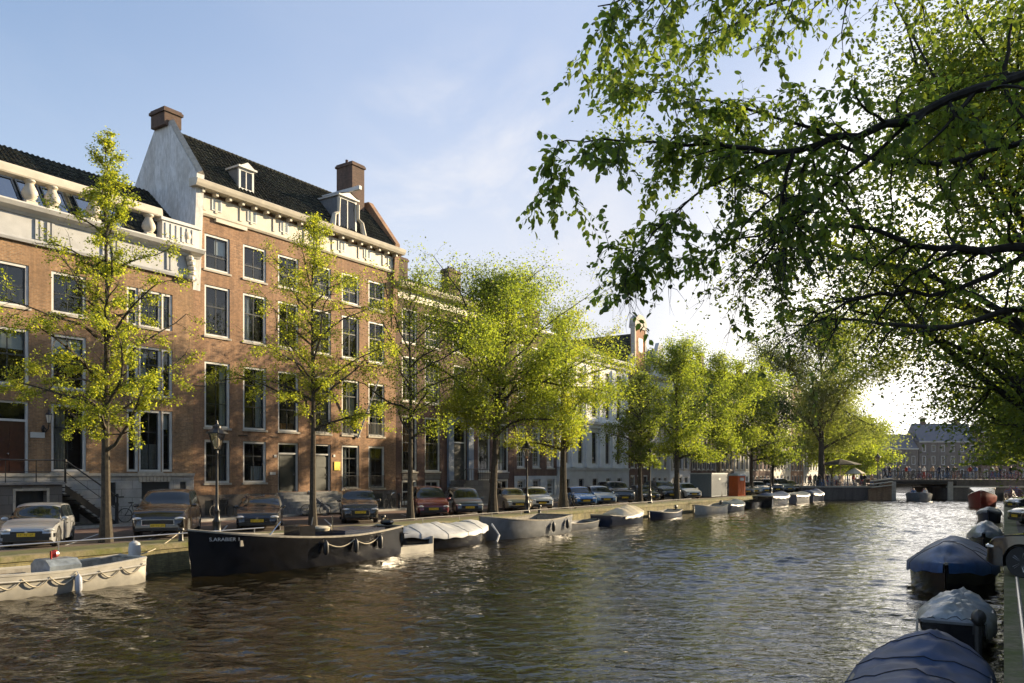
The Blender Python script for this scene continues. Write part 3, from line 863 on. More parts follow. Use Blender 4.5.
# balustrade
def vase(b, x, y, z):
    b.box(x - .24, x + .24, y - .24, y + .24, z, z + .14)
    b.lathe([(.22, .12), (.26, .17), (.19, .23), (.27, .33), (.33, .48), (.3, .63), (.21, .8), (.16, .93), (.2, .98), (.25, 1.02), (.25, 1.08)], (x, y, z), 14)
b = MB()
vase(b, 0, 0, 0); vme = b.mesh('balustrade_vase', M['cream'], True)
for tt in (10.4, 11.0, 12.9, 13.5, 15.4, 17.35, 18.3, 20.15, 22.9, 24.9): link('balustrade_vase', vme, B1, (tt - t0, -.18, 14.08))
b = MB(); b.prof([(-.42, 15.16), (-.45, 15.22), (-.42, 15.5), (-.36, 15.6), (.05, 15.6), (.05, 15.16)], 0, 23.5 - t0)
b.build('balustrade_rail', M['cream'], B1)
b = MB(); b.box(23.5 - t0, W + .1, -.40, .05, 14.08, 15.05); b.box(23.4 - t0, W + .2, -.48, .1, 15.05, 15.2)
for q in range(6): b.box(23.65 - t0 + .3 * q, 23.8 - t0 + .3 * q, -.44, -.40, 14.2, 14.95)
b.build('parapet_panel', M['white'], B1)
# mansard roof with skylights
b = MB(); b.quad((0, .5, 14.0), (W, .5, 14.0), (W, 1.9, 16.0), (0, 1.9, 16.0)); b.quad((0, 1.9, 16.0), (W, 1.9, 16.0), (W, 4.1, 17.9), (0, 4.1, 17.9))
b.quad((0, 4.1, 17.9), (W, 4.1, 17.9), (W, 10, 14), (0, 10, 14)); b.poly([(W, .5, 14), (W, 10, 14), (W, 4.1, 17.9), (W, 1.9, 16.0)]); b.poly([(0, .5, 14), (0, 1.9, 16), (0, 4.1, 17.9), (0, 10, 14)])
b.build('roof', M['tile'], B1)
for tt in (10.6, 12.2, 13.8, 15.4, 16.4, 17.5, 18.6, 20.1, 21.2):
    xx = tt - t0; fm_ = MB(); g_ = MB()
    def sp(x, s, off): return (x, .5 + 1.4 * s - off * .82, 14.0 + 2.0 * s + off * .57)
    for (u0, u1, s0, s1) in ((xx, xx + .07, .12, .8), (xx + .93, xx + 1.0, .12, .8), (xx + .07, xx + .93, .12, .16), (xx + .07, xx + .93, .76, .8)):
        A = [sp(u0, s0, .0), sp(u1, s0, .0), sp(u1, s1, .0), sp(u0, s1, .0)]; Bq = [sp(u0, s0, .1), sp(u1, s0, .1), sp(u1, s1, .1), sp(u0, s1, .1)]
        fm_.grid([A, Bq], close=True); fm_.poly(Bq)
    fo = fm_.build('skylight', M['sashdark'], B1)
    g_.quad(sp(xx + .07, .16, .06), sp(xx + .93, .16, .06), sp(xx + .93, .76, .06), sp(xx + .07, .76, .06)); g_.build('pane', M['skyglass'], fo)

# ---- B2: tall warm brick house
t0, t1 = 25.5, 41.15; W = t1 - t0
cs = [(26.18, 27.76), (28.62, 30.2), (31.05, 32.58), (33.62, 35.18), (36.1, 37.64), (38.5, 40.02)]
w2 = rows(cs, [(13.26, 15.15, (2, 1, 1, .4, 'white', 'sashdark')), (9.75, 12.45, (2, 1, 1, .6, 'white', 'sashdark')), (4.88, 8.38, ST_TALL)])
w2[0]['cu'] = (0.5, .95, .5, .9, 'blind')
w2[7]['cu'] = (0.05, .42, .02, .95, 'curtain'); w2[12]['cu'] = (.72, .95, .02, .95, 'curtain'); w2[13]['cu'] = (.7, .95, .02, .95, 'curtain')
w2[16]['cu'] = (.45, .95, .02, .95, 'curtain'); w2[17]['cu'] = (.45, .9, .02, .95, 'curtain')
w2 += [dict(x0=26.18, x1=27.76, z0=1.92, z1=4.22, st=(3, 1, 1, .66, 'white', 'sashdark')), dict(x0=28.62, x1=30.2, z0=1.92, z1=4.22, st=ST_DARK, cu=(.5, .95, .02, .4, 'curtain')),
       dict(x0=31.05, x1=32.58, z0=1.35, z1=4.22, kind='door', m='doorblack'), dict(x0=33.62, x1=35.18, z0=1.35, z1=4.22, kind='door', m='doorblack'),
       dict(x0=36.1, x1=37.64, z0=1.45, z1=4.22, st=ST_TALL, cu=(.1, .5, .02, .95, 'curtain')), dict(x0=38.5, x1=40.02, z0=1.45, z1=4.22, st=ST_TALL, cu=(.1, .4, .02, .95, 'curtain'))]
B2 = house('canal_house', 'tall warm brick house with a tiled gable roof, white end gable and two brick chimneys', t0, t1, 17.3, 'brick2', w2, depth=5.6)
b = MB(); ops2 = [(.65, 1.2, .2, 1.0), (1.45, 2.1, .2, 1.0), (3.2, 3.8, .2, 1.0), (4.1, 4.7, .2, 1.0), (10.7, 11.9, .15, 1.1), (13.1, 14.3, .15, 1.1)]
holes_wall(b, [.003, W - .003], [0, 1.28], ops2, -.05, .045)
b.quad((.003, -.05, 1.28), (W - .003, -.05, 1.28), (W - .003, 0, 1.28), (.003, 0, 1.28)); b.build('plinth', M['brickgrey'], B2)
for o_ in ops2:
    b = MB(); b.quad((o_[0], -.003, o_[2]), (o_[1], -.003, o_[2]), (o_[1], -.003, o_[3]), (o_[0], -.003, o_[3])); b.build('basement_window', M['sashdark'], B2)
b = MB(); b.box(0, W, -.08, 0, 16.22, 17.1); b.prof([(0, 16.02), (-.1, 16.02), (-.16, 16.12), (-.13, 16.22), (0, 16.25)], 0, W)
b.box(1.3, 3.3, -.14, 0, 15.86, 16.05)
for q in range(7):
    for dx_ in (-.42, .3):
        xx = .95 + q * 2.28 + dx_
        if xx + .16 < W: b.box(xx, xx + .16, -.13, -.08, 16.3, 17.05)
b.build('frieze', M['cream'], B2)
for q in range(7):
    b = MB(); bg_ = MB()
    xx = 1.35 + 2.28 * q - .3
    if xx + .5 < W - .2:
        b.box(xx, xx + .62, -.12, -.085, 16.42, 17.05); bg_.quad((xx + .07, -.124, 16.48), (xx + .55, -.124, 16.48), (xx + .55, -.124, 16.99), (xx + .07, -.124, 16.99))
        fo = b.build('attic_window', M['white'], B2); bg_.build('pane', M['glass'], fo)
b = MB(); b.box(0, .15, -.45, -.08, 17.1, 17.3); bme = b.mesh('cornice_bracket', M['cream'])
for q in range(19): link('cornice_bracket', bme, B2, (.25 + q * .83, 0, 0))
cornice(B2, W, 17.3, [(0, 0), (-.6, 0), (-.68, .14), (-.74, .32), (-.6, .4), (0, .42)], 'cream', over=.25)
EZ = 17.72
b = MB(); ns = 60
rdp, rise = 2.75, 3.35
b.quad((0.35, -.35, EZ), (W - .35, -.35, EZ), (W - .35, rdp, EZ + rise), (0.35, rdp, EZ + rise)); b.quad((0.35, rdp, EZ + rise), (W - .35, rdp, EZ + rise), (W - .35, 5.6, 17.3), (0.35, 5.6, 17.3))
b.quad((0.35, -.35, 17.3), (0.35, 5.6, 17.3), (0.35, 5.6, EZ), (0.35, -.35, EZ))
b.build('roof', M['tile'], B2)
b = MB()
for k in range(48):
    x = .4 + k * (W - .8) / 48; b.tube([(x, rdp, EZ + rise + .02), (x + (W - .8) / 48 - .02, rdp, EZ + rise + .02)], [.13, .11], 6)
b.build('ridge_tiles', M['tile'], B2)
def tiled(root, x0, x1, y0, z0, y1, z1, m_='tile', name='roof_tiles', up=.05, tw=.25, th_=.31):
    L_ = math.hypot(y1 - y0, z1 - z0); uy, uz = (y1 - y0) / L_, (z1 - z0) / L_; ny, nz_ = -uz, uy
    nr = max(1, round(L_ / th_)); nc = round((x1 - x0) / tw); K = 6; rg_ = random.Random(3)
    b = MB()
    for r in range(nr):
        a = L_ * r / nr; c_ = L_ * (r + 1.12) / nr; c_ = min(c_, L_ + .03); lo = []; hi = []
        for q in range(nc * K + 1):
            x = x0 + (x1 - x0) * q / (nc * K); w_ = .032 * math.sin(2 * PI * (q % K) / K + .6) + rg_.uniform(-.004, .004)
            lo.append((x, y0 + uy * a + ny * (up + w_ + .035), z0 + uz * a + nz_ * (up + w_ + .035))); hi.append((x, y0 + uy * c_ + ny * (up + w_), z0 + uz * c_ + nz_ * (up + w_)))
        edge = [(p[0], p[1] - ny * .04, p[2] - nz_ * .04) for p in lo]
        b.grid([edge, lo, hi])
    return b.build(name, M[m_], root)
tiled(B2, .42, W - .42, -.33, EZ, rdp, EZ + rise)
tiled(B1, 0, 16.1, 1.9, 16.0, 4.1, 17.9)

def gable(x0, x1, m_, nm):
    b = MB(); pr = [(-.3, 17.3), (-.3, EZ + .25), (rdp - .75, EZ + rise + .25), (rdp + .6, EZ + rise + .25), (5.7, 17.6), (5.7, 0), (-.0, 0)]
    pr = [(-.003, 12.0), (-.3, 17.2), (-.35, EZ + .3), (rdp - .6, EZ + rise + .2), (rdp + .55, EZ + rise + .2), (5.65, EZ + .2), (5.65, 12.0)]
    b.prof(pr, x0, x1); return b.build(nm, M[m_], B2)
gable(-.02, .42, 'render', 'end_gable')
gable(W - .42, W + .02, 'brick2', 'end_gable')
chimney(B2, .25, rdp, EZ + rise, EZ + rise + .95, 1.0, 1.25, 0, 'brickchim')
chimney(B2, 14.2, rdp + .1, EZ + 1.6, 23.6, 1.15, 1.5, 3, 'brickchim')
# coping on left gable
b = MB(); b.tube([(.2, -.38, EZ + .32), (.2, rdp - .6, EZ + rise + .25)], [.2, .2], 4); b.tube([(.2, 5.68, EZ + .22), (.2, rdp + .55, EZ + rise + .25)], [.2, .2], 4)
b.build('gable_coping', M['stone'], B2)
# small dormer
def dormer(root, x, w_, h_, z, y, deep, beam=False, m_='white'):
    b = MB(); b.mi = 0
    b.box(x, x + .12, y, y + .1, z, z + h_); b.box(x + w_ - .12, x + w_, y, y + .1, z, z + h_); b.box(x + .12, x + w_ - .12, y, y + .1, z + h_ - .15, z + h_); b.box(x + .12, x + w_ - .12, y, y + .1, z, z + .15)
    b.box(x + w_ / 2 - .03, x + w_ / 2 + .03, y + .02, y + .08, z + .15, z + h_ - .15)
    b.mi = 1
    b.quad((x, y + .1, z), (x, y + deep, z), (x, y + deep, z + h_), (x, y + .1, z + h_)); b.quad((x + w_, y + .1, z), (x + w_, y + .1, z + h_), (x + w_, y + deep, z + h_), (x + w_, y + deep, z))
    b.mi = 0
    b.poly([(x - .12, y - .12, z + h_), (x + w_ + .12, y - .12, z + h_), (x + w_ / 2, y - .12, z + h_ + .35)]); b.prof([(y - .15, z + h_ - .02), (y - .15, z + h_ + .08), (y + deep, z + h_ + .08), (y + deep, z + h_ - .02)], x - .12, x + w_ + .12)
    b.mi = 2
    b.quad((x - .14, y - .14, z + h_ + .081), (x + w_ / 2, y - .14, z + h_ + .38), (x + w_ / 2, y + deep, z + h_ + .38), (x - .14, y + deep, z + h_ + .081))
    b.quad((x + w_ / 2, y - .14, z + h_ + .38), (x + w_ + .14, y - .14, z + h_ + .081), (x + w_ + .14, y + deep, z + h_ + .081), (x + w_ / 2, y + deep, z + h_ + .38))
    if beam:
        b.mi = 0; b.box(x + w_ / 2 - .1, x + w_ / 2 + .1, y - 1.1, y + deep, z + h_ + .35, z + h_ + .58)
    o = b.build('dormer', [M[m_], M['lead'], M['lead']], root)
    g_ = MB(); g_.quad((x + .12, y + .06, z + .15), (x + w_ - .12, y + .06, z + .15), (x + w_ - .12, y + .06, z + h_ - .15), (x + .12, y + .06, z + h_ - .15)); g_.build('pane', M['glass'], o)
    return o
dormer(B2, 2.85, 1.0, 1.25, EZ + .35, .0, 1.6)
dormer(B2, 10.1, 1.55, 2.15, EZ - .05, -.25, 3.0, beam=True)
for s in (-1, 1):
    b = MB(); b.tube([(10.88 + s * 1.35, -.3, EZ + .05), (10.88 + s * 1.2, -.3, EZ + .8), (10.88 + s * .85, -.3, EZ + 1.0), (10.88 + s * .82, -.3, EZ + 1.9)], [.2, .13, .1, .12], 6); b.build('dormer_scroll', M['cream'], B2)
# wall anchors, signs, balcony grilles
b = MB()
for (tt, zz) in ((25.9, 7.0), (28.6, 4.5), (30.8, 4.5), (33.1, 9.1), (35.6, 9.1)): b.box(tt - t0 - .3, tt - t0 + .3, -.04, -.005, zz, zz + .05, Matrix.Translation((0, 0, 0)))
b.build('wall_anchor', M['black'], B2)
b = MB(); b.box(35.42 - t0, 35.92 - t0, -.05, -.01, 2.62, 3.15); b.build('yellow_sign', M['yellow'], B2)
b = MB(); b.box(30.45 - t0, 30.85 - t0, -.04, -.01, 2.35, 2.5); b.box(30.75 - t0, 30.93 - t0, -.04, -.01, 3.35, 3.5); b.box(35.35 - t0, 35.5 - t0, -.04, -.01, 3.45, 3.6)
b.build('house_number_plate', M['white'], B2)
def grille(root, x0, x1, z0, z1, y=-.12):
    b = MB(); n_ = max(4, int((x1 - x0) / .12))
    b.box(x0, x1, y, y + .03, z1 - .03, z1); b.box(x0, x1, y, y + .03, z0, z0 + .03)
    for q in range(n_ + 1):
        x = x0 + (x1 - x0 - .02) * q / n_; b.box(x, x + .018, y + .006, y + .024, z0, z1)
    return b.build('balcony_grille', M['black'], root)
for c in cs[3:]: grille(B2, c[0] - t0 + .05, c[1] - t0 - .05, 4.9, 5.75)
for c in cs[4:]: grille(B2, c[0] - t0 + .05, c[1] - t0 - .05, 1.47, 2.3)
b = MB(); b.tube([(38.05 - t0, -1.3, 8.4), (37.4 - t0, -.1, 4.7)], [.045, .06], 6); b.build('flag_pole', M['white'], B2)
# stoops (two stone stairs in front of the doors)
def steps(name, t, w_, n_steps, rise_, run, label, m_='stonegrey', n0=36.85):
    b = MB()
    for q in range(n_steps):
        yf = -(n_steps - q) * run
        b.box(0 + 0.0, w_, yf, 0, q * rise_ + .105, (q + 1) * rise_ + .105)
    r = empty(name, label, 'stairs', P(t, n0, SZ), RZ); b.build('steps', M[m_], r); return r
s1 = steps('stone_stoop', 30.95, 2.0, 7, .175, .27, 'grey stone steps up to the left black door of the gabled brick house')
s2 = steps('stone_stoop', 33.35, 2.1, 7, .175, .27, 'grey stone steps with a sloped side up to the black door beside the yellow sign')
b = MB(); b.prof([(-1.9, .1), (-1.9, .3), (-.05, 1.4), (-.05, .1)], -.16, 0); b.build('side_wall', M['stonegrey'], s2)

# ---- B1 stoop: platform, black stairs to the right
st = empty('entrance_stair', 'raised stone landing with black iron railing and stairs at the ochre house', 'stairs', P(14.6, 36.82, SZ), RZ)
b = MB(); ops_ = [(1.6, 2.85, .1, 1.7)]; xs = None
holes_wall(b, [0, 3.5], [0, 1.95], ops_, -1.35, .3); b.quad((3.5, -1.35, 0), (3.5, 0, 0), (3.5, 0, 1.95), (3.5, -1.35, 1.95)); b.quad((0, -1.35, 1.95), (3.5, -1.35, 1.95), (3.5, 0, 1.95), (0, 0, 1.95))
b.build('landing', M['plinth2'], st)
b = MB(); b.box(-.05, 3.6, -1.45, 0, 1.955, 2.06); b.build('landing_slab', M['stonegrey'], st)
b = MB(); b.quad((1.6, -1.06, .1), (2.85, -1.06, .1), (2.85, -1.06, 1.7), (1.6, -1.06, 1.7)); b.build('basement_door', M['sashdark'], st)
b = MB(); b.box(1.5, 1.6, -1.38, -1.35, .1, 1.8); b.box(2.85, 2.95, -1.38, -1.35, .1, 1.8); b.box(1.6, 2.85, -1.38, -1.35, 1.7, 1.8); b.build('door_surround', M['stone'], st)
b = MB()
for q in range(9): b.box(3.6 + q * .26, 3.6 + q * .26 + .3, -1.35, -.1, 1.8 - q * .2, 1.84 - q * .2)
for yy in (-1.38, -.09): b.poly([(3.6, yy, 1.95), (6.0, yy, .15), (6.0, yy, .0), (5.7, yy, .0), (3.6, yy, 1.6)])
b.build('iron_steps', M['black'], st)
b = MB(); top = [(0, -1.4, 3.0), (3.6, -1.4, 3.0), (5.95, -1.4, 1.35), (6.25, -1.4, 1.35)]
b.tube(top, .035, 6); b.tube([(0, -1.4, 2.5), (3.6, -1.4, 2.5), (5.9, -1.4, .8)], .015, 4)
for x, z0, z1 in ((0, 2.05, 3.0), (1.2, 2.05, 3.0), (2.4, 2.05, 3.0)): b.tube([(x, -1.4, z0), (x, -1.4, z1)], .02, 5)
for x, z0, z1 in ((3.6, 2.0, 3.05), (5.95, .1, 1.5)):
    b.lathe([(.07, 0), (.05, .1), (.045, z1 - z0 - .15), (.07, z1 - z0 - .1), (.05, z1 - z0)], (x, -1.4, z0), 8)
b.build('railing', M['black'], st)

# wall lantern of B1
def wall_lantern(t, z, label, n=36.9):
    r = empty('wall_lantern', label, 'lamp', P(t, n, SZ + z), RZ)
    b = MB(); b.tube([(0, 0, -.35), (0, -.2, -.5), (0, -.45, -.35), (0, -.5, -.1)], .025, 5); b.tube([(0, 0, -.2), (0, -.3, -.4)], .02, 5); b.ellipsoid((0, -.02, -.35), (.09, .04, .18), 8, 5)
    b.build('bracket', M['black'], r)
    b = MB(); b.lathe([(.07, -.1), (.14, .25)], (0, -.5, 0), 6); b.build('lantern_glass', M['lampwhite'], r)
    b = MB(); b.lathe([(.17, .25), (.12, .33), (.05, .4), (.05, .46), (.02, .55)], (0, -.5, 0), 6); b.lathe([(.08, -.12), (.08, -.09)], (0, -.5, 0), 6)
    for q in range(6):
        a = q * PI / 3; b.tube([(.07 * math.cos(a), -.5 + .07 * math.sin(a), -.1), (.14 * math.cos(a), -.5 + .14 * math.sin(a), .25)], .008, 4)
    b.build('lantern_cap', M['black'], r)
    return r
wall_lantern(18.0, 4.75, 'black bracket lantern beside the brown door of the ochre house')
b = MB(); b.box(-.3, .3, -.04, 0, 0, .24); s_ = b.build('house_sign', M['white'], B1, loc=(17.75 - 9.4, -.01, 4.0))

# ---- B3 : dark purple brick with blue-grey door surround
t0, t1 = 41.15, 55.75; W = t1 - t0
cs3 = [(41.78, 43.37), (44.24, 45.95), (50.7, 52.31), (53.3, 54.95)]; mid = (47.5, 49.1)
SW = (3, 2, 3, .5, 'white', 'sashdark')
w3 = rows(cs3, [(2.56, 6.46, (3, 3, 3, .52, 'white', 'sashdark')), (7.45, 10.6, (3, 2, 3, .5, 'white', 'sashdark')), (11.5, 13.9, (3, 2, 2, .5, 'white', 'sashdark')), (.35, 1.95, (2, 1, 1, .5, 'white', 'white'))])
w3[0]['cu'] = (.3, .7, .35, .8, 'roomwarm'); w3[1]['cu'] = (.08, .5, .02, .55, 'roomwarm'); w3[2]['cu'] = (.0, .3, .02, .95, 'roomwarm'); w3[3]['cu'] = (.5, .95, .02, .95, 'curtain')
w3 += rows([mid], [(7.45, 10.6), (11.5, 13.9)]); w3.append(dict(x0=47.45, x1=49.2, z0=1.95, z1=6.2, kind='door', fan=.34, m='doorblack'))
B3 = house('canal_house', 'dark purple brick house with blue-grey door surround between tall white windows', t0, t1, 15.3, 'brick3', w3, depth=10)
b = MB(); b.box(46.78 - t0, 47.4 - t0, -.18, 0, 1.2, 6.7); b.box(49.25 - t0, 49.9 - t0, -.18, 0, 1.2, 6.7); b.box(47.4 - t0, 49.25 - t0, -.12, 0, 6.25, 6.7)
b.prof([(0, 6.7), (-.25, 6.7), (-.3, 6.85), (-.5, 6.95), (-.5, 7.1), (0, 7.15)], 46.6 - t0, 50.1 - t0); b.build('door_surround', M['bluegrey'], B3)
b = MB(); b.box(0, W, -.06, 0, 14.5, 15.2); b.build('frieze', M['cream'], B3)
cornice(B3, W, 15.2, [(0, 0), (-.5, 0), (-.62, .2), (-.66, .36), (0, .4)], 'cream', over=0)
pitched_roof(B3, W, 15.55, 4.5, 2.1, 'tile', 10); chimney(B3, 11.5, 4.2, 17.0, 19.3, 1.6, .8, 3); chimney(B3, 5.0, 4.2, 17.0, 18.9, 1.2, .8, 2)
b = MB()
for q, c in enumerate(cs3):
    b = MB(); b.box(c[0] - t0, c[1] - t0, -.04, 0, 1.98, 2.4); b.build('window_apron', M['plinth2'], B3)
ist = empty('iron_stoop', 'dark iron-railed double stoop below the blue-grey doorway', 'stairs', P(45.6, 36.85, SZ), RZ)
b = MB(); b.box(1.4, 4.4, -1.5, 0, .1, 1.9)
for q in range(7):
    b.box(1.4 - (q + 1) * .26, 1.4 - q * .26, -1.5, -.2, .1, 1.65 - q * .25); b.box(4.4 + q * .26, 4.4 + (q + 1) * .26, -1.5, -.2, .1, 1.65 - q * .25)
b.build('stone_body', M['plinth2'], ist)
b = MB(); b.tube([(-.4, -1.52, 1.1), (1.4, -1.52, 2.75), (4.4, -1.52, 2.75), (6.2, -1.52, 1.1)], .03, 5)
for q in range(14): b.tube([(1.4 + q * .231, -1.52, 1.9), (1.4 + q * .231, -1.52, 2.75)], .014, 4)
for q in range(8):
    b.tube([(1.4 - q * .24, -1.52, 1.7 - q * .24), (1.4 - q * .24, -1.52, 2.75 - q * .22)], .014, 4); b.tube([(4.4 + q * .24, -1.52, 1.7 - q * .24), (4.4 + q * .24, -1.52, 2.75 - q * .22)], .014, 4)
b.build('railing', M['black'], ist)

# ---- B4 : brown brick with small-paned white sashes
t0, t1 = 55.78, 62.85; W = t1 - t0
cs4 = [(56.25, 57.5), (58.7, 59.95), (61.1, 62.35)]
w4 = rows(cs4, [(2.9, 6.42, ST_WT), (7.5, 10.3, ST_W), (11.2, 13.4, ST_W), (.5, 1.9, (3, 2, 2, .5, 'white', 'white'))])
B4 = house('canal_house', 'brown brick house three windows wide with small white panes beside the white palace front', t0, t1, 14.6, 'brick4', w4, depth=10)
b = MB(); holes_wall(b, [0.003, W - .003], [0, 2.2], [(c[0] - t0, c[1] - t0, .5, 1.9) for c in cs4], -.05, .05); b.build('plinth', M['stucco2'], B4)
b = MB(); b.box(59.0 - t0, 59.6 - t0, -.06, -.01, 6.9, 7.35); b.build('gable_stone', M['stone'], B4)
cornice(B4, W, 14.5, CORN, 'white', over=0); pitched_roof(B4, W, 14.95, 4.5, 2.4, 'tile2', 10)
chimney(B4, 2.2, 4.0, 16.5, 19.4, 1.3, .9, 3)

# ---- White palace front
t0, t1 = 62.89, 77.9; W = t1 - t0
cw = [(64.1, 65.1), (66.85, 67.85), (69.65, 70.7), (72.55, 73.55), (75.1, 76.1)]
TW = (2, 1, 2, .7, 'white', 'sashdark')
w5 = rows(cw, [(3.3, 6.55, TW), (7.9, 10.1, TW), (10.95, 12.7, TW)], sill=False) + rows(cw, [(.3, 1.9, (2, 1, 1, .6, 'sashdark', 'sashdark'))], sill=False)
B5 = house('canal_palace', 'white stucco palace front with pilasters and dark arched basement openings', t0, t1, 14.0, 'stucco', w5, depth=11)
b = MB(); holes_wall(b, [.003, W - .003], [0, 2.75], [(c[0] - t0, c[1] - t0, .3, 1.9) for c in cw], -.08, .08)
b.box(0, W, -.16, -.08, 2.75, 2.95); b.build('basement_front', M['stucco2'], B5)
b = MB()
px_ = [63.25, 65.75, 68.5, 71.35, 74.1, 76.95]
for p_ in px_:
    x = p_ - t0; b.box(x - .32, x + .32, -.2, 0, 3.0, 6.55); b.box(x - .4, x + .4, -.28, 0, 6.55, 6.85); b.box(x - .38, x + .38, -.26, 0, 3.0, 3.2)
    b.box(x - .26, x + .26, -.12, 0, 7.6, 12.9)
b.build('pilaster', M['stucco'], B5)
cornice(B5, W, 6.87, [(0, 0), (-.25, 0), (-.3, .25), (-.5, .35), (-.55, .5), (0, .55)], 'stucco', 'string_course', 0)
cornice(B5, W, 10.4, BAND, 'stucco', 'string_course', 0)
cornice(B5, W, 13.2, [(0, 0), (-.3, 0), (-.4, .3), (-.75, .45), (-.85, .75), (0, .8)], 'stucco', over=0.15)
b = MB()
for c in cw:
    b.prof([(0, 7.0 + .45), (-.3, 7.5), (-.34, 7.62), (0, 7.66)], c[0] - .2 - t0, c[1] + .2 - t0)
b.build('window_hood', M['stucco'], B5)
pitched_roof(B5, W, 14.0, 5, 2.4, 'slate', 11); chimney(B5, 3.0, 4.6, 15.5, 18.3, 1.5, .8, 3)

# ---- B6 : brick neck gable with round pediment
t0, t1 = 77.9, 83.5; W = t1 - t0
c6 = [(78.5, 79.6), (80.15, 81.25), (81.8, 82.9)]
w6 = rows(c6, [(3.0, 5.9), (7.0, 9.6), (10.6, 12.6), (.4, 2.2)], (2, 2, 2, .5, 'white', 'sashdark'))
B6 = house('gabled_house', 'narrow brown house with an orange brick neck gable under a round pediment', t0, t1, 13.9, 'brick4', w6, depth=10)
b = MB(); b.box(1.6, 4.0, -.1, .5, 13.9, 18.2); b.build('neck_gable', M['brickred'], B6)
b = MB(); b.box(2.25, 3.35, -.14, -.1, 15.6, 17.2); b.box(1.3, 4.3, -.2, .55, 18.2, 18.5); b.box(1.3, 1.62, -.16, .3, 14.2, 18.2); b.box(3.98, 4.3, -.16, .3, 14.2, 18.2)
pts = [(1.25 + 1.55 + 1.55 * math.cos(a), 18.5 + 1.25 * math.sin(a)) for a in [PI * k / 10 for k in range(11)]]
b.poly([(x, -.22, z) for x, z in pts]); b.grid([[(x, -.22, z) for x, z in pts], [(x, .5, z) for x, z in pts]]); b.poly([(x, .5, z) for x, z in pts][::-1])
for s in (-1, 1): b.tube([(2.8 + s * 2.7, 0, 13.95), (2.8 + s * 2.5, 0, 14.9), (2.8 + s * 1.75, 0, 15.3), (2.8 + s * 1.6, 0, 16.4)], [.28, .2, .16, .16], 6)
b.build('gable_ornament', M['stone'], B6)
b = MB(); b.quad((2.35, -.145, 15.7), (3.25, -.145, 15.7), (3.25, -.145, 17.1), (2.35, -.145, 17.1)); b.build('loft_hatch', M['sashdark'], B6)
cornice(B6, W, 13.5, BAND, 'stone', over=0); 
b = MB(); b.quad((0, .5, 13.9), (0, 10, 13.9), (2.8, 10, 17.8), (2.8, .5, 17.8)); b.quad((2.8, .5, 17.8), (2.8, 10, 17.8), (W, 10, 13.9), (W, .5, 13.9)); b.tri((0, .5, 13.9), (2.8, .5, 17.8), (W, .5, 13.9)); b.build('roof', M['tile'], B6)

# ---- the far houses of the row, each of its own width, colour and roofline
def far_house(t0, t1, H, wall, ncol, fl, st_, label, roof='tile', gable_=None, chim=True, cm_='white', pil=False):
    W = t1 - t0; pad = .45; step = (W - 2 * pad) / ncol; ww = min(1.15, step * .58)
    cc = [(t0 + pad + step * (k + .5) - ww / 2, t0 + pad + step * (k + .5) + ww / 2) for k in range(ncol)]
    hts = {5: [(.4, 2.0), (2.9, 5.9), (6.9, 9.4), (10.3, 12.3), (13.0, 14.4)], 4: [(.4, 2.0), (2.9, 5.9), (6.9, 9.4), (10.3, 12.2)]}[fl]
    B = house('canal_house', label, t0, t1, H, wall, rows(cc, hts, st_), depth=10)
    cornice(B, W, H - .3, CORN, cm_, over=0)
    if pil:
        b = MB()
        for k in range(ncol + 1):
            x = pad + step * k; x = min(max(x, .2), W - .2); b.box(x - .14, x + .14, -.12, 0, 2.7, H - .4)
        b.build('pilaster', M[cm_], B)
    if gable_ == 'bell':
        b = MB(); pts = [(.3, H), (W - .3, H), (W - .7, H + 1.4), (W - 1.7, H + 2.2), (W * .5 + .9, H + 3.4), (W * .5 + .5, H + 4.1), (W * .5 - .5, H + 4.1), (W * .5 - .9, H + 3.4), (1.7, H + 2.2), (.7, H + 1.4)]
        A_ = [(x, -.1, z) for x, z in pts]; B_ = [(x, .35, z) for x, z in pts]; b.poly(A_[::-1]); b.poly(B_); b.grid([A_, B_], close=True); b.build('bell_gable', M[wall], B)
        b = MB(); b.box(W / 2 - .5, W / 2 + .5, -.14, -.1, H + .6, H + 2.2); b.build('loft_hatch', M['sashdark'], B)
        b = MB(); b.quad((0, .36, H), (0, 10, H), (W / 2, 10, H + 3.4), (W / 2, .36, H + 3.4)); b.quad((W / 2, .36, H + 3.4), (W / 2, 10, H + 3.4), (W, 10, H), (W, .36, H)); b.build('roof', M[roof], B)
    else:
        pitched_roof(B, W, H + .16, 4.0, 2.2, roof, 10)
    if chim: chimney(B, W * .8, 4.5, H + 1.2, H + 4.2, 1.1, .8, 2)
    return B
F4 = (2, 2, 2, .5, 'white', 'sashdark')
far_house(83.53, 89.2, 13.3, 'stucco2', 3, 4, F4, 'narrow pale grey house with slate roof next to the orange neck gable', 'slate', 'bell', cm_='stone')
far_house(89.23, 95.9, 13.8, 'stucco', 3, 4, F4, 'white plastered narrow house with pilasters seen between two canal trees', 'slate', cm_='cream', pil=True)
far_house(95.93, 105.2, 14.6, 'brick4', 5, 5, F4, 'dark brick house with closely set tall windows behind the grey work cabin', 'tile', cm_='stone', pil=True)
far_house(105.23, 112.8, 15.4, 'brickgrey', 4, 5, F4, 'grey brick house behind the orange portable toilet', 'tile')
far_house(112.83, 120.5, 13.6, 'stucco', 3, 4, F4, 'white plastered house behind the row of cars past the toilet', 'tile2', cm_='cream', pil=True)
far_house(120.53, 131.5, 15.8, 'brick3', 5, 5, F4, 'tall dark house with a long tiled roof left of the big canal tree', 'tile', cm_='stone')
far_house(131.53, 143.5, 16.8, 'cream', 5, 5, F4, 'tall cream front with rows of white windows left of the big tree trunk', 'tile', cm_='white', pil=True)
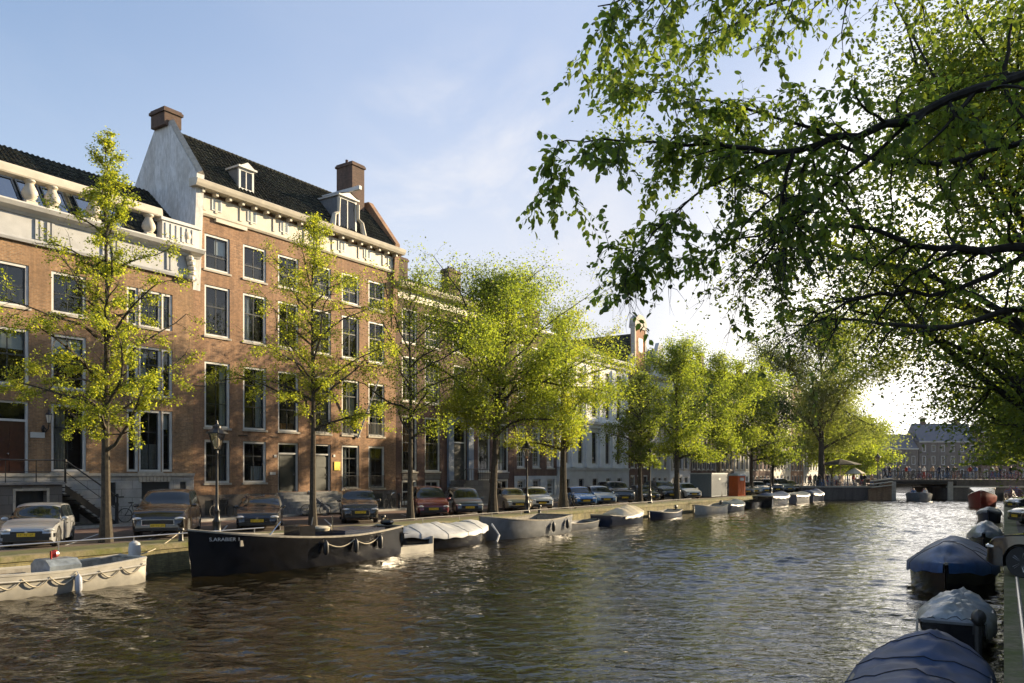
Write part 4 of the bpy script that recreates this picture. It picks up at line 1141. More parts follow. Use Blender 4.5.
far_house(143.53, 152.5, 14.9, 'brick2', 4, 5, F4, 'warm brick house half hidden behind the big canal tree', 'tile', 'bell')
far_house(152.53, 164.0, 14.5, 'stucco2', 5, 5, F4, 'light grey front behind the big canal tree trunk', 'slate', cm_='white')
far_house(164.03, 176.0, 14.6, 'cream', 5, 5, F4, 'cream plaster front seen under the big tree at the terrace', 'tile2', cm_='white', pil=True)
far_house(176.03, 188.0, 14.5, 'brick1', 5, 5, F4, 'ochre brick front behind the parasol terrace', 'tile')
far_house(188.03, 204.0, 15.0, 'stucco2', 6, 5, F4, 'pale front at the far end of the row by the bridge', 'slate')
#PART3

# ------------------------------------------------------------------ bridge at the end of the canal
br = empty('canal_bridge', 'low dark bridge with iron railing across the far end of the canal', 'bridge', (0, BRY, 0))
L1x, R1x = QL(BRY)[0], QR(BRY)[0]
for u0_, u1_ in ((L1x - 1, a0), (a1, R1x + 3)):
    b = MB(); b.box(u0_, u1_, -.25, 9.0, -1, 1.55); b.build('abutment', M['brickgrey'], br)
b = MB(); b.box(L1x - 1, a0 + .1, -.4, .15, 1.55, 1.75); b.box(a1 - .1, R1x + 3, -.4, .15, 1.55, 1.75); b.box(a0 - .5, a0 + .15, -.45, -.25, -1, 2.3); b.box(a1 - .15, a1 + .5, -.45, -.25, -1, 2.3); b.build('coping', M['stone'], br)
b = MB(); b.box(a0 - 1, a1 + 1, -.3, 9.2, 2.05, 2.6); b.prof([(-.3, 1.6), (-.3, 2.58), (9.2, 2.58), (9.2, 1.6)], a1 + 1, R1x + 3); b.build('deck', M['brickgrey'], br)
b = MB(); b.box(a0 - 1, a1 + 1, -.36, -.3, 2.0, 2.35); b.build('deck_beam', M['black'], br)
b = MB()
b.box(a0 - .4, R1x + 2.5, -.2, -.14, 3.55, 3.62); b.box(a0 - .4, R1x + 2.5, -.2, -.15, 2.72, 2.77)
for k in range(38): b.box(a0 - .4 + k * .45, a0 - .36 + k * .45, -.2, -.15, 2.6, 3.6)
b.build('railing', M['black'], br)
# splayed golden brick wing wall left of the opening
wg = empty('wing_wall', 'splayed sunlit brick wing wall with pale steps left of the bridge opening', 'wall', (a0 - 3.4, BRY - .45, 0))
b = MB(); pts = [(0, 0, -1), (2.6, -.6, -1), (2.6, -.6, 2.3), (0, 0, 1.3)]
b.grid([[(x, y - .25, z) for x, y, z in pts], [(x, y + .1, z) for x, y, z in pts]], close=True); b.poly([(x, y - .25, z) for x, y, z in pts][::-1]); b.build('wall', M['brick1'], wg)
b = MB()
for q in range(3): b.box(0.3, 3.0, -1.0, -.4, 1.5 + q * .4, 1.62 + q * .4, Matrix.Rotation(-.12, 4, 'Y'))
b.build('coping', M['cream'], wg)

# left abutment terrace ground + far left quay
b = MB(); b.box(L1x - 6, a0, BRY - .1, BRY + 9, 1.45, 1.549); tag(b.build('terrace_ground', M['pave']), kind='structure')

# ------------------------------------------------------------------ houses closing the view beyond the bridge
def plain_house(loc, rz, W, H, wall, ncol, floors_, label, roof='tile', name='canal_house', rise=3.0, cm_='white', chim=1, ww=1.1, group=None):
    root = empty(name, label, 'house', loc, rz, group)
    b = MB(); step = W / ncol
    ops = []
    for k in range(ncol):
        xc = step * (k + .5)
        for z0, z1 in floors_: ops.append((xc - ww / 2, xc + ww / 2, z0, z1))
    holes_wall(b, [0, W], [0, H], ops, 0, .2)
    b.quad((0, 9, 0), (0, 0, 0), (0, 0, H), (0, 9, H)); b.quad((W, 0, 0), (W, 9, 0), (W, 9, H), (W, 0, H)); b.quad((W, 9, 0), (0, 9, 0), (0, 9, H), (W, 9, H))
    b.build('wall', M[wall], root)
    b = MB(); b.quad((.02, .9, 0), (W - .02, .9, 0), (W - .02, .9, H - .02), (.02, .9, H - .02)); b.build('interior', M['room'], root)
    for x0, x1, z0, z1 in ops:
        fm, gm, sm = win_meshes(x1 - x0, z1 - z0, F4)
        fo = link('window', fm, root, (x0, 0, z0)); link('pane', gm, fo)
    cornice(root, W, H - .3, CORN, cm_, over=0)
    b = MB(); b.quad((0, -.1, H + .16), (W, -.1, H + .16), (W, 4.2, H + rise), (0, 4.2, H + rise)); b.quad((0, 4.2, H + rise), (W, 4.2, H + rise), (W, 9, H + .1), (0, 9, H + .1)); b.tri((0, -.1, H + .16), (0, 4.2, H + rise), (0, 9, H + .1)); b.tri((W, -.1, H + .16), (W, 9, H + .1), (W, 4.2, H + rise))
    b.build('roof', M[roof], root)
    for q in range(chim): chimney(root, W * (.2 + .6 * q), 4.3, H + 1.5, H + rise + 1.6, 1.2, .9, 2)
    return root
FL3 = [(1.2, 3.6), (4.9, 7.4), (8.6, 10.6)]; FL4 = FL3 + [(11.6, 13.2)]
fy = 232
plain_house((107, fy, SZ), R(2), 11, 9.5, 'brickgrey', 4, FL3[:2], 'low grey house at the left of the far closing row beyond the bridge', 'slate', rise=4.4)
plain_house((118.3, fy + .4, SZ), R(2), 17, 11.6, 'brickgrey', 6, FL3, 'broad grey brick house with a high slate roof beyond the bridge', 'slate', rise=5.5, chim=2)
plain_house((135.6, fy - 1, SZ), R(1), 13, 14.4, 'brick4', 5, FL4, 'taller brown-grey house with rows of white windows beyond the bridge', 'tile', rise=2.6)
plain_house((149, fy - 1.5, SZ), R(-2), 12, 12.4, 'brickgrey', 4, FL3, 'grey house at the right end of the far closing row', 'tile', rise=3.6)
plain_house((161.5, fy - 2.2, SZ), R(-4), 14, 11.0, 'brick3', 5, FL3, 'dark house farthest right beyond the bridge', 'tile', rise=3.0)

# ------------------------------------------------------------------ houses of the right bank (behind the camera's side street)
ang = math.atan2(1, .615)   # direction of the right quay
def right_house(s, W, H, wall, k, label):
    d = Vector((math.cos(ang), math.sin(ang), 0)); nrm_ = Vector((math.sin(ang), -math.cos(ang), 0))
    base = d * (s + W) + nrm_ * 13.0
    plain_house((base.x, base.y, SZ), ang + PI, W, H, wall, k, FL4 if H > 14 else FL3, label, ['tile', 'tile2', 'slate'][k % 3], rise=3.0)
s = -30
RH = [(11, 13.5, 'brick4', 4), (9, 15, 'brick2', 3), (13, 13, 'brick3', 5), (8, 14.5, 'stucco2', 3), (12, 15.5, 'brick4', 4), (10, 13, 'brick1', 4), (9, 14.6, 'brickgrey', 3), (14, 13.2, 'brick3', 5), (8, 12.5, 'brick2', 3), (11, 14.6, 'brick4', 4), (10, 13.4, 'brickgrey', 4), (12, 15, 'brick3', 4), (9, 13, 'stucco2', 3)]
adj = ['brown', 'warm red', 'dark purple', 'pale', 'tall brown', 'ochre', 'slim grey', 'broad dark', 'small reddish', 'tawny', 'sooty grey', 'deep plum', 'chalky']
for (W_, H_, wl, k), a_ in zip(RH, adj):
    right_house(s, W_, H_, wl, k, '%s house of the camera-side street facing the canal' % a_); s += W_ + (0.05 if a_ not in ('tall brown',) else 0.05)

# ------------------------------------------------------------------ trees
def leaf_mesh(name, C, size, rng, mats, droop=0.3, aspect=0.62, jitter=0.35, dirs=None, oval=False):
    """C: (n,3) leaf base points; one bent diamond per leaf"""
    n = len(C)
    th = rng.uniform(0, 2 * PI, n); ph = rng.normal(-droop, 0.45, n)
    d = np.stack([np.cos(th) * np.cos(ph), np.sin(th) * np.cos(ph), np.sin(ph)], 1)
    if dirs is not None:
        d = d * .7 + dirs; d /= np.linalg.norm(d, axis=1)[:, None]
    r = rng.normal(size=(n, 3)); r[:, 2] += .0
    up = np.array([0, 0, 1.0]) + r * .55
    s_ = np.cross(d, up); s_ /= np.linalg.norm(s_, axis=1)[:, None] + 1e-9
    nn = np.cross(s_, d)
    sz = size * rng.uniform(1 - jitter, 1 + jitter, n)[:, None]
    b0 = C; tip = C + d * sz - nn * sz * .12
    m1 = C + d * sz * .45 + s_ * sz * aspect * .5 + nn * sz * .08; m2 = C + d * sz * .45 - s_ * sz * aspect * .5 + nn * sz * .08
    K = 4
    if oval:
        m1 = C + d * sz * .25 + s_ * sz * aspect * .42 + nn * sz * .06; m2 = C + d * sz * .25 - s_ * sz * aspect * .42 + nn * sz * .06
        q1 = C + d * sz * .65 + s_ * sz * aspect * .44 + nn * sz * .03; q2 = C + d * sz * .65 - s_ * sz * aspect * .44 + nn * sz * .03
        K = 6; V = np.stack([b0, m1, q1, tip, q2, m2], 1).reshape(-1, 3)
    else: V = np.stack([b0, m1, tip, m2], 1).reshape(-1, 3)
    me = bpy.data.meshes.new(name)
    me.vertices.add(len(V)); me.vertices.foreach_set('co', V.astype(np.float32).ravel())
    me.loops.add(n * K); me.loops.foreach_set('vertex_index', np.arange(n * K, dtype=np.int32))
    me.polygons.add(n); me.polygons.foreach_set('loop_start', np.arange(0, n * K, K, dtype=np.int32))
    me.polygons.foreach_set('loop_total', np.full(n, K, np.int32))
    me.materials.append(mats); me.update(calc_edges=True); me.validate()
    return me


def grow(rng, start, dirv, length, rad, level, segs, out, gravity=0.0, wob=0.18):
    """returns list of points, appends (pts, radii, level) to out"""
    pts = [np.array(start, float)]; d = np.array(dirv, float); d /= np.linalg.norm(d)
    for k in range(segs):
        d = d + rng.normal(size=3) * wob + np.array([0, 0, gravity]); d /= np.linalg.norm(d)
        pts.append(pts[-1] + d * length / segs)
    rr = [rad * (1 - .8 * k / segs) for k in range(segs + 1)]
    out.append((pts, rr, level))
    return pts, rr


def interp_(x, pts):
    for (a, b_), (c, d) in zip(pts, pts[1:]):
        if x <= c: return b_ + (d - b_) * (x - a) / (c - a)
    return pts[-1][1]


def tree(label, loc, H, crown_z0, Rx, nleaf, lsize, leafm, seed, name='canal_tree', trunk_r=.17, fork=0.55, shape='oval', bare=0.15, lean=(0, 0), squash=1.0, group='elm trees along the house-side quay', sides=6, cat='tree', bark='bark', offs=(0, 0), limbs_n=11, cl_sd=.32):
    rng = np.random.default_rng(seed)
    root = empty(name, label, cat, loc, 0, group)
    br_ = []
    top = np.array([lean[0] + offs[0] * .6, lean[1] + offs[1] * .6, H * (.9 if shape == 'cone' else .94)])
    n_ = 12; tp = []
    for k in range(n_ + 1):
        u = k / n_; p = top * u * np.array([u ** .6, u ** .6, 1]); p[2] = top[2] * u; w_ = .04 * H * .1 * math.sin(u * 9 + seed)
        tp.append(p + np.array([w_ * u, w_ * .7 * math.cos(seed + u * 7) * u, 0]))
    tr = [trunk_r * (1.35 if k == 0 else 1) * (1 - .94 * (k / n_) ** .8) for k in range(n_ + 1)]
    br_.append((tp, tr, 0))
    tw = []
    def env(z):
        u = (z - crown_z0) / (H - crown_z0); u = min(max(u, 0), 1)
        if shape == 'cone': return Rx * (interp_(u, [(0, .75), (.15, 1.05), (.35, 1.0), (.6, .62), (.85, .34), (1, .12)]))
        return Rx * max(.2, math.sin(PI * (.12 + .83 * u)) ** .7)
    for k in range(limbs_n * 2):
        u = (k + rng.uniform(0, .8)) / (limbs_n * 2)
        z = crown_z0 * .8 + (H - crown_z0 * .8) * u * .9
        i = min(n_ - 1, int(z / top[2] * n_)); f = z / top[2] * n_ - i
        p = np.array(tp[i]) * (1 - f) + np.array(tp[i + 1]) * f
        a = k * 2.4 + rng.uniform(-.5, .5)
        e = env(z + (H - crown_z0) * .12)
        ln = e * rng.uniform(.75, 1.25)
        up_ = rng.uniform(.55, 1.25) if u < .6 else rng.uniform(.9, 1.8)
        if u > .55: ln *= (1.0 - (u - .55) * 1.1)
        z_ok = H - .3 - z
        dv = (math.cos(a), math.sin(a), up_)
        Lt = ln * math.sqrt(1 + up_ * .7); vz = up_ / math.sqrt(1 + up_ * up_)
        Lt = min(Lt, max(.6, z_ok / (vz * 1.02)))
        pts, rr = grow(rng, p, dv, Lt, max(.012, trunk_r * .42 * (1 - u * .7)), 1, 7, br_, gravity=-.03, wob=.16)
        for q in range(2, 8):
            for rep in range(3):
                if rng.random() < .12: continue
                dd = (pts[q] - pts[q - 1]); dd /= np.linalg.norm(dd); sidev = rng.normal(size=3) * .9; sidev[2] *= .7
                pts2, r2 = grow(rng, pts[q], dd * .7 + sidev, min(ln * rng.uniform(.2, .42), 1.6), max(.008, rr[q] * .5), 2, 4, br_, gravity=-.04, wob=.2)
                tw.append(pts2)
    if Rx < 5.5:
        for k in range(110 if shape == 'cone' else 50):
            u = rng.random() ** 1.2 * .85; z = crown_z0 + (H - crown_z0) * u; i = min(n_ - 1, int(z / top[2] * n_)); f = z / top[2] * n_ - i
            p = np.array(tp[i]) * (1 - f) + np.array(tp[i + 1]) * f; a = rng.uniform(0, 6.28)
            p2_, r2_ = grow(rng, p, (math.cos(a), math.sin(a), rng.uniform(.1, 1.2)), rng.uniform(.5, 1.5) * (1 - .4 * u), .012, 2, 4, br_, gravity=-.03, wob=.2); tw.append(p2_)
    b = MB()
    for pts, rr, lv in br_:
        if lv == 0: b.tube(pts, rr, 9)
        elif lv == 1: b.tube(pts, rr, 5, cap=False)
        else: b.tube(pts, rr, 3, cap=False)
    tk = b.build('trunk', M[bark], root, smooth=True)
    # leaves: clustered along the twigs
    tw_pts = np.array([np.array(t_) for t_ in tw])          # (m,5,3)
    m_ = len(tw_pts)
    uu = lambda z: np.clip((z - crown_z0) / (H - crown_z0), 0, 1)
    low = (lambda z: 1.7 - 1.62 * uu(z) ** .8) if shape == 'cone' else (lambda z: 1.12 - .95 * uu(z) ** 3)
    wgt = np.ones(m_); wgt[rng.random(m_) < bare] = .08
    wgt *= rng.uniform(.1, 1.8, m_) ** 1.3 * low(tw_pts[:, 2, 2]); wgt /= wgt.sum()
    idx = rng.choice(m_, nleaf, p=wgt); f = rng.uniform(.2, 1, nleaf) ** .7 * 4; i0 = np.minimum(f.astype(int), 3); ff = (f - i0)[:, None]
    C = tw_pts[idx, i0] * (1 - ff) + tw_pts[idx, i0 + 1] * ff
    C = C + rng.normal(size=(nleaf, 3)) * cl_sd * np.array([1, 1, squash * .8]) * Rx / 4
    C[:, 2] = np.maximum(C[:, 2], crown_z0 * .8)
    link('crown', leaf_mesh('crown', C, lsize, rng, LEAF[leafm]), root)
    return root


def at(t, n=27.6): return P(t, n, SZ)
G_ = 'elm trees along the house-side quay'
tree('slender young elm with sparse lime leaves in front of the ochre house', at(15.6), 15.8, 4.0, 2.7, 32000, .088, 'lime', 3, trunk_r=.19, shape='cone', bare=.32, limbs_n=19, cl_sd=.15)
tree('slender elm with thin yellow-green crown before the gabled brick house', at(25.2), 15.2, 5.4, 3.4, 26000, .092, 'lime', 11, trunk_r=.17, shape='cone', bare=.25, limbs_n=16, cl_sd=.16)
tree('thin half-bare elm with brownish twigs at the end of the gabled house', at(31.9), 13.6, 5.0, 3.6, 9500, .11, 'lime2', 23, trunk_r=.18, bare=.5)
tree('broad round elm with dense bright green crown before the dark purple house', at(39.4), 14.6, 5.6, 6.2, 85000, .125, 'lime2', 31, trunk_r=.27, bare=.03, limbs_n=18, offs=(1.8, 0), cl_sd=.26)
tree('airy elm whose lower crown hangs bright yellow over the parked cars', at(47.9), 14.0, 4.2, 4.0, 30000, .13, 'lime', 41, trunk_r=.3, bare=.12, cl_sd=.24)
tree('dark green elm in front of the white palace front', at(60.5), 10.8, 3.6, 2.9, 18000, .15, 'mid', 53, trunk_r=.22, bare=.05, cl_sd=.26)
tree('full mid green elm right of the white palace front', at(68.4), 14.6, 4.4, 5.0, 32000, .17, 'lime2', 61, trunk_r=.3, bare=.08, cl_sd=.3)
tree('yellow-green elm rising above the grey work cabin', at(79.6), 14.8, 4.4, 5.2, 32000, .19, 'lime2', 71, trunk_r=.28, bare=.08, cl_sd=.3)
tree('darker elm behind the cars past the orange toilet', at(90.5), 13.5, 4.4, 4.6, 16000, .26, 'mid', 79, trunk_r=.26, bare=.1, cl_sd=.45)
tree('small dusky elm beside the street lamps before the big tree', at(99), 12.5, 3.6, 3.6, 10000, .27, 'dark', 83, trunk_r=.22, bare=.1, cl_sd=.45)
tree('huge pale-crowned elm with a forked trunk at the left end of the bridge', Vector((41.0, BRY + 4, 1.5)), 22.5, 6.0, 8.6, 60000, .26, 'grey', 91, trunk_r=.5, bare=.12, limbs_n=13, cl_sd=.5)
tree('leaning green tree spreading over the parasol terrace', Vector((45.2, BRY + 14, 1.5)), 11.5, 3.5, 5.6, 16000, .3, 'lime2', 97, trunk_r=.3, bare=.05, cl_sd=.5)
tree('rounded light green tree left of the far grey houses', Vector((58, BRY + 30, SZ)), 11.5, 3.0, 5.2, 14000, .36, 'lime2', 101, trunk_r=.3, bare=.04, cl_sd=.5)
tree('smaller green tree beyond the bridge near the far houses', Vector((60, BRY + 48, SZ)), 10.5, 2.5, 5.0, 9000, .42, 'mid', 103, trunk_r=.3, bare=.04, cl_sd=.5)
tree('far dark tree closing the left canal side past the bridge', Vector((75, BRY + 70, SZ)), 12.0, 2.5, 6.5, 9000, .5, 'mid', 107, trunk_r=.3, bare=.04, cl_sd=.5)
# right bank
GR = 'dark elms along the camera-side quay'
def atr(s_, off=2.6):
    d = Vector((math.cos(ang), math.sin(ang), 0)); q = Vector((math.sin(ang), -math.cos(ang), 0)); p = d * s_ + q * off; return Vector((p.x, p.y, SZ))
tree('large dark elm hanging over the right bank behind the nearest branches', atr(29), 15.0, 2.0, 10.5, 120000, .125, 'mid', 201, trunk_r=.34, group=GR, bare=.05, limbs_n=20, cl_sd=.24, offs=(-4.0, .5), lean=(-2.2, -.4), bark='barkdark')
tree('dense green elm on the right bank above the red boat', atr(52), 12.0, 3.8, 7.2, 26000, .2, 'mid', 211, trunk_r=.34, group=GR, bare=.05, limbs_n=13, cl_sd=.5, bark='barkdark')
tree('elm with yellowish lower twigs on the right bank', atr(70), 11.0, 4.2, 5.6, 14000, .24, 'mid', 221, trunk_r=.34, group=GR, bare=.05, cl_sd=.5, bark='barkdark')
tree('far elm of the right bank near the bridge', atr(90), 12.5, 4.2, 6.2, 14000, .28, 'mid', 231, trunk_r=.34, group=GR, bare=.05, cl_sd=.5, bark='barkdark')
tree('last elm on the right bank beside the bridge end', atr(112), 13.0, 3.6, 6.0, 14000, .32, 'lime2', 241, trunk_r=.3, group=GR, bare=.05, cl_sd=.5, bark='barkdark')

# ------------------------------------------------------------------ near overhanging elm on the right bank
def big_elm():
    rng = np.random.default_rng(5)
    base = Vector((9.2, 9.0, SZ))
    root = empty('overhanging_elm', 'big dark elm whose leafy branches hang into the upper right of the view', 'tree', (0, 0, 0), 0)
    br_ = []; tw = []
    b = MB()
    b.tube([(9.2, 9.0, SZ), (9.15, 9.0, 3.0), (9.0, 9.0, 5.2), (8.8, 9.1, 7.6), (8.8, 9.2, 10.0), (9.0, 9.4, 13.5)], [.42, .33, .3, .27, .2, .08], 12)
    # limb: list of nodes (x,y,z) with radii
    limbs = [
        ([(9.0, 9.0, 5.6), (7.9, 9.2, 6.9), (6.6, 9.2, 8.0), (5.3, 9.1, 7.75), (4.2, 9.0, 7.3), (3.1, 8.9, 7.0), (2.2, 8.8, 7.0), (1.2, 8.7, 7.05), (.5, 8.6, 6.95)], [.16, .13, .10, .085, .07, .05, .03, .018, .008]),
        ([(8.9, 9.0, 5.2), (7.8, 9.6, 5.9), (6.6, 10.0, 6.2), (5.4, 10.2, 6.25), (4.4, 10.2, 6.55), (3.4, 10.2, 6.5), (2.5, 10.1, 6.2)], [.13, .11, .095, .06, .04, .025, .01]),
        ([(8.8, 9.1, 6.8), (7.4, 10.0, 7.7), (6.2, 10.4, 7.55), (5.0, 10.5, 7.5), (3.8, 10.4, 7.9), (2.6, 10.2, 8.1), (1.6, 10, 8.2)], [.09, .07, .055, .045, .035, .02, .01]),
        ([(8.8, 9.1, 7.8), (7.2, 9.0, 8.9), (5.6, 8.8, 9.4), (4.0, 8.7, 9.3), (2.6, 8.6, 8.9), (1.4, 8.5, 8.5), (.9, 8.4, 8.3)], [.12, .1, .08, .06, .04, .02, .01]),
        ([(8.8, 9.2, 8.8), (7.6, 10.6, 10.2), (6.2, 11.4, 10.8), (4.6, 11.8, 10.6), (3.0, 12, 10)], [.1, .08, .06, .04, .02]),
        ([(8.9, 9.0, 4.9), (8.6, 10.6, 5.6), (8.0, 12.2, 5.9), (7.0, 13.6, 5.9), (6.0, 14.6, 6.2), (5.0, 15.2, 6.1)], [.13, .10, .08, .055, .035, .015]),
        ([(4.6, 9.05, 7.45), (3.6, 9.3, 6.6), (3.0, 9.5, 6.0), (2.7, 9.6, 5.75)], [.035, .03, .022, .008]),
        ([(3.1, 8.9, 7.0), (2.2, 9.0, 6.6), (1.6, 9.0, 6.1), (1.35, 9.0, 5.8)], [.03, .022, .014, .007]),
        ([(3.1, 8.9, 7.0), (3.0, 8.9, 6.5), (3.05, 9.0, 6.0), (2.95, 9.1, 5.7)], [.04, .035, .028, .008]),
        ([(6.6, 10.0, 6.2), (5.6, 10.3, 5.7), (4.8, 10.5, 5.75), (4.1, 10.6, 5.5), (3.5, 10.6, 5.1)], [.06, .045, .035, .02, .008]),
    ]
    for nodes, rad in limbs:
        P_ = [Vector(p) for p in nodes]; pts = []; rr = []
        for i in range(len(P_) - 1):
            p0 = P_[max(0, i - 1)]; p1 = P_[i]; p2 = P_[i + 1]; p3 = P_[min(len(P_) - 1, i + 2)]
            for q in range(4):
                t = q / 4
                v = .5 * ((2 * p1) + (-p0 + p2) * t + (2 * p0 - 5 * p1 + 4 * p2 - p3) * t * t + (-p0 + 3 * p1 - 3 * p2 + p3) * t ** 3)
                pts.append(v + Vector(rng.normal(size=3) * .025)); rr.append(rad[i] * (1 - t) + rad[i + 1] * t)
        pts.append(P_[-1]); rr.append(rad[-1])
        b.tube(pts, [r_ * .64 for r_ in rr], 8)
        # side branches
        N_ = len(pts)
        for k in range(3, N_):
            u = k / N_
            for rep in range(2 if pts[k].x > 1.2 else 1):
                if rng.random() < .16: continue
                d = (pts[k] - pts[k - 1]).normalized(); sd_ = Vector(rng.normal(size=3)); sd_.z = sd_.z * .8 - .18
                ln = rng.uniform(.5, 1.55) * (1 - .35 * u)
                p2, r2 = grow(rng, pts[k], d * .8 + sd_ * .8, ln, max(.005, rr[k] * .35), 2, 6, br_, gravity=-.04, wob=.2)
                for q in range(1, 7):
                    for rp in range(2):
                        if rng.random() < .25: continue
                        d2 = p2[q] - p2[q - 1]; d2 = d2 / np.linalg.norm(d2); s2 = rng.normal(size=3) * .75; s2[2] -= .1
                        p3_, r3 = grow(rng, p2[q], d2 + s2, rng.uniform(.22, .6), .004, 3, 4, br_, gravity=-.14, wob=.16)
                        tw.append(p3_)
    for pts, rr, lv in br_:
        b.tube(pts, rr, 4 if lv == 2 else 3, cap=False)
    b.build('trunk', M['barkdark'], root, smooth=True)
    C = []; D = []
    for t_ in tw:
        t_ = np.array(t_); L_ = 13
        if t_[4][2] < 5.75 + .25 * math.sin(t_[4][0] * 3) and (t_[4][0] > 2.0 or t_[4][2] < 5.3) and rng.random() > .10: continue
        if t_[4][2] < 6.5 and t_[4][0] > 2.4 and rng.random() > .55: continue
        for q in range(L_):
            f = (q + 1) / L_ * 4; i = min(int(f), 3); ff = f - i
            if rng.random() < .10: continue
            p = t_[i] * (1 - ff) + t_[i + 1] * ff; dd = t_[min(i + 1, 4)] - t_[i]; dd = dd / (np.linalg.norm(dd) + 1e-9)
            sv = np.cross(dd, [0, 0, 1.0]); sv = sv / (np.linalg.norm(sv) + 1e-6) * (1 if q % 2 else -1)
            C.append(p + rng.normal(size=3) * .01); D.append(dd * .6 + sv * .8 + np.array([0, 0, -.35]) + rng.normal(size=3) * .45)
    C = np.array(C); D = np.array(D)
    print('big elm leaves', len(C), 'twigs', len(tw))
    link('crown', leaf_mesh('crown', C, .082, rng, LEAF['near'], droop=.4, aspect=.62, dirs=D, oval=True), root)
    return root
big_elm()

# ------------------------------------------------------------------ cars
def interp(x, pts):
    if x <= pts[0][0]: return pts[0][1]
    for (a, b_), (c, d) in zip(pts, pts[1:]):
        if x <= c:
            u = (x - a) / (c - a + 1e-9); return b_ + (d - b_) * u
    return pts[-1][1]


def smooth_pts(pts, it=2):
    for _ in range(it):
        q = [pts[0]]
        for a, b_ in zip(pts, pts[1:]):
            q.append((a[0] * .75 + b_[0] * .25, a[1] * .75 + b_[1] * .25)); q.append((a[0] * .25 + b_[0] * .75, a[1] * .25 + b_[1] * .75))
        q.append(pts[-1]); pts = q
    return pts


# silhouettes: x from the rear (0) to the nose (1), z as a fraction of H
BODY = {
    'hatch': dict(belt=[(0, .36), (.0, .52), (.02, .60), (.3, .615), (.62, .60), (.73, .585), (.86, .545), (.95, .48), (.99, .40), (1, .26)],
                  roof=[(0, .38), (.01, .58), (.035, .74), (.12, .94), (.22, .985), (.45, 1.0), (.55, .97), (.73, .60), (.86, .56), (.95, .49), (.99, .41), (1, .27)], ws=(.565, .72), side=(.1, .66), pil=(.33,)),
    'suv': dict(belt=[(0, .40), (0, .56), (.02, .60), (.3, .62), (.66, .62), (.72, .615), (.9, .585), (.965, .54), (.985, .42), (1, .30)],
                roof=[(0, .42), (.01, .6), (.03, .76), (.08, .95), (.2, .99), (.5, 1.0), (.585, .965), (.72, .635), (.9, .60), (.965, .55), (.985, .43), (1, .31)], ws=(.595, .71), side=(.08, .665), pil=(.24, .43)),
    'wagon': dict(belt=[(0, .42), (0, .58), (.02, .62), (.3, .63), (.64, .62), (.70, .615), (.88, .57), (.96, .50), (.985, .42), (1, .28)],
                  roof=[(0, .44), (.01, .62), (.03, .70), (.1, .94), (.2, .985), (.45, 1.0), (.54, .97), (.70, .63), (.88, .585), (.96, .51), (.985, .43), (1, .29)], ws=(.55, .69), side=(.09, .64), pil=(.26, .42)),
    'mpv': dict(belt=[(0, .40), (0, .52), (.02, .56), (.4, .56), (.7, .55), (.8, .54), (.9, .49), (.97, .41), (.99, .34), (1, .24)],
                roof=[(0, .42), (.01, .58), (.03, .8), (.07, .95), (.15, .985), (.45, 1.0), (.56, .97), (.66, .84), (.79, .58), (.9, .5), (.97, .42), (.99, .35), (1, .25)], ws=(.585, .775), side=(.06, .70), pil=(.25, .45)),
    'sedan': dict(belt=[(0, .40), (0, .58), (.02, .64), (.15, .66), (.4, .635), (.64, .62), (.71, .615), (.9, .565), (.97, .50), (.985, .42), (1, .28)],
                  roof=[(0, .42), (.01, .62), (.03, .66), (.14, .69), (.26, .94), (.36, .99), (.48, 1.0), (.57, .96), (.71, .63), (.9, .58), (.97, .51), (.985, .43), (1, .29)], ws=(.58, .70), side=(.2, .655), pil=(.42,)),
}
CARMESH = {}


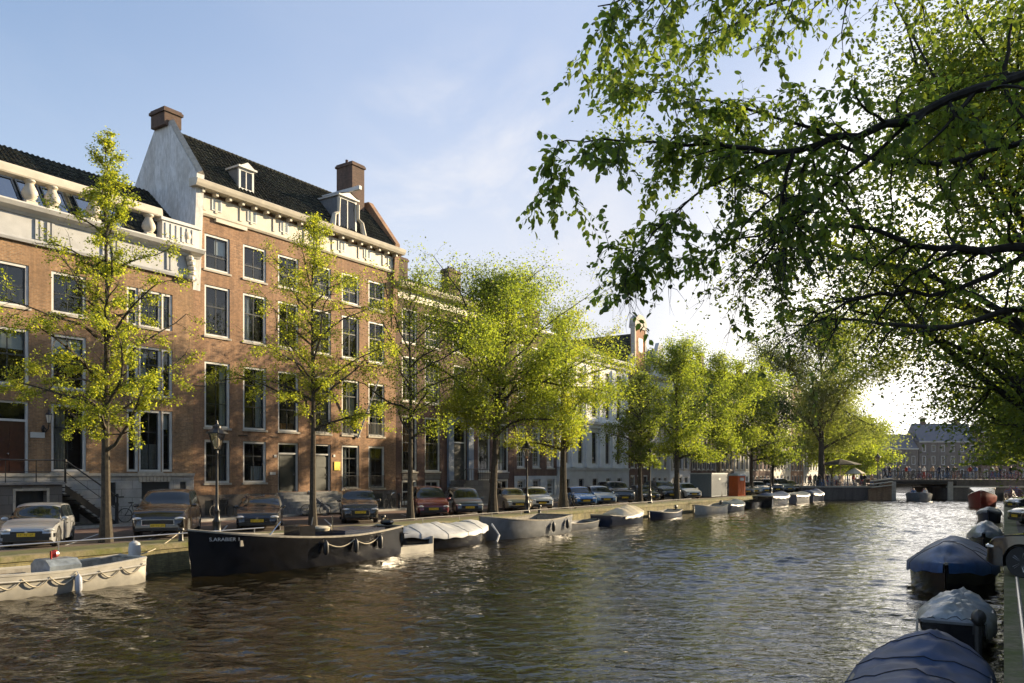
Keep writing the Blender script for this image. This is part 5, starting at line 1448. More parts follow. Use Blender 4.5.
def car(label, t, n, kind, L_, W_, H_, paint, yaw=None, detail=True, grille='dark', group='cars parked nose-out along the house-side quay', world=None, rails=False, badge=None, name='parked_car', bump=None):
    sp = BODY[kind]
    belt = smooth_pts([(x * L_ - L_ / 2, z * H_) for x, z in sp['belt']], 1); roof = smooth_pts([(x * L_ - L_ / 2, z * H_) for x, z in sp['roof']], 2)
    hw = W_ / 2; wr = .33 if H_ < 1.6 else .37
    xf, xr = L_ * .5 - (.19 * L_), -L_ * .5 + (.19 * L_)
    clear = .19 if H_ < 1.6 else .24
    xs = set(np.round(np.concatenate([np.linspace(-L_ / 2, L_ / 2, 40), xf + (wr + .05) * np.cos(np.linspace(0, PI, 13)), xr + (wr + .05) * np.cos(np.linspace(0, PI, 13)), [-L_ / 2 + .03, L_ / 2 - .03, L_ / 2 - .08]]), 3).tolist())
    xs = sorted(xs)
    def sec(x):
        u = abs(x) / (L_ / 2)
        w_ = hw * (1 - .10 * max(0, (u - .55) / .45) ** 2 - (.10 * max(0, (u - .93) / .07) ** 2))
        zb = clear + (.10 * max(0, (u - .9) / .1))
        for xc in (xf, xr):
            d = abs(x - xc)
            if d < wr + .05: zb = max(zb, wr + math.sqrt((wr + .05) ** 2 - d * d) - .02)
        zt = interp(x, belt); zr = max(interp(x, roof), zt + .012)
        zb = min(zb, zt - .06)
        g_ = zr - zt; inn = .30 * g_; zm = max(zb + .03, min(clear + .38 * (zt - clear), zt - .04))
        wt = w_ * .955
        return [(x, 0, zb), (x, w_ - .22, zb), (x, w_ * .975, zb), (x, w_, zm), (x, w_ * .985, zt - .05 * (zt - zb)), (x, wt, zt), (x, wt - inn * .92, zr - min(.05, g_ * .4)), (x, wt - inn - .14, zr - .004), (x, (wt - inn) * .45, zr + .012), (x, 0, zr + .018)]
    S = {x: sec(x) for x in xs}
    if world is None:
        loc = P(t, n, SZ); rz = math.atan2(-.97, .24) if yaw is None else yaw
    else: loc, rz = world
    root = empty(name, label, 'car', loc, rz, group)
    b = MB()
    for s in (1, -1):
        rows_ = [[(p[0], p[1] * s, p[2]) for p in S[x]] for x in xs]
        b.grid(rows_, flip=(s < 0))
    for x in (xs[0], xs[-1]):
        r_ = S[x]; pts = [(p[0], p[1], p[2]) for p in r_] + [(p[0], -p[1], p[2]) for p in r_[::-1]]
        b.poly(pts)
    me = b.mesh('body', M[paint] if isinstance(paint, str) else paint); weld(me, .002); me.polygons.foreach_set('use_smooth', [True] * len(me.polygons)); me.set_sharp_from_angle(angle=R(34))
    body = link('body', me, root)
    # glass
    def surf(x, j, s, off=.006):
        a = sec(x); i = int(j); f = j - i; i = min(i, len(a) - 2)
        p = [a[i][k] * (1 - f) + a[i + 1][k] * f for k in range(3)]
        return (p[0], (p[1] + off) * s if p[1] > 0.001 or i < 8 else p[1] * s, p[2] + (off if i >= 7 else off * .4))
    def patch(nm, x0, x1, j0, j1, sides=(1,), nx=8, nj=2, mm='carglass', off=.008, par=None, trap=0.0):
        bb = MB()
        for s in sides:
            rr = []
            for q in range(nx + 1):
                x = x0 + (x1 - x0) * q / nx
                rr.append([surf(x, j0 + (j1 - j0) * k / nj, s, off) for k in range(nj + 1)])
            bb.grid(rr, flip=(s < 0))
        return bb.build(nm, M[mm], par or root, smooth=True)
    w0, w1 = [v * L_ - L_ / 2 for v in sp['ws']]
    bb = MB()
    rr = []
    for q in range(8):
        x = w0 + (w1 - w0) * q / 7; e = 6.08
        row = [surf(x, e + (9 - e) * k / 5, 1, .01) for k in range(6)]
        row[-1] = (row[-1][0], 0, row[-1][2])
        rr.append(row + [(p[0], -p[1], p[2]) for p in row[-2::-1]])
    bb.grid(rr); bb.build('windscreen', M['carglass'], root, smooth=True)
    s0, s1 = [v * L_ - L_ / 2 for v in sp['side']]; cuts = [s0] + [v * L_ - L_ / 2 for v in sp['pil']] + [s1]
    for s in (1, -1):
        for a, c in zip(cuts, cuts[1:]):
            patch('side_window', a + .03, c - .03, 5.12, 5.93, (s,), nx=7)
    sm_ = MB()
    for s in (1, -1):
        for xc in [s1 - .02, *cuts[1:-1], s0 + .12]:
            sm_.tube([surf(xc + (.05 if j < 3 else 0), j, s, .002) for j in (2.4, 3, 3.6, 4.3, 5)], .007, 3, cap=False)
    hx = [w1 + .06 + (L_ / 2 - .22 - w1) * q / 5 for q in range(6)]
    for s in (1, -1): sm_.tube([surf(x, 5.6, s, .004) for x in hx], .007, 3, cap=False)
    sm_.build('panel_gaps', M['black'], body)
    # wheels
    wk = (round(wr, 2),)
    if wk not in CARMESH:
        ty = MB(); ty.lathe([(wr * .66, -.10), (wr * .93, -.105), (wr, -.07), (wr, .07), (wr * .93, .105), (wr * .66, .10)], (0, 0, 0), 22, 'y')
        rm = MB(); rm.lathe([(wr * .66, -.09), (wr * .60, -.085), (wr * .56, .03), (wr * .66, .06)], (0, 0, 0), 22, 'y')
        for q in range(5):
            a = q * 2 * PI / 5
            for da in (-.11, .11):
                c0 = Vector((math.cos(a + da * 2.2) * wr * .1, -.07, math.sin(a + da * 2.2) * wr * .1)); c1 = Vector((math.cos(a + da) * wr * .62, -.085, math.sin(a + da) * wr * .62))
                rm.tube([c0, c1], [.03, .022], 4)
        rm.lathe([(.001, -.09), (.07, -.085), (.08, -.05), (.08, .0)], (0, 0, 0), 10, 'y')
        hb = MB(); hb.lathe([(.001, -.03), (wr * .6, -.03), (wr * .6, 0), (.001, 0)], (0, 0, 0), 16, 'y')
        CARMESH[wk] = (ty.mesh('tyre', M['rubber'], True), rm.mesh('rim', M['alloy'], True), hb.mesh('hub', M['plastic']))
    ty, rm, hb = CARMESH[wk]
    for xc in (xf, xr):
        for s in (1, -1):
            wo = link('wheel', hb, root, (xc, s * (hw - .14), wr)); 
            if s > 0: wo.rotation_euler = (0, 0, PI)
            link('tyre', ty, wo); link('rim', rm, wo)
    # front end
    zn = interp(L_ / 2 - .06, belt)
    def nose(x_in): return L_ / 2 - x_in
    hl = MB
    for s in (1, -1):
        h_ = MB(); cx, cy_, cz = L_ / 2 - .17, s * hw * .74, zn + (.02 if kind != 'suv' else .03)
        h_.ellipsoid((cx, cy_, cz), (.20, .20 if kind != 'mini' else .14, .075 if H_ > 1.45 else .07), 12, 7); ho = h_.build('headlight', M['lamp'], root, smooth=True)
        m_ = MB(); xm = w1 - .12 * (L_ / 4.2); zb_ = interp(xm, belt)
        m_.ellipsoid((xm - .02, s * (hw + .07), zb_ + .08), (.07, .11, .075), 10, 6); m_.tube([(xm, s * (hw - .08), zb_ + .0), (xm, s * (hw + .02), zb_ + .05)], .02, 5); m_.build('mirror', M[paint] if isinstance(paint, str) else paint, root, smooth=True)
        if detail:
            f_ = MB(); f_.box(L_ / 2 - .16, L_ / 2 - .025, s * hw * .62 - .12, s * hw * .62 + .12, clear + .12, clear + .2); f_.build('fog_lamp', M['plastic'], root)
            hd = MB()
            for k in range(2): hd.box(-L_ * .04 - k * L_ * .22, -L_ * .04 - k * L_ * .22 + .18, s * (hw - .004) - .015, s * (hw - .004) + .015, zb_ - .13, zb_ - .10)
            hd.build('door_handle', M['plastic'], root)
    gw, gz = (hw * .55, .085) if grille != 'big' else (hw * .46, .17)
    xg = L_ / 2 - .02
    g_ = MB(); g_.box(xg - .1, xg + .022, -gw, gw, zn - .10 - gz, zn - .015)
    for k in range(3): g_.box(xg + .02, xg + .03, -gw, gw, zn - .08 - gz + k * .05, zn - .065 - gz + k * .05)
    go = g_.build('grille', M['plastic'], root)
    c_ = MB()
    if grille in ('big', 'chrome'):
        c_.box(xg + .0, xg + .035, -gw - .025, gw + .025, zn - .015, zn + .005); c_.box(xg + .0, xg + .035, -gw - .025, gw + .025, zn - .12 - gz, zn - .10 - gz); c_.box(xg, xg + .035, -gw - .025, -gw, zn - .10 - gz, zn - .015); c_.box(xg, xg + .035, gw, gw + .025, zn - .10 - gz, zn - .015)
        c_.build('grille_frame', M['chrome'], go)
    bp = MB(); bp.prof([(0, 0), (0, 0)], 0, 0) if False else None
    bp.box(xg - .2, xg + .028, -hw * .80, hw * .80, clear + .06, clear + .17); bp.build('air_intake', M['plastic'], root)
    if bump:
        bb = MB(); bb.box(xg - .15, xg + .05, -hw * .86, hw * .86, clear + .17, clear + .29); bb.box(xg - .42, xg - .1, -hw * .97, -hw * .84, clear + .17, clear + .29); bb.box(xg - .42, xg - .1, hw * .84, hw * .97, clear + .17, clear + .29); bb.build('bumper_strip', M[bump], root)
    pz = clear + .2 if grille != 'big' else clear + .26
    p_ = MB(); p_.mi = 0; p_.box(xg + .03, xg + .062, -.26, .26, pz, pz + .115)
    p_.mi = 1; rg = random.Random(hash(label) % 1000)
    for k in range(8):
        if k in (2, 5): p_.box(xg + .062, xg + .064, -.21 + k * .055, -.19 + k * .055, pz + .052, pz + .062)
        else:
            y = -.215 + k * .055
            p_.box(xg + .062, xg + .064, y, y + .008, pz + .025, pz + .09); p_.box(xg + .062, xg + .064, y + .008, y + .034, pz + (.082 if k % 2 else .025), pz + (.09 if k % 2 else .033)); p_.box(xg + .062, xg + .064, y + .026, y + .034, pz + .04, pz + .09)
    p_.build('number_plate', [M['plate'], M['black']], root)
    if badge:
        q = MB(); q.poly([(xg + .04, 0, zn - .10), (xg + .04, .05, zn - .04), (xg + .04, 0, zn + .02), (xg + .04, -.05, zn - .04)]); q.build('badge', M['chrome'], root)
    if rails:
        q = MB()
        for s in (1, -1): q.tube([(-L_ * .42, s * hw * .70, H_ * .965), (-L_ * .3, s * hw * .70, H_ * 1.02), (L_ * .02, s * hw * .70, H_ * 1.03), (L_ * .08, s * hw * .70, H_ * .985)], .02, 5)
        q.build('roof_rails', M['chrome'], root)
    return root


PA = {
    'silver': paint_mat('paint_silver', (0.40, 0.41, 0.43), .35, .3), 'brownblack': paint_mat('paint_brown_black', (0.022, 0.017, 0.015), .1, .18), 'blackblue': paint_mat('paint_black_blue', (0.010, 0.013, 0.022), .1, .18),
    'bronze': paint_mat('paint_dark_bronze', (0.035, 0.027, 0.021), .1, .2), 'wine': paint_mat('paint_wine_red', (0.15, 0.015, 0.022), .4, .25), 'slate': paint_mat('paint_slate_grey', (0.11, 0.13, 0.15), .5, .3),
    'champagne': paint_mat('paint_champagne', (0.42, 0.36, 0.26), .3, .3), 'white': paint_mat('paint_white', (0.62, 0.62, 0.6), .0, .3), 'blue': paint_mat('paint_blue', (0.02, 0.12, 0.32), .3, .25), 'paleblue': paint_mat('paint_pale_blue', (0.22, 0.29, 0.36), .5, .3),
    'black': paint_mat('paint_black', (0.012, 0.012, 0.014), .3, .2), 'darkgreen': paint_mat('paint_dark_grey', (0.04, 0.045, 0.05), .4, .25),
}
car('silver small hatchback with black bumper strip parked beside the first elm', 14.0, 28.9, 'hatch', 3.8, 1.65, 1.42, PA['silver'], bump='plastic', badge=1, yaw=math.atan2(-.95, .32))
car('tall dark brown SUV with chrome grille parked right of the first elm', 19.1, 29.2, 'suv', 4.85, 1.98, 1.80, PA['brownblack'], grille='chrome')
car('black-blue estate car with brown sheen roof behind the long black barge', 23.6, 29.2, 'wagon', 4.7, 1.84, 1.46, PA['blackblue'], rails=True, badge=1)
car('dark bronze compact SUV with large framed grille before the stone stoops', 29.6, 29.1, 'suv', 4.4, 1.83, 1.62, PA['bronze'], grille='big', rails=True)
car('wine red people carrier nose-out behind the tarp-covered boat', 35.4, 29.3, 'mpv', 4.5, 1.85, 1.72, PA['wine'])
car('slate grey small family car right of the wine red one', 38.9, 29.4, 'mpv', 4.1, 1.76, 1.58, PA['slate'])
car('champagne boxy old estate car between two elm trunks', 44.4, 29.6, 'wagon', 4.65, 1.74, 1.46, PA['champagne'], grille='chrome')
car('small white hatchback left of the trunk with yellow hanging leaves', 47.0, 29.3, 'hatch', 3.6, 1.65, 1.5, PA['white'])
car('bright blue stubby hatchback with round lamps', 52.6, 29.0, 'hatch', 3.75, 1.7, 1.44, PA['blue'])
car('pale blue-grey hatchback right of the bright blue one', 56.1, 29.2, 'hatch', 4.1, 1.74, 1.45, PA['paleblue'])
car('large dark SUV with sloped bonnet before the white palace front', 59.8, 29.6, 'suv', 4.75, 1.92, 1.78, PA['darkgreen'])
car('low black hatchback between two dark SUVs', 64.8, 29.3, 'hatch', 3.9, 1.7, 1.42, PA['black'])
car('black SUV beside the elm right of the white palace front', 69.6, 29.6, 'suv', 4.7, 1.9, 1.76, PA['black'])
car('white hatchback left of the grey work cabin', 74.4, 29.2, 'hatch', 4.0, 1.72, 1.5, PA['white'])
car('dusty grey hatchback just right of the orange toilet', 89.0, 28.6, 'hatch', 4.2, 1.75, 1.45, PA['slate'])
car('silver grey hatchback second right of the orange toilet', 91.6, 28.6, 'hatch', 4.2, 1.75, 1.47, PA['silver'])
car('light blue-grey saloon third right of the orange toilet', 95.0, 28.4, 'sedan', 4.6, 1.8, 1.47, PA['paleblue'])
car('dark SUV fourth right of the orange toilet', 99.6, 28.4, 'suv', 4.6, 1.85, 1.75, PA['black'])
car('grey van-like car fifth right of the orange toilet', 104.2, 28.2, 'mpv', 4.7, 1.85, 1.8, PA['slate'])
car('black saloon at the bridge end of the car row', 107.5, 28.0, 'sedan', 4.7, 1.8, 1.5, PA['black'])
car('black car with alloy wheels parked aslant at the near right quay edge', 0, 0, 'suv', 4.6, 1.85, 1.66, PA['black'], world=(Vector((13.35, 17.85, SZ)), R(122)), group='cars on the camera-side quay')
car('black hatchback parked farther along the camera-side quay', 0, 0, 'hatch', 4.1, 1.75, 1.5, PA['black'], world=(Vector((25.6, 37.2, SZ)), R(172)), group='cars on the camera-side quay')
car('dark grey estate on the camera-side quay beyond the tarped boats', 0, 0, 'wagon', 4.5, 1.8, 1.48, PA['darkgreen'], world=(Vector((34.2, 51.0, SZ)), R(172)), group='cars on the camera-side quay')

# ------------------------------------------------------------------ boats
def hull_fn(L_, B, H_, bow_rise, stern_w=.75, stern_rise=.14, full=.55):
    def half(u):                                   # u 0 stern .. 1 bow
        if u < .45: v = stern_w + (1 - stern_w) * math.sin(PI / 2 * u / .45)
        else: v = max(0.0, 1 - ((u - .45) / .55) ** (1.8 + full)) ** .85
        return max(.015, B / 2 * v)
    def sheer(u): return H_ + bow_rise * max(0, (u - .35) / .65) ** 1.9 + stern_rise * max(0, (.35 - u) / .35) ** 1.6
    return half, sheer


def boat(label, pos, heading, L_=5, B=1.9, H_=.5, bow=.35, stern_w=.75, hull='hullwhite', inner='woodgrey', rim='wood', tarp=None, th=.35, tnoise=.03, group='boats moored along the house-side quay', thwarts=3, name='moored_boat', outboard=False, fenders=(), double=None, stripe=None, ridge=None, name_text=None, skirt=.16, ropes=False, transom=None, cover_u=(0.0, 1.0), swag=False):
    """pos: water-level centre, heading: angle of the bow"""
    root = empty(name, label, 'boat', pos, heading, group)
    half, sheer = hull_fn(L_, B, H_, bow, stern_w)
    N_ = 26; us = [k / N_ for k in range(N_ + 1)]
    def X(u): return -L_ / 2 + L_ * u
    b = MB()
    for s in (1, -1):
        rows_ = []
        for u in us:
            h_, z = half(u), sheer(u); r_ = max(0, (u - .75) / .25) ** 2; xb = X(u) + (.10 * L_ * .3) * r_
            k = .62 + .3 * (1 - r_)
            rows_.append([(X(u) - .16 * L_ * .3 * r_ * 1.2, 0, -.28), (X(u) - .1 * L_ * .3 * r_, s * h_ * k * .8, -.22), (X(u) - .04 * L_ * .3 * r_, s * h_ * (k + .02), .04), (X(u), s * h_ * .96, z * .55), (X(u) + .02 * r_, s * h_, z * .86), (X(u) + .04 * r_, s * h_, z)])
        b.grid(rows_, flip=(s < 0))
    h0, z0 = half(0), sheer(0)
    b.poly([(X(0), h0, z0), (X(0), h0 * .96, z0 * .55), (X(0), h0 * .9, .04), (X(0), h0 * .74, -.22), (X(0), -h0 * .74, -.22), (X(0), -h0 * .9, .04), (X(0), -h0 * .96, z0 * .55), (X(0), -h0, z0)])
    me = b.mesh('hull', M[hull]); weld(me, .004); me.polygons.foreach_set('use_smooth', [True] * len(me.polygons)); me.set_sharp_from_angle(angle=R(45)); link('hull', me, root)
    if transom:
        b = MB(); b.box(X(0) - .03, X(0) - .002, -h0 * .93, h0 * .93, .05, z0 - .02); b.build('transom', M[transom], root)
    # inner shell
    b = MB(); fl = min(.12, H_ * .35)
    for s in (1, -1):
        rows_ = []
        for u in us[1:-1]:
            h_, z = max(.01, half(u) - .06), sheer(u); rows_.append([(X(u), 0, fl), (X(u), s * h_ * .8, fl), (X(u), s * h_ * .97, (z + fl) / 2), (X(u), s * h_, z - .01)])
        b.grid(rows_, flip=(s > 0))
    u = us[1]; h_ = half(u) - .06; z = sheer(u); b.poly([(X(u), -h_ * .8, fl), (X(u), -h_, z), (X(u), h_, z), (X(u), h_ * .8, fl)])
    b.build('inner_hull', M[inner], root)
    b = MB(); path = [(X(u) + (.02 if u == 1 else 0), half(u) - .02, sheer(u) + .01) for u in us] + [(X(u), -half(u) + .02, sheer(u) + .01) for u in us[::-1]]
    b.tube(path + [path[0]], .045 if L_ > 4 else .03, 5); b.build('gunwale', M[rim], root, smooth=True)
    if stripe:
        b = MB()
        for s in (1, -1): b.tube([(X(u) + .02, s * (half(u) + .012), sheer(u) * .74) for u in us], .03, 4)
        b.build('rubbing_strake', M[stripe], root)
    if tarp:
        rg = np.random.default_rng(abs(hash(label)) % 1000 if False else int(L_ * 131 + B * 57 + H_ * 11))
        b = MB(); rows_ = []; J = 14; ph = rg.uniform(0, 6, 8); NU = 44
        for q in range(NU + 1):
            u = cover_u[0] + (cover_u[1] - cover_u[0]) * q / NU; h_, z = half(u) + .05, sheer(u)
            e = min(1, (u - cover_u[0]) * 7) * min(1, (cover_u[1] - u) * 4 + .02); e = math.sin(PI / 2 * max(0, min(1, e)))
            tt = th * e * (1 + .12 * math.sin(u * 9 + ph[0])) + (ridge(u) if ridge else 0)
            row = [(X(u), -h_ - .012, z - skirt - .03 * math.sin(u * 40 + ph[7]))]
            for j in range(J + 1):
                v = -1 + 2 * j / J; y = v * h_
                zz = z + .02 + tt * (1 - abs(v) ** 1.5) ** .9
                zz += tnoise * (math.sin(u * 23 + v * 3 + ph[1]) * math.sin(v * 7 + u * 9 + ph[2]) + .6 * math.sin(u * 55 + ph[3] + 4 * v * v) * (1 - abs(v)) + .5 * math.sin(v * 17 + u * 31 + ph[4])) * (1 - abs(v) ** 4)
                zz -= .05 * max(0, math.sin(u * PI * 5)) * (1 - abs(v)) * (th > .2)
                row.append((X(u), y, zz))
            row.append((X(u), h_ + .012, z - skirt - .03 * math.sin(u * 37 + ph[6])))
            rows_.append(row)
        b.grid(rows_); me = b.mesh('tarpaulin', M[tarp]); me.polygons.foreach_set('use_smooth', [True] * len(me.polygons)); to = link('tarpaulin', me, root)
        b = MB()
        for q in (range(5, NU - 3, 9) if ropes else (1,)):
            b.tube([(p[0], p[1], p[2] + .008) for p in rows_[q]], .012 if ropes is True else .007, 4)
        b.build('tie_ropes' if ropes is True else 'seam', M['rope'] if ropes is True else M['black'], to)
    else:
        for q in range(thwarts):
            u = .2 + .5 * q / max(1, thwarts - 1) if thwarts > 1 else .4
            b = MB(); h_ = half(u) - .05; b.box(X(u) - .12, X(u) + .12, -h_, h_, sheer(u) - .16, sheer(u) - .12); b.build('thwart', M['wood'], root)
        b = MB(); rows_ = []
        for u in (.80, .86, .92, .98): h_ = max(.01, half(u) - .05); rows_.append([(X(u), -h_, sheer(u) - .05), (X(u), h_, sheer(u) - .05)])
        b.grid(rows_); b.build('fore_deck', M[rim if rim != 'hullwhite' else 'hullwhite'], root)
    for u, s in fenders:
        b = MB(); z = sheer(u); b.lathe([(.02, .02), (.09, .0 - .08), (.10, -.2), (.10, -.42), (.06, -.5), (.02, -.52)], (X(u), s * (half(u) + .10), z - .12), 10); b.tube([(X(u), s * (half(u) - .03), z + .03), (X(u), s * (half(u) + .1), z - .1)], .012, 4)
        b.build('fender', M['fender' if hull == 'hullwhite' else 'plastic'], root, smooth=True)
    if swag:
        b = MB()
        for s in (1, -1):
            pts = []
            for q in range(81):
                u = .02 + .95 * q / 80; pts.append((X(u), s * (half(u) * .985 + .03), sheer(u) * .76 - .24 * abs(math.sin(q * PI / 8)) + .04))
            b.tube(pts, .022, 4)
        b.build('grab_rope', M['rope'], root)
    if outboard:
        out_motor(root, X(0) - .12, 0, z0)
    return root


def out_motor(root, x, y, z, c='plastic'):
    b = MB(); b.ellipsoid((x - .12, y, z + .22), (.26, .13, .15), 12, 8); o = b.build('outboard_cowl', M[c], root, smooth=True)
    b = MB(); b.tube([(x - .1, y, z + .12), (x - .1, y, -.15)], [.08, .05], 8); b.box(x - .3, x, y - .02, y + .02, -.12, -.06); b.box(x + .0, x + .16, y - .1, y + .1, z - .12, z + .05); b.tube([(x + .05, y, z + .2), (x + .5, y + .05, z + .28)], .02, 5); b.build('motor_leg', M['plastic'], o)
    b = MB(); b.box(x - .32, x + .10, y - .125, y + .125, z + .19, z + .215); b.build('cowl_band', M['chrome'], o)
    return o


DH = RZ            # heading along the canal, away from the camera
def bp(t, n=24.0, z=0.0): return P(t, n, z)
b1 = boat('white open sloop with rope swags and blue fender at the lower left', bp(10.6, 23.95), DH + PI, 7.6, 2.05, .62, .35, .72, 'hullwhite', 'woodgrey', 'hullwhite', fenders=((.30, 1),), stripe='hullwhite', swag=True, thwarts=3)
# its tarp-covered engine box, console and swivelled outboard
eb = MB(); eb.prof([(-.5, .2), (-.55, .75), (-.3, .92), (.3, .92), (.55, .75), (.5, .2)], -1.9, -1.0); eb.build('engine_cover', M['tarblue' if False else 'tarpclear'], b1)
eb = MB(); eb.ellipsoid((-1.4, 0, 1.05), (.14, .12, .12), 8, 6); eb.tube([(-1.25, .1, .92), (-1.25, .1, 1.15)], .03, 5); eb.build('red_tank', M['hullred'], b1)
om = MB(); om.lathe([(.05, 0), (.16, .05), (.19, .3), (.16, .55), (.05, .62)], (-3.98, -.2, .62), 12); om.tube([(-3.95, -.2, .7), (-4.1, -.25, .25), (-4.4, -.3, .12)], [.13, .11, .09], 8); om.build('covered_outboard', M['tarpgrey'], b1, smooth=True)

b2 = boat('long black steel barge with three black fenders and white name on the bow', bp(20.6, 23.1), DH + PI, 9.6, 2.7, 1.02, .52, .55, 'hullblack', 'hullblack', 'woodgrey', fenders=((.52, 1), (.36, 1), (.20, 1)), thwarts=0, group='boats moored along the house-side quay')
half2, sheer2 = hull_fn(9.6, 2.7, 1.02, .52, .55)
q = MB(); q.box(-.2, .55, -.4, .45, .3, 1.45); q.build('engine_box', M['hullblack'], b2)
q = MB(); q.lathe([(.02, 0), (.36, .05), (.4, .16), (.3, .22), (.1, .24), (.02, .2)], (-.75, .1, 1.15), 14); q.build('coiled_rope', M['rope'], b2, smooth=True)
q = MB(); q.box(-3.6, -1.2, -1.0, 1.0, .95, 1.12); q.box(-3.5, -1.3, -.9, .9, 1.12, 1.2); q.build('seat_cushions', M['hullnavy'], b2)
for pts_ in ([(-1.2, .3, 1.1), (-1.2, .3, 1.75)], [(-.9, -.6, 1.0), (-1.05, -.6, 1.7)], [(1.9, .2, 1.0), (1.3, .3, 1.65)]):
    q = MB(); q.tube(pts_, .022, 6); q.build('boat_hook', M['chrome'], b2)
q = MB(); q.box(1.2, 3.4, -.8, .8, .95, 1.15); q.build('fore_bench', M['woodgrey'], b2)
q = MB(); q.tube([(-4.72, 0, 1.0), (-4.9, 0, 1.25), (-4.6, 0, 1.45)], .035, 6); q.ellipsoid((-4.4, .2, 1.35), (.3, .3, .14), 10, 6); q.build('stern_rope_roll', M['hullblack'], b2)
q = MB()
for (u, s0_) in ((.52, .0), (.36, 0)):
    pts = [(-4.8 + 9.6 * (u - .16 * k / 8), half2(u - .16 * k / 8) + .03, 1.0 * .88 - .22 * math.sin(PI * k / 8)) for k in range(9)]; q.tube(pts, .022, 4)
q.build('fender_line', M['rope'], b2)
fc = bpy.data.curves.new('boat_name', 'FONT'); fc.body = 'S.ARABIER 1'; fc.size = .17; fc.extrude = .004; fc.materials.append(M['white'])
fo = bpy.data.objects.new('boat_name', fc); col.objects.link(fo)
dg = bpy.context.evaluated_depsgraph_get(); me = bpy.data.meshes.new_from_object(fo.evaluated_get(dg)); bpy.data.objects.remove(fo)
# wrap the lettering on the bow flank (port side faces the camera)
vv = [v.co.copy() for v in me.vertices]; mxx = max(v.x for v in vv)
for v, c in zip(me.vertices, vv):
    x = 4.3 - c.x; u = (x + 4.8) / 9.6; z = 1.08 + c.y + .35 * (u - .7)
    k = min(1, max(0, (z / sheer2(u) - .55) / .31)); y = half2(u) * (.96 + .04 * k) + .012 + c.z
    v.co = (x, y, z)
link('name_lettering', me, b2)
pl = empty('swim_platform', 'low wooden landing stage on the water behind the black barge', 'platform', bp(26.2, 23.2), DH)
q = MB(); q.box(-1.3, 1.2, -.8, .8, .12, .28); q.build('deck', M['woodgrey'], pl)
q = MB(); q.box(-1.3, 1.2, -.83, -.8, -.1, .30); q.box(1.2, 1.24, -.8, .8, -.1, .62); q.build('edge', M['hullwhite'], pl)

def ridge3(u): return 0.0
b3 = boat('black-hulled boat under a creased pale grey tarpaulin', bp(29.6, 23.5), DH, 6.8, 2.5, .62, .15, .35, 'hullblack', 'woodgrey', 'hullblack', tarp='tarpgrey', th=.42, tnoise=.03, ropes=True)
q = MB(); q.tube([(3.1, -.55, .85), (2.8, -1.2, .35), (2.3, -1.4, .05)], .05, 6); q.build('hose', M['tarpgrey'], b3)
q = MB(); q.box(-3.62, -3.42, -.05, .05, -.1, 1.0); q.build('rudder', M['wood'], b3)
b4 = boat('large grey wooden open boat with ragged edge and two bow lines', bp(36.3, 23.6), DH + PI, 7.4, 2.7, .85, .35, .85, 'hullgrey', 'woodgrey', 'woodgrey', fenders=((.35, 1), (.12, 1)), thwarts=4)
b5 = boat('flat dark grey punt low in the water', bp(43.2, 23.9), DH, 5.6, 1.7, .34, .1, .8, 'hullgrey', 'hullgrey', 'woodgrey', thwarts=2)
b6 = boat('navy boat with beige striped cover and folded hood at its stern', bp(49.0, 23.7), DH, 6.2, 2.1, .55, .25, .7, 'hullnavy', 'wood', 'hullbeige', tarp='hullbeige', th=.5, cover_u=(.25, .98), tnoise=.04)
b7 = boat('small dark dinghy with a white stern and outboard under the palace front', bp(56.4, 23.9), DH + PI, 4.8, 1.7, .42, .2, .75, 'hullnavy', 'hullwhite', 'hullwhite', outboard=True)
b8 = boat('long low white dinghy with outboard before the grey work cabin', bp(65.6, 23.7), DH + PI, 6.2, 1.9, .5, .3, .75, 'hullwhite', 'hullwhite', 'hullbeige', outboard=True)
b9 = boat('blue-grey tarpaulined boat before the orange toilet', bp(72.4, 23.9), DH, 5.2, 2.0, .5, .25, .75, 'hullgrey', 'woodgrey', 'hullgrey', tarp='tarpclear', th=.35)
b10 = boat('small black open boat next to the blue-grey tarped one', bp(77.8, 24.0), DH + PI, 4.6, 1.8, .5, .2, .75, 'hullblack', 'hullblack', 'hullblack', outboard=True)
b11 = boat('high black launch with pale stern shining in the sun', bp(84.5, 23.4), DH, 8.2, 2.6, .95, .3, .75, 'hullblack', 'woodgrey', 'hullbeige', tarp='tarblue', th=.35)
b12 = boat('plum coloured launch near the bridge end of the quay', bp(94.0, 23.5), DH, 7.6, 2.5, .85, .3, .75, 'hullgrey', 'wood', 'hullbeige', tarp='tarpclear', th=.3)
b13 = boat('dark covered boat last before the bridge wall', bp(102.0, 23.6), DH, 6.8, 2.4, .8, .3, .75, 'hullnavy', 'wood', 'hullbeige', tarp='tarblue', th=.5)
q = MB()
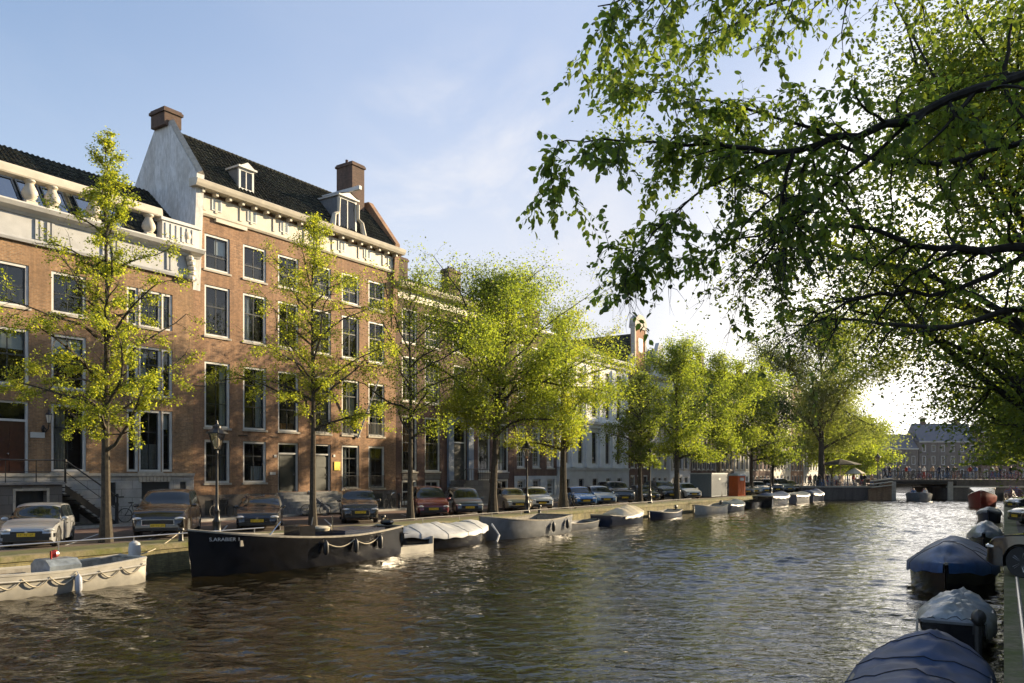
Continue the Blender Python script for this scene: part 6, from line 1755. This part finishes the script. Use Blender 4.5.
# right bank boats
GRB = 'covered boats moored along the camera-side quay'
def rp(s_, off): d = Vector((math.cos(ang), math.sin(ang), 0)); k = Vector((-math.sin(ang), math.cos(ang), 0)); p = d * s_ + k * off; return Vector((p.x, p.y, 0))
r1 = boat('large boat fully covered by a navy tarpaulin in the lower right corner', rp(12.7, .98), ang, 5.2, 1.7, .5, .2, .8, 'hullnavy', 'wood', 'hullnavy', tarp='tarblue', th=.28, tnoise=.03, group=GRB, ropes='seam')
r2 = boat('small boat under crumpled grey plastic sheet with black outboard', rp(19.4, .85), ang, 4.2, 1.35, .42, .15, .75, 'hullblack', 'wood', 'hullgrey', tarp='tarpclear', skirt=.27, th=.30, tnoise=.05, group=GRB)
out_motor(r2, -2.15, -.45, .5)
r3 = boat('dark cabin boat with tented navy cover and grey ridge', rp(28.0, 1.35), ang + PI, 6.6, 2.4, .62, .3, .8, 'hullblack', 'wood', 'woodgrey', skirt=.22, tarp='tarblue2', th=.58, tnoise=.03, ropes='seam', group=GRB, ridge=lambda u: .12 * math.exp(-((u - .45) / .12) ** 2))
r4 = boat('black tarpaulined launch with pale blue hood beside the right quay', rp(43, .75), ang + PI, 5.6, 1.4, .5, .3, .8, 'hullblack', 'wood', 'hullgrey', tarp='tarpclear', th=.5, group=GRB)
r5 = boat('low dark boat with white foredeck between hooded launch and red boat', rp(66, .9), ang + PI, 6.4, 1.5, .55, .35, .8, 'hullnavy', 'hullwhite', 'hullwhite', tarp='hullgrey', th=.3, group=GRB)
r6 = boat('red hulled saloon boat with windowed cabin at the right quay', rp(95, 1.9), ang + PI, 10.5, 2.6, 1.0, .7, .8, 'hullred', 'wood', 'hullblack', thwarts=0, group=GRB)
q = MB(); q.box(-4.2, 1.8, -1.15, 1.15, 1.75, 1.87); q.box(-4.2, 1.6, -1.1, 1.1, .9, 1.15)
for k in range(7): q.box(-4.15 + k * .95, -4.05 + k * .95, -1.1, -1.04, 1.15, 1.75); q.box(-4.15 + k * .95, -4.05 + k * .95, 1.04, 1.1, 1.15, 1.75)
q.build('cabin', M['hullbeige'], r6)
q = MB()
for y in (-1.07, 1.07): q.quad((-4.1, y, 1.15), (1.6, y, 1.15), (1.6, y, 1.75), (-4.1, y, 1.75))
q.build('cabin_window', M['glass'], r6)
q = MB(); q.quad((1.7, -1.1, 1.9), (4.2, -.5, 1.5), (4.2, .5, 1.5), (1.7, 1.1, 1.9)); q.quad((1.7, -1.15, 1.0), (4.2, -.6, 1.4), (4.2, -.5, 1.5), (1.7, -1.1, 1.9)); q.quad((1.7, 1.15, 1.0), (1.7, 1.1, 1.9), (4.2, .5, 1.5), (4.2, .6, 1.4)); q.build('bow_hood', M['hullblack'], r6)
r8 = boat('grey open tour boat full of people coming out under the bridge', Vector((49.6, 97.5, 0)), R(245), 6.4, 2.9, .8, .3, .85, 'hullgrey', 'wood', 'hullgrey', thwarts=3, group='boats under way', name='open_boat')

# ------------------------------------------------------------------ street furniture
def street_lamp(t, n, label, world=None):
    r = empty('street_lamp', label, 'street lamp', world or P(t, n, SZ), RZ, 'old lantern lamp posts along the quay')
    b = MB(); b.lathe([(.2, 0), (.2, .12), (.16, .18), (.15, .55), (.17, .6), (.12, .68), (.10, .95), (.12, 1.0), (.07, 1.08), (.055, 1.3), (.05, 2.6), (.045, 3.15), (.07, 3.2), (.045, 3.25), (.06, 3.35)], (0, 0, 0), 12); b.build('post', M['black'], r, smooth=True)
    b = MB(); b.lathe([(.15, 3.36), (.32, 3.95)], (0, 0, 0), 6); b.build('lantern_glass', M['lampglass'], r)
    b = MB(); b.lathe([(.03, 3.4), (.10, 3.5), (.10, 3.74), (.03, 3.82)], (0, 0, 0), 8); b.build('lamp_bulb', M['lampwhite'], r)
    b = MB(); b.lathe([(.42, 3.95), (.39, 4.0), (.2, 4.12), (.16, 4.16), (.16, 4.24), (.06, 4.32), (.02, 4.46)], (0, 0, 0), 12)
    for q in range(6):
        a = q * PI / 3; b.tube([(.15 * math.cos(a), .15 * math.sin(a), 3.36), (.325 * math.cos(a), .325 * math.sin(a), 3.96)], .016, 4)
        b.tube([(.39 * math.cos(a), .39 * math.sin(a), 3.98), (.43 * math.cos(a), .43 * math.sin(a), 4.12)], [.02, .003], 4)
    b.lathe([(.07, 3.33), (.13, 3.36), (.12, 3.38)], (0, 0, 0), 8); b.build('lantern_cap', M['black'], r)
    return r
street_lamp(19.2, 26.3, 'old lantern post behind the bow of the black barge')
street_lamp(41.2, 26.3, 'old lantern post before the house with small white panes')
street_lamp(60.2, 26.6, 'old lantern post before the white palace front')
street_lamp(93.5, 26.3, 'old lantern post right of the orange toilet')
street_lamp(0, 0, 'old lantern post at the terrace by the bridge', world=Vector((48.0, BRY + 3, 1.55)))

# low iron rail on the left quay edge
q = empty('quay_rail', 'low pale iron rail running along the quay edge behind the white sloop', 'railing', (0, 0, SZ), RZ)
b = MB(); b.tube([(2, 25.3, .32), (20.6, 25.3, .32)], .022, 5); b.build('top_bar', M['alloy'], q)
for k in range(8):
    b = MB(); b.tube([(3 + 2.45 * k, 25.3, 0), (3 + 2.45 * k, 25.3, .32)], .02, 5); b.build('post', M['alloy'], q)
q = empty('quay_rail', 'low rusty rail along the quay behind the middle boats', 'railing', (0, 0, SZ), RZ)
b = MB(); b.tube([(27, 25.3, .25), (66, 25.3, .25)], .02, 5); b.build('top_bar', M['kerb'], q)
for k in range(14):
    b = MB(); b.tube([(27.2 + 2.95 * k, 25.3, 0), (27.2 + 2.95 * k, 25.3, .25)], .02, 5); b.build('post', M['kerb'], q)
q = empty('quay_rail', 'round pale handrail on the near right quay edge', 'railing', (0, 0, 0), 0)
dR = Vector((math.cos(ang), math.sin(ang), 0)); kR = Vector((math.sin(ang), -math.cos(ang), 0))
b = MB(); b.tube([dR * 6 + kR * .22 + Vector((0, 0, SZ + .34)), dR * 19 + kR * .22 + Vector((0, 0, SZ + .34))], .03, 8); b.build('top_bar', M['alloy'], q)
for k in range(6):
    p = dR * (7.2 + 2.3 * k) + kR * .22; b = MB(); b.tube([p + Vector((0, 0, SZ)), p + Vector((0, 0, SZ + .34))], .022, 6); b.build('post', M['alloy'], q)
# mooring bollards and ropes
for k, (t_, lb) in enumerate(((17.4, 'iron mooring post near the stern of the white sloop'), (28.0, 'iron mooring post left of the pale tarped boat'), (42.0, 'iron mooring post beside the grey punt'))):
    b = MB(); b.lathe([(.11, 0), (.09, .05), (.08, .35), (.13, .4), (.11, .46), (.02, .48)], (0, 0, 0), 10); tag(b.build('mooring_post', M['black'], loc=P(t_, 25.9, SZ), smooth=True), lb, 'bollard', 'mooring posts')
# amsterdam-style bollards at the pavement edge
bo = MB(); bo.lathe([(.11, 0), (.11, .1), (.08, .14), (.075, .8), (.1, .86), (.09, .95), (.03, 1.02)], (0, 0, 0), 10); bom = bo.mesh('bollard', M['plastic'], True)
for k, t_ in enumerate((12.6, 16.9, 20.6, 24.4, 29.0, 36.2, 40.0, 44.2, 52.0, 56.0)):
    o = link('pavement_bollard', bom, None, P(t_, 35.55, SZ + .1)); tag(o, 'slim dark iron bollard standing at the pavement edge before the houses', 'bollard', 'identical iron bollards at the pavement edge')

# work cabin, portable toilet
c_ = empty('work_cabin', 'blue-grey steel work cabin left of the orange toilet', 'cabin', P(76.6, 27.3, SZ), RZ)
b = MB(); b.box(0, 4.6, 0, 2.2, .1, 2.35); b.build('body', M['cabin'], c_)
b = MB()
for k in range(14): b.box(.15 + .32 * k, .3 + .32 * k, -.03, 0, .2, 2.25)
b.build('ribs', M['cabin'], c_)
b = MB(); b.box(-.06, 4.66, -.06, 2.26, 2.35, 2.45); b.box(2.0, 2.5, -.05, 0, 1.75, 1.95); b.build('roof_edge', M['tarpgrey'], c_)
tb = empty('portable_toilet', 'bright orange portable toilet with a white domed roof on the quay', 'toilet', P(84.2, 27.2, SZ), RZ - R(22))
b = MB(); b.box(-.6, .6, -.6, .6, .08, 2.15); b.box(-.65, .65, -.65, .65, 0, .1)
for k in range(4): b.box(-.5 + k * .26, -.4 + k * .26, -.625, -.6, .2, 2.05)
b.build('body', M['orange'], tb)
b = MB(); rr = []
for k in range(7):
    a = PI / 2 * k / 6; rr.append([(x * math.cos(a) * .66, y * math.cos(a) * .66, 2.15 + .28 * math.sin(a)) for x, y in ((-1, -1), (1, -1), (1, 1), (-1, 1))])
b.grid(rr, close=True); b.build('roof', M['tarpgrey'], tb)
b = MB(); b.box(-.3, .3, -.66, -.63, 1.65, 1.95); b.build('door_sign', M['white'], tb)

# bicycles
def bike_parts(seed):
    rg = random.Random(seed)
    fr = MB(); A = (-.52, 0, .34); F_ = (.55, 0, .34); bb_ = (-.08, 0, .3); st_ = (-.22, 0, .86); hd_ = (.36, 0, .86)
    for p, q_ in ((A, bb_), (bb_, st_), (A, st_), (bb_, hd_), (hd_, F_)): fr.tube([p, q_], .017, 5)
    fr.tube([(-.2, 0, .72), (.38, 0, .72)], .015, 5)
    w_ = MB(); w_.lathe([(.31, -.02), (.345, -.02), (.345, .02), (.31, .02), (.31, -.02)], (0, 0, 0), 18, 'y', cap=False)
    for k in range(8):
        a = k * PI / 4; w_.tube([(0, 0, 0), (.31 * math.cos(a), 0, .31 * math.sin(a))], .004, 3)
    hb_ = MB(); hb_.tube([(.3, -.28, 1.05), (.38, -.2, 1.05), (.36, 0, 1.0), (.38, .2, 1.05), (.3, .28, 1.05)], .014, 5); hb_.tube([(.36, 0, 1.0), (.36, 0, .84)], .014, 5)
    sd_ = MB(); sd_.ellipsoid((-.25, 0, .93), (.14, .08, .04), 8, 5); sd_.tube([(-.22, 0, .84), (-.24, 0, .92)], .013, 5)
    return fr, w_, hb_, sd_
fr, w_, hb_, sd_ = bike_parts(1)
BK = (fr.mesh('frame', M['black']), w_.mesh('wheel', M['plastic']), hb_.mesh('handlebar', M['chrome']), sd_.mesh('saddle', M['rubber']))
def bike(loc, rz, label, group=None, sc=1.0):
    r = empty('bicycle', label, 'bicycle', loc, rz, group); link('frame', BK[0], r); link('wheel', BK[1], r, (-.52, 0, .34)); link('wheel', BK[1], r, (.55, 0, .34)); link('handlebar', BK[2], r); link('saddle', BK[3], r); return r
bike(P(39.4, 35.9, SZ + .1), RZ + .3, 'black bicycle against the railing left of the purple house', 'bicycles at the house fronts')
bike(P(40.6, 35.9, SZ + .1), RZ - .2, 'black bicycle parked by the third elm trunk', 'bicycles at the house fronts')
bike(P(31.8, 34.6, SZ), RZ - .5, 'bicycle whose handlebar shows behind the black estate car', 'bicycles at the house fronts')
bike(P(48.8, 27.4, SZ), RZ + .9, 'dark bicycle leaning at the trunk left of the bright blue hatchback', 'bicycles at the house fronts')
for k_, (t_, lb_) in enumerate(((57.2, 'bicycle left of the basement windows of the brown brick house'), (58.6, 'bicycle under the middle window of the brown brick house'), (63.8, 'bicycle at the left corner of the white palace front'), (66.2, 'bicycle below the second palace window'), (71.2, 'bicycle below the fourth palace window'), (74.6, 'bicycle at the right corner of the white palace front'), (26.8, 'bicycle before the first basement openings of the gabled house'), (22.0, 'bicycle leaning by the ochre house garage opening'))):
    bike(P(t_, 36.3, SZ + .1), RZ + .15 * (-1) ** k_, lb_, 'bicycles at the house fronts')
def mooring(a, b_, label):
    a = Vector(a); b_ = Vector(b_); pts = [a.lerp(b_, q / 8) - Vector((0, 0, .22 * math.sin(PI * q / 8))) for q in range(9)]
    m_ = MB(); m_.tube(pts, .016, 5); tag(m_.build('mooring_rope', M['rope']), label, 'rope', 'mooring ropes')
mooring(P(14.2, 24.2, .75), P(17.4, 25.9, SZ + .35), 'slack rope from the white sloop to its iron post')
mooring(P(25.4, 23.6, 1.1), P(28.0, 25.9, SZ + .35), 'slack rope from the stern of the black barge to the quay')
mooring(P(33.4, 24.4, .9), P(31.6, 25.5, SZ + .03), 'slack rope from the big grey boat to the quay edge')
mooring(P(40.0, 24.2, 1.0), P(42.0, 25.9, SZ + .35), 'slack rope from the grey boat to the post by the punt')
rg = random.Random(4)
far_bike = MB()
for mbx, (dx, dy, dz_) in ((fr, (0, 0, 0)), (w_, (-.52, 0, .34)), (w_, (.55, 0, .34)), (hb_, (0, 0, 0)), (sd_, (0, 0, 0))):
    i0 = len(far_bike.v); far_bike.v += [(v[0] + dx, v[1] + dy, v[2] + dz_) for v in mbx.v]; far_bike.f += [tuple(i + i0 for i in f) for f in mbx.f]; far_bike.m += [0] * len(mbx.f)
fbm = [far_bike.mesh('bicycle', m_) for m_ in (M['plastic'], CLOTH[4], M['kerb'], M['hullred'])]
for k in range(46):
    x = L1x + .8 + k * .27 * 1.0 if k < 24 else a0 + .5 + (k - 24) * .75
    y = BRY + rg.uniform(.4, 1.2) + (0.3 if k >= 24 else 0); z = 1.55 if k < 24 else 2.6
    o = link('bicycle', rg.choice(fbm), None, (x, y, z), rg.uniform(-.5, .5) + (PI / 2 if rg.random() < .3 else 0))
    if k < 24: tag(o, 'bicycle in the dense row on the terrace wall left of the bridge', 'bicycle', 'bicycles packed along the terrace wall')
    else: tag(o, 'bicycle chained to the railing on the bridge deck', 'bicycle', 'bicycles along the bridge railing')

# ------------------------------------------------------------------ people (one skinned body each, far away)
def person_mesh(pose, shirt, trousers, seed):
    H0 = 1.72
    if pose == 'sit': V = {'pel': (0, 0, .5), 'che': (0, .02, .95), 'neck': (0, 0, 1.12), 'head': (0, 0, 1.22), 'top': (0, .0, 1.38), 'lh': (.1, 0, .5), 'rh': (-.1, 0, .5), 'lk': (.12, .42, .52), 'rk': (-.12, .42, .52), 'lf': (.12, .45, .1), 'rf': (-.12, .45, .1), 'lt': (.12, .6, .05), 'rt': (-.12, .6, .05), 'ls': (.19, 0, 1.03), 'rs': (-.19, 0, 1.03), 'le': (.26, .08, .78), 're': (-.26, .08, .78), 'lw': (.2, .32, .66), 'rw': (-.2, .32, .66)}
    elif pose == 'walk': V = {'pel': (0, 0, .92), 'che': (0, .03, 1.28), 'neck': (0, .04, 1.48), 'head': (0, .05, 1.56), 'top': (0, .06, 1.72), 'lh': (.09, 0, .9), 'rh': (-.09, 0, .9), 'lk': (.1, .22, .5), 'rk': (-.1, -.06, .48), 'lf': (.1, .3, .08), 'rf': (-.1, -.34, .12), 'lt': (.1, .46, .04), 'rt': (-.1, -.2, .04), 'ls': (.19, .02, 1.4), 'rs': (-.19, .02, 1.4), 'le': (.25, -.14, 1.12), 're': (-.25, .12, 1.12), 'lw': (.24, -.12, .88), 'rw': (-.22, .3, .95)}
    else: V = {'pel': (0, 0, .92), 'che': (0, .0, 1.28), 'neck': (0, .0, 1.48), 'head': (0, .02, 1.56), 'top': (0, .02, 1.72), 'lh': (.09, 0, .9), 'rh': (-.09, 0, .9), 'lk': (.11, .03, .5), 'rk': (-.11, .02, .5), 'lf': (.12, 0, .08), 'rf': (-.12, 0, .08), 'lt': (.13, .16, .04), 'rt': (-.13, .16, .04), 'ls': (.19, .0, 1.4), 'rs': (-.19, .0, 1.4), 'le': (.27, -.03, 1.13), 're': (-.26, .02, 1.13), 'lw': (.24, .14, .92), 'rw': (-.2, .2, 1.0)}
    E_ = [('pel', 'che'), ('che', 'neck'), ('neck', 'head'), ('head', 'top'), ('pel', 'lh'), ('pel', 'rh'), ('lh', 'lk'), ('rh', 'rk'), ('lk', 'lf'), ('rk', 'rf'), ('lf', 'lt'), ('rf', 'rt'), ('neck', 'ls'), ('neck', 'rs'), ('ls', 'le'), ('rs', 're'), ('le', 'lw'), ('re', 'rw')]
    Rd = dict(pel=.15, che=.16, neck=.06, head=.095, top=.075, lh=.095, rh=.095, lk=.065, rk=.065, lf=.045, rf=.045, lt=.035, rt=.035, ls=.075, rs=.075, le=.045, re=.045, lw=.033, rw=.033)
    ks = list(V); me = bpy.data.meshes.new('person'); me.from_pydata([V[k] for k in ks], [(ks.index(a), ks.index(b_)) for a, b_ in E_], []); o = bpy.data.objects.new('person_tmp', me); col.objects.link(o)
    md = o.modifiers.new('s', 'SKIN'); sv = me.skin_vertices[0].data
    for k, v in zip(ks, sv): v.radius = (Rd[k], Rd[k] * (.75 if k in ('pel', 'che') else 1)); v.use_root = (k == 'pel')
    o.modifiers.new('u', 'SUBSURF').levels = 1
    dg = bpy.context.evaluated_depsgraph_get(); dg.update(); m2 = bpy.data.meshes.new_from_object(o.evaluated_get(dg)); bpy.data.objects.remove(o)
    m2.materials.clear()
    for m_ in (M['skin'], shirt, trousers, M['hair']): m2.materials.append(m_)
    hz_ = V['neck'][2]; hip = V['pel'][2] + .02
    for p in m2.polygons:
        c = p.center; i = 1
        if c.z > hz_ + .02: i = 3 if (c.z > V['top'][2] - .07 or c.y < V['head'][1] - .03) else 0
        elif c.z < hip and abs(c.x) < .2 or c.z < hip - .25: i = 2
        if abs(c.x) > .17 and c.z < V['le'][2] - .06 and c.z > .55: i = 0
        p.material_index = i; p.use_smooth = True
    m2.name = 'person'; return m2
names = ['navy', 'red', 'white', 'black', 'blue', 'tan', 'olive', 'grey']
PM = {}
def person(loc, rz, pose, si, ti, place, group):
    k = (pose, si, ti)
    if k not in PM: PM[k] = person_mesh(pose, CLOTH[si], CLOTH[ti], 0)
    o = link('person', PM[k], None, loc, rz)
    act = {'stand': 'standing', 'walk': 'walking', 'sit': 'sitting'}[pose]
    return tag(o, '%s person, %s top, %s trousers, %s' % (act, names[si], names[ti], place), 'person', group)
seq = 0
spots = ['at the %s' % s for s in ('left end of the bridge railing', 'first quarter of the bridge railing', 'middle of the bridge', 'bridge deck beyond the middle', 'far right of the bridge')]
for k in range(22):
    x = a0 - .5 + k * 1.0 + rg.uniform(-.3, .3)
    if x > R1x + 3: break
    person((x, BRY + rg.uniform(1.2, 3.4), 2.6), rg.uniform(0, 6.3), rg.choice(('stand', 'walk')), (k * 3) % 8, (k * 5 + 3) % 8, spots[min(4, k // 4)], 'people crossing the bridge')
tsp = ('behind the bicycles on the terrace', 'under the dark parasol', 'beside the cream parasol', 'at the right corner of the terrace')
for k in range(16):
    x = L1x + 1.5 + k * .66
    person((x, BRY + rg.uniform(1.6, 4.5), 1.55), rg.uniform(2, 4.3), 'stand' if k % 3 else 'walk', (k * 5 + 1) % 8, (k * 3) % 8, tsp[min(3, k // 4)], 'people on the terrace by the bridge')
hd = R(245); f_ = Vector((math.cos(hd), math.sin(hd), 0)); s_ = Vector((-math.sin(hd), math.cos(hd), 0))
for k in range(8):
    p = Vector((49.6, 97.5, 0)) + f_ * (-2.3 + (k // 2) * 1.25) + s_ * (.62 if k % 2 else -.62)
    person((p.x, p.y, .22), hd - PI / 2, 'sit', (1, 0, 2, 1, 5, 3, 4, 2)[k], (k * 3 + 2) % 8, 'on %s bench of the grey boat, %s side' % (('rear', 'third', 'second', 'front')[k // 2], ('port', 'starboard')[k % 2]), 'passengers of the grey boat')
# terrace parasols
def parasol(loc, r_, h_, m_, label):
    q = empty('parasol', label, 'parasol', loc, .3); b = MB(); b.tube([(0, 0, 0), (0, 0, h_)], .04, 6); b.lathe([(.3, 0), (.3, .08), (.05, .1)], (0, 0, 0), 8); b.build('pole', M['wood'], q)
    b = MB(); b.lathe([(r_, h_ - .75), (r_ * .99, h_ - .68), (r_ * .55, h_ - .33), (.06, h_)], (0, 0, 0), 8); b.build('canopy', M[m_], q); return q
parasol(Vector((43.6, BRY + 4.2, 1.55)), 2.6, 3.7, 'fabric', 'wide dark parasol over the terrace by the bridge')
parasol(Vector((44.8, BRY + 2.6, 1.55)), 1.3, 2.5, 'fabriccream', 'small cream parasol below the dark one')
tbm = MB(); tbm.lathe([(.25, 0), (.25, .03), (.03, .05), (.03, .7), (.38, .72), (.38, .75)], (0, 0, 0), 10); tm = tbm.mesh('terrace_table', M['woodgrey'])
for k in range(4): tag(link('terrace_table', tm, None, (41.6 + k * 1.4, BRY + 2.2 + .5 * (k % 2), 1.55)), 'round table on the terrace, %s from the left' % ('first', 'second', 'third', 'fourth')[k], 'table', 'terrace tables')
# right-bank end: bikes and hedge boxes near the bridge
for k in range(14):
    p = rp(74 + k * 2.6, -.9); o = link('bicycle', rg.choice(fbm), None, (p.x, p.y, SZ), ang + rg.uniform(-.3, .3) + PI / 2); tag(o, 'bicycle parked across the quay on the distant camera side near the bridge', 'bicycle', 'bicycles on the camera-side quay near the bridge')

# ------------------------------------------------------------------ air
hzb = MB(); hzb.box(-140, 330, -30, 300, -1.6, 40)
hm = bpy.data.materials.new('haze'); hm.use_nodes = True; hn = hm.node_tree; hn.nodes.remove(hn.nodes['Principled BSDF'])
pv = hn.nodes.new('ShaderNodeVolumePrincipled'); pv.inputs['Color'].default_value = (0.9, 0.93, 1.0, 1); pv.inputs['Density'].default_value = 0.0001; pv.inputs['Anisotropy'].default_value = 0.2
hn.links.new(pv.outputs[0], hn.nodes['Material Output'].inputs['Volume'])
tag(hzb.build('haze', hm), kind='stuff')
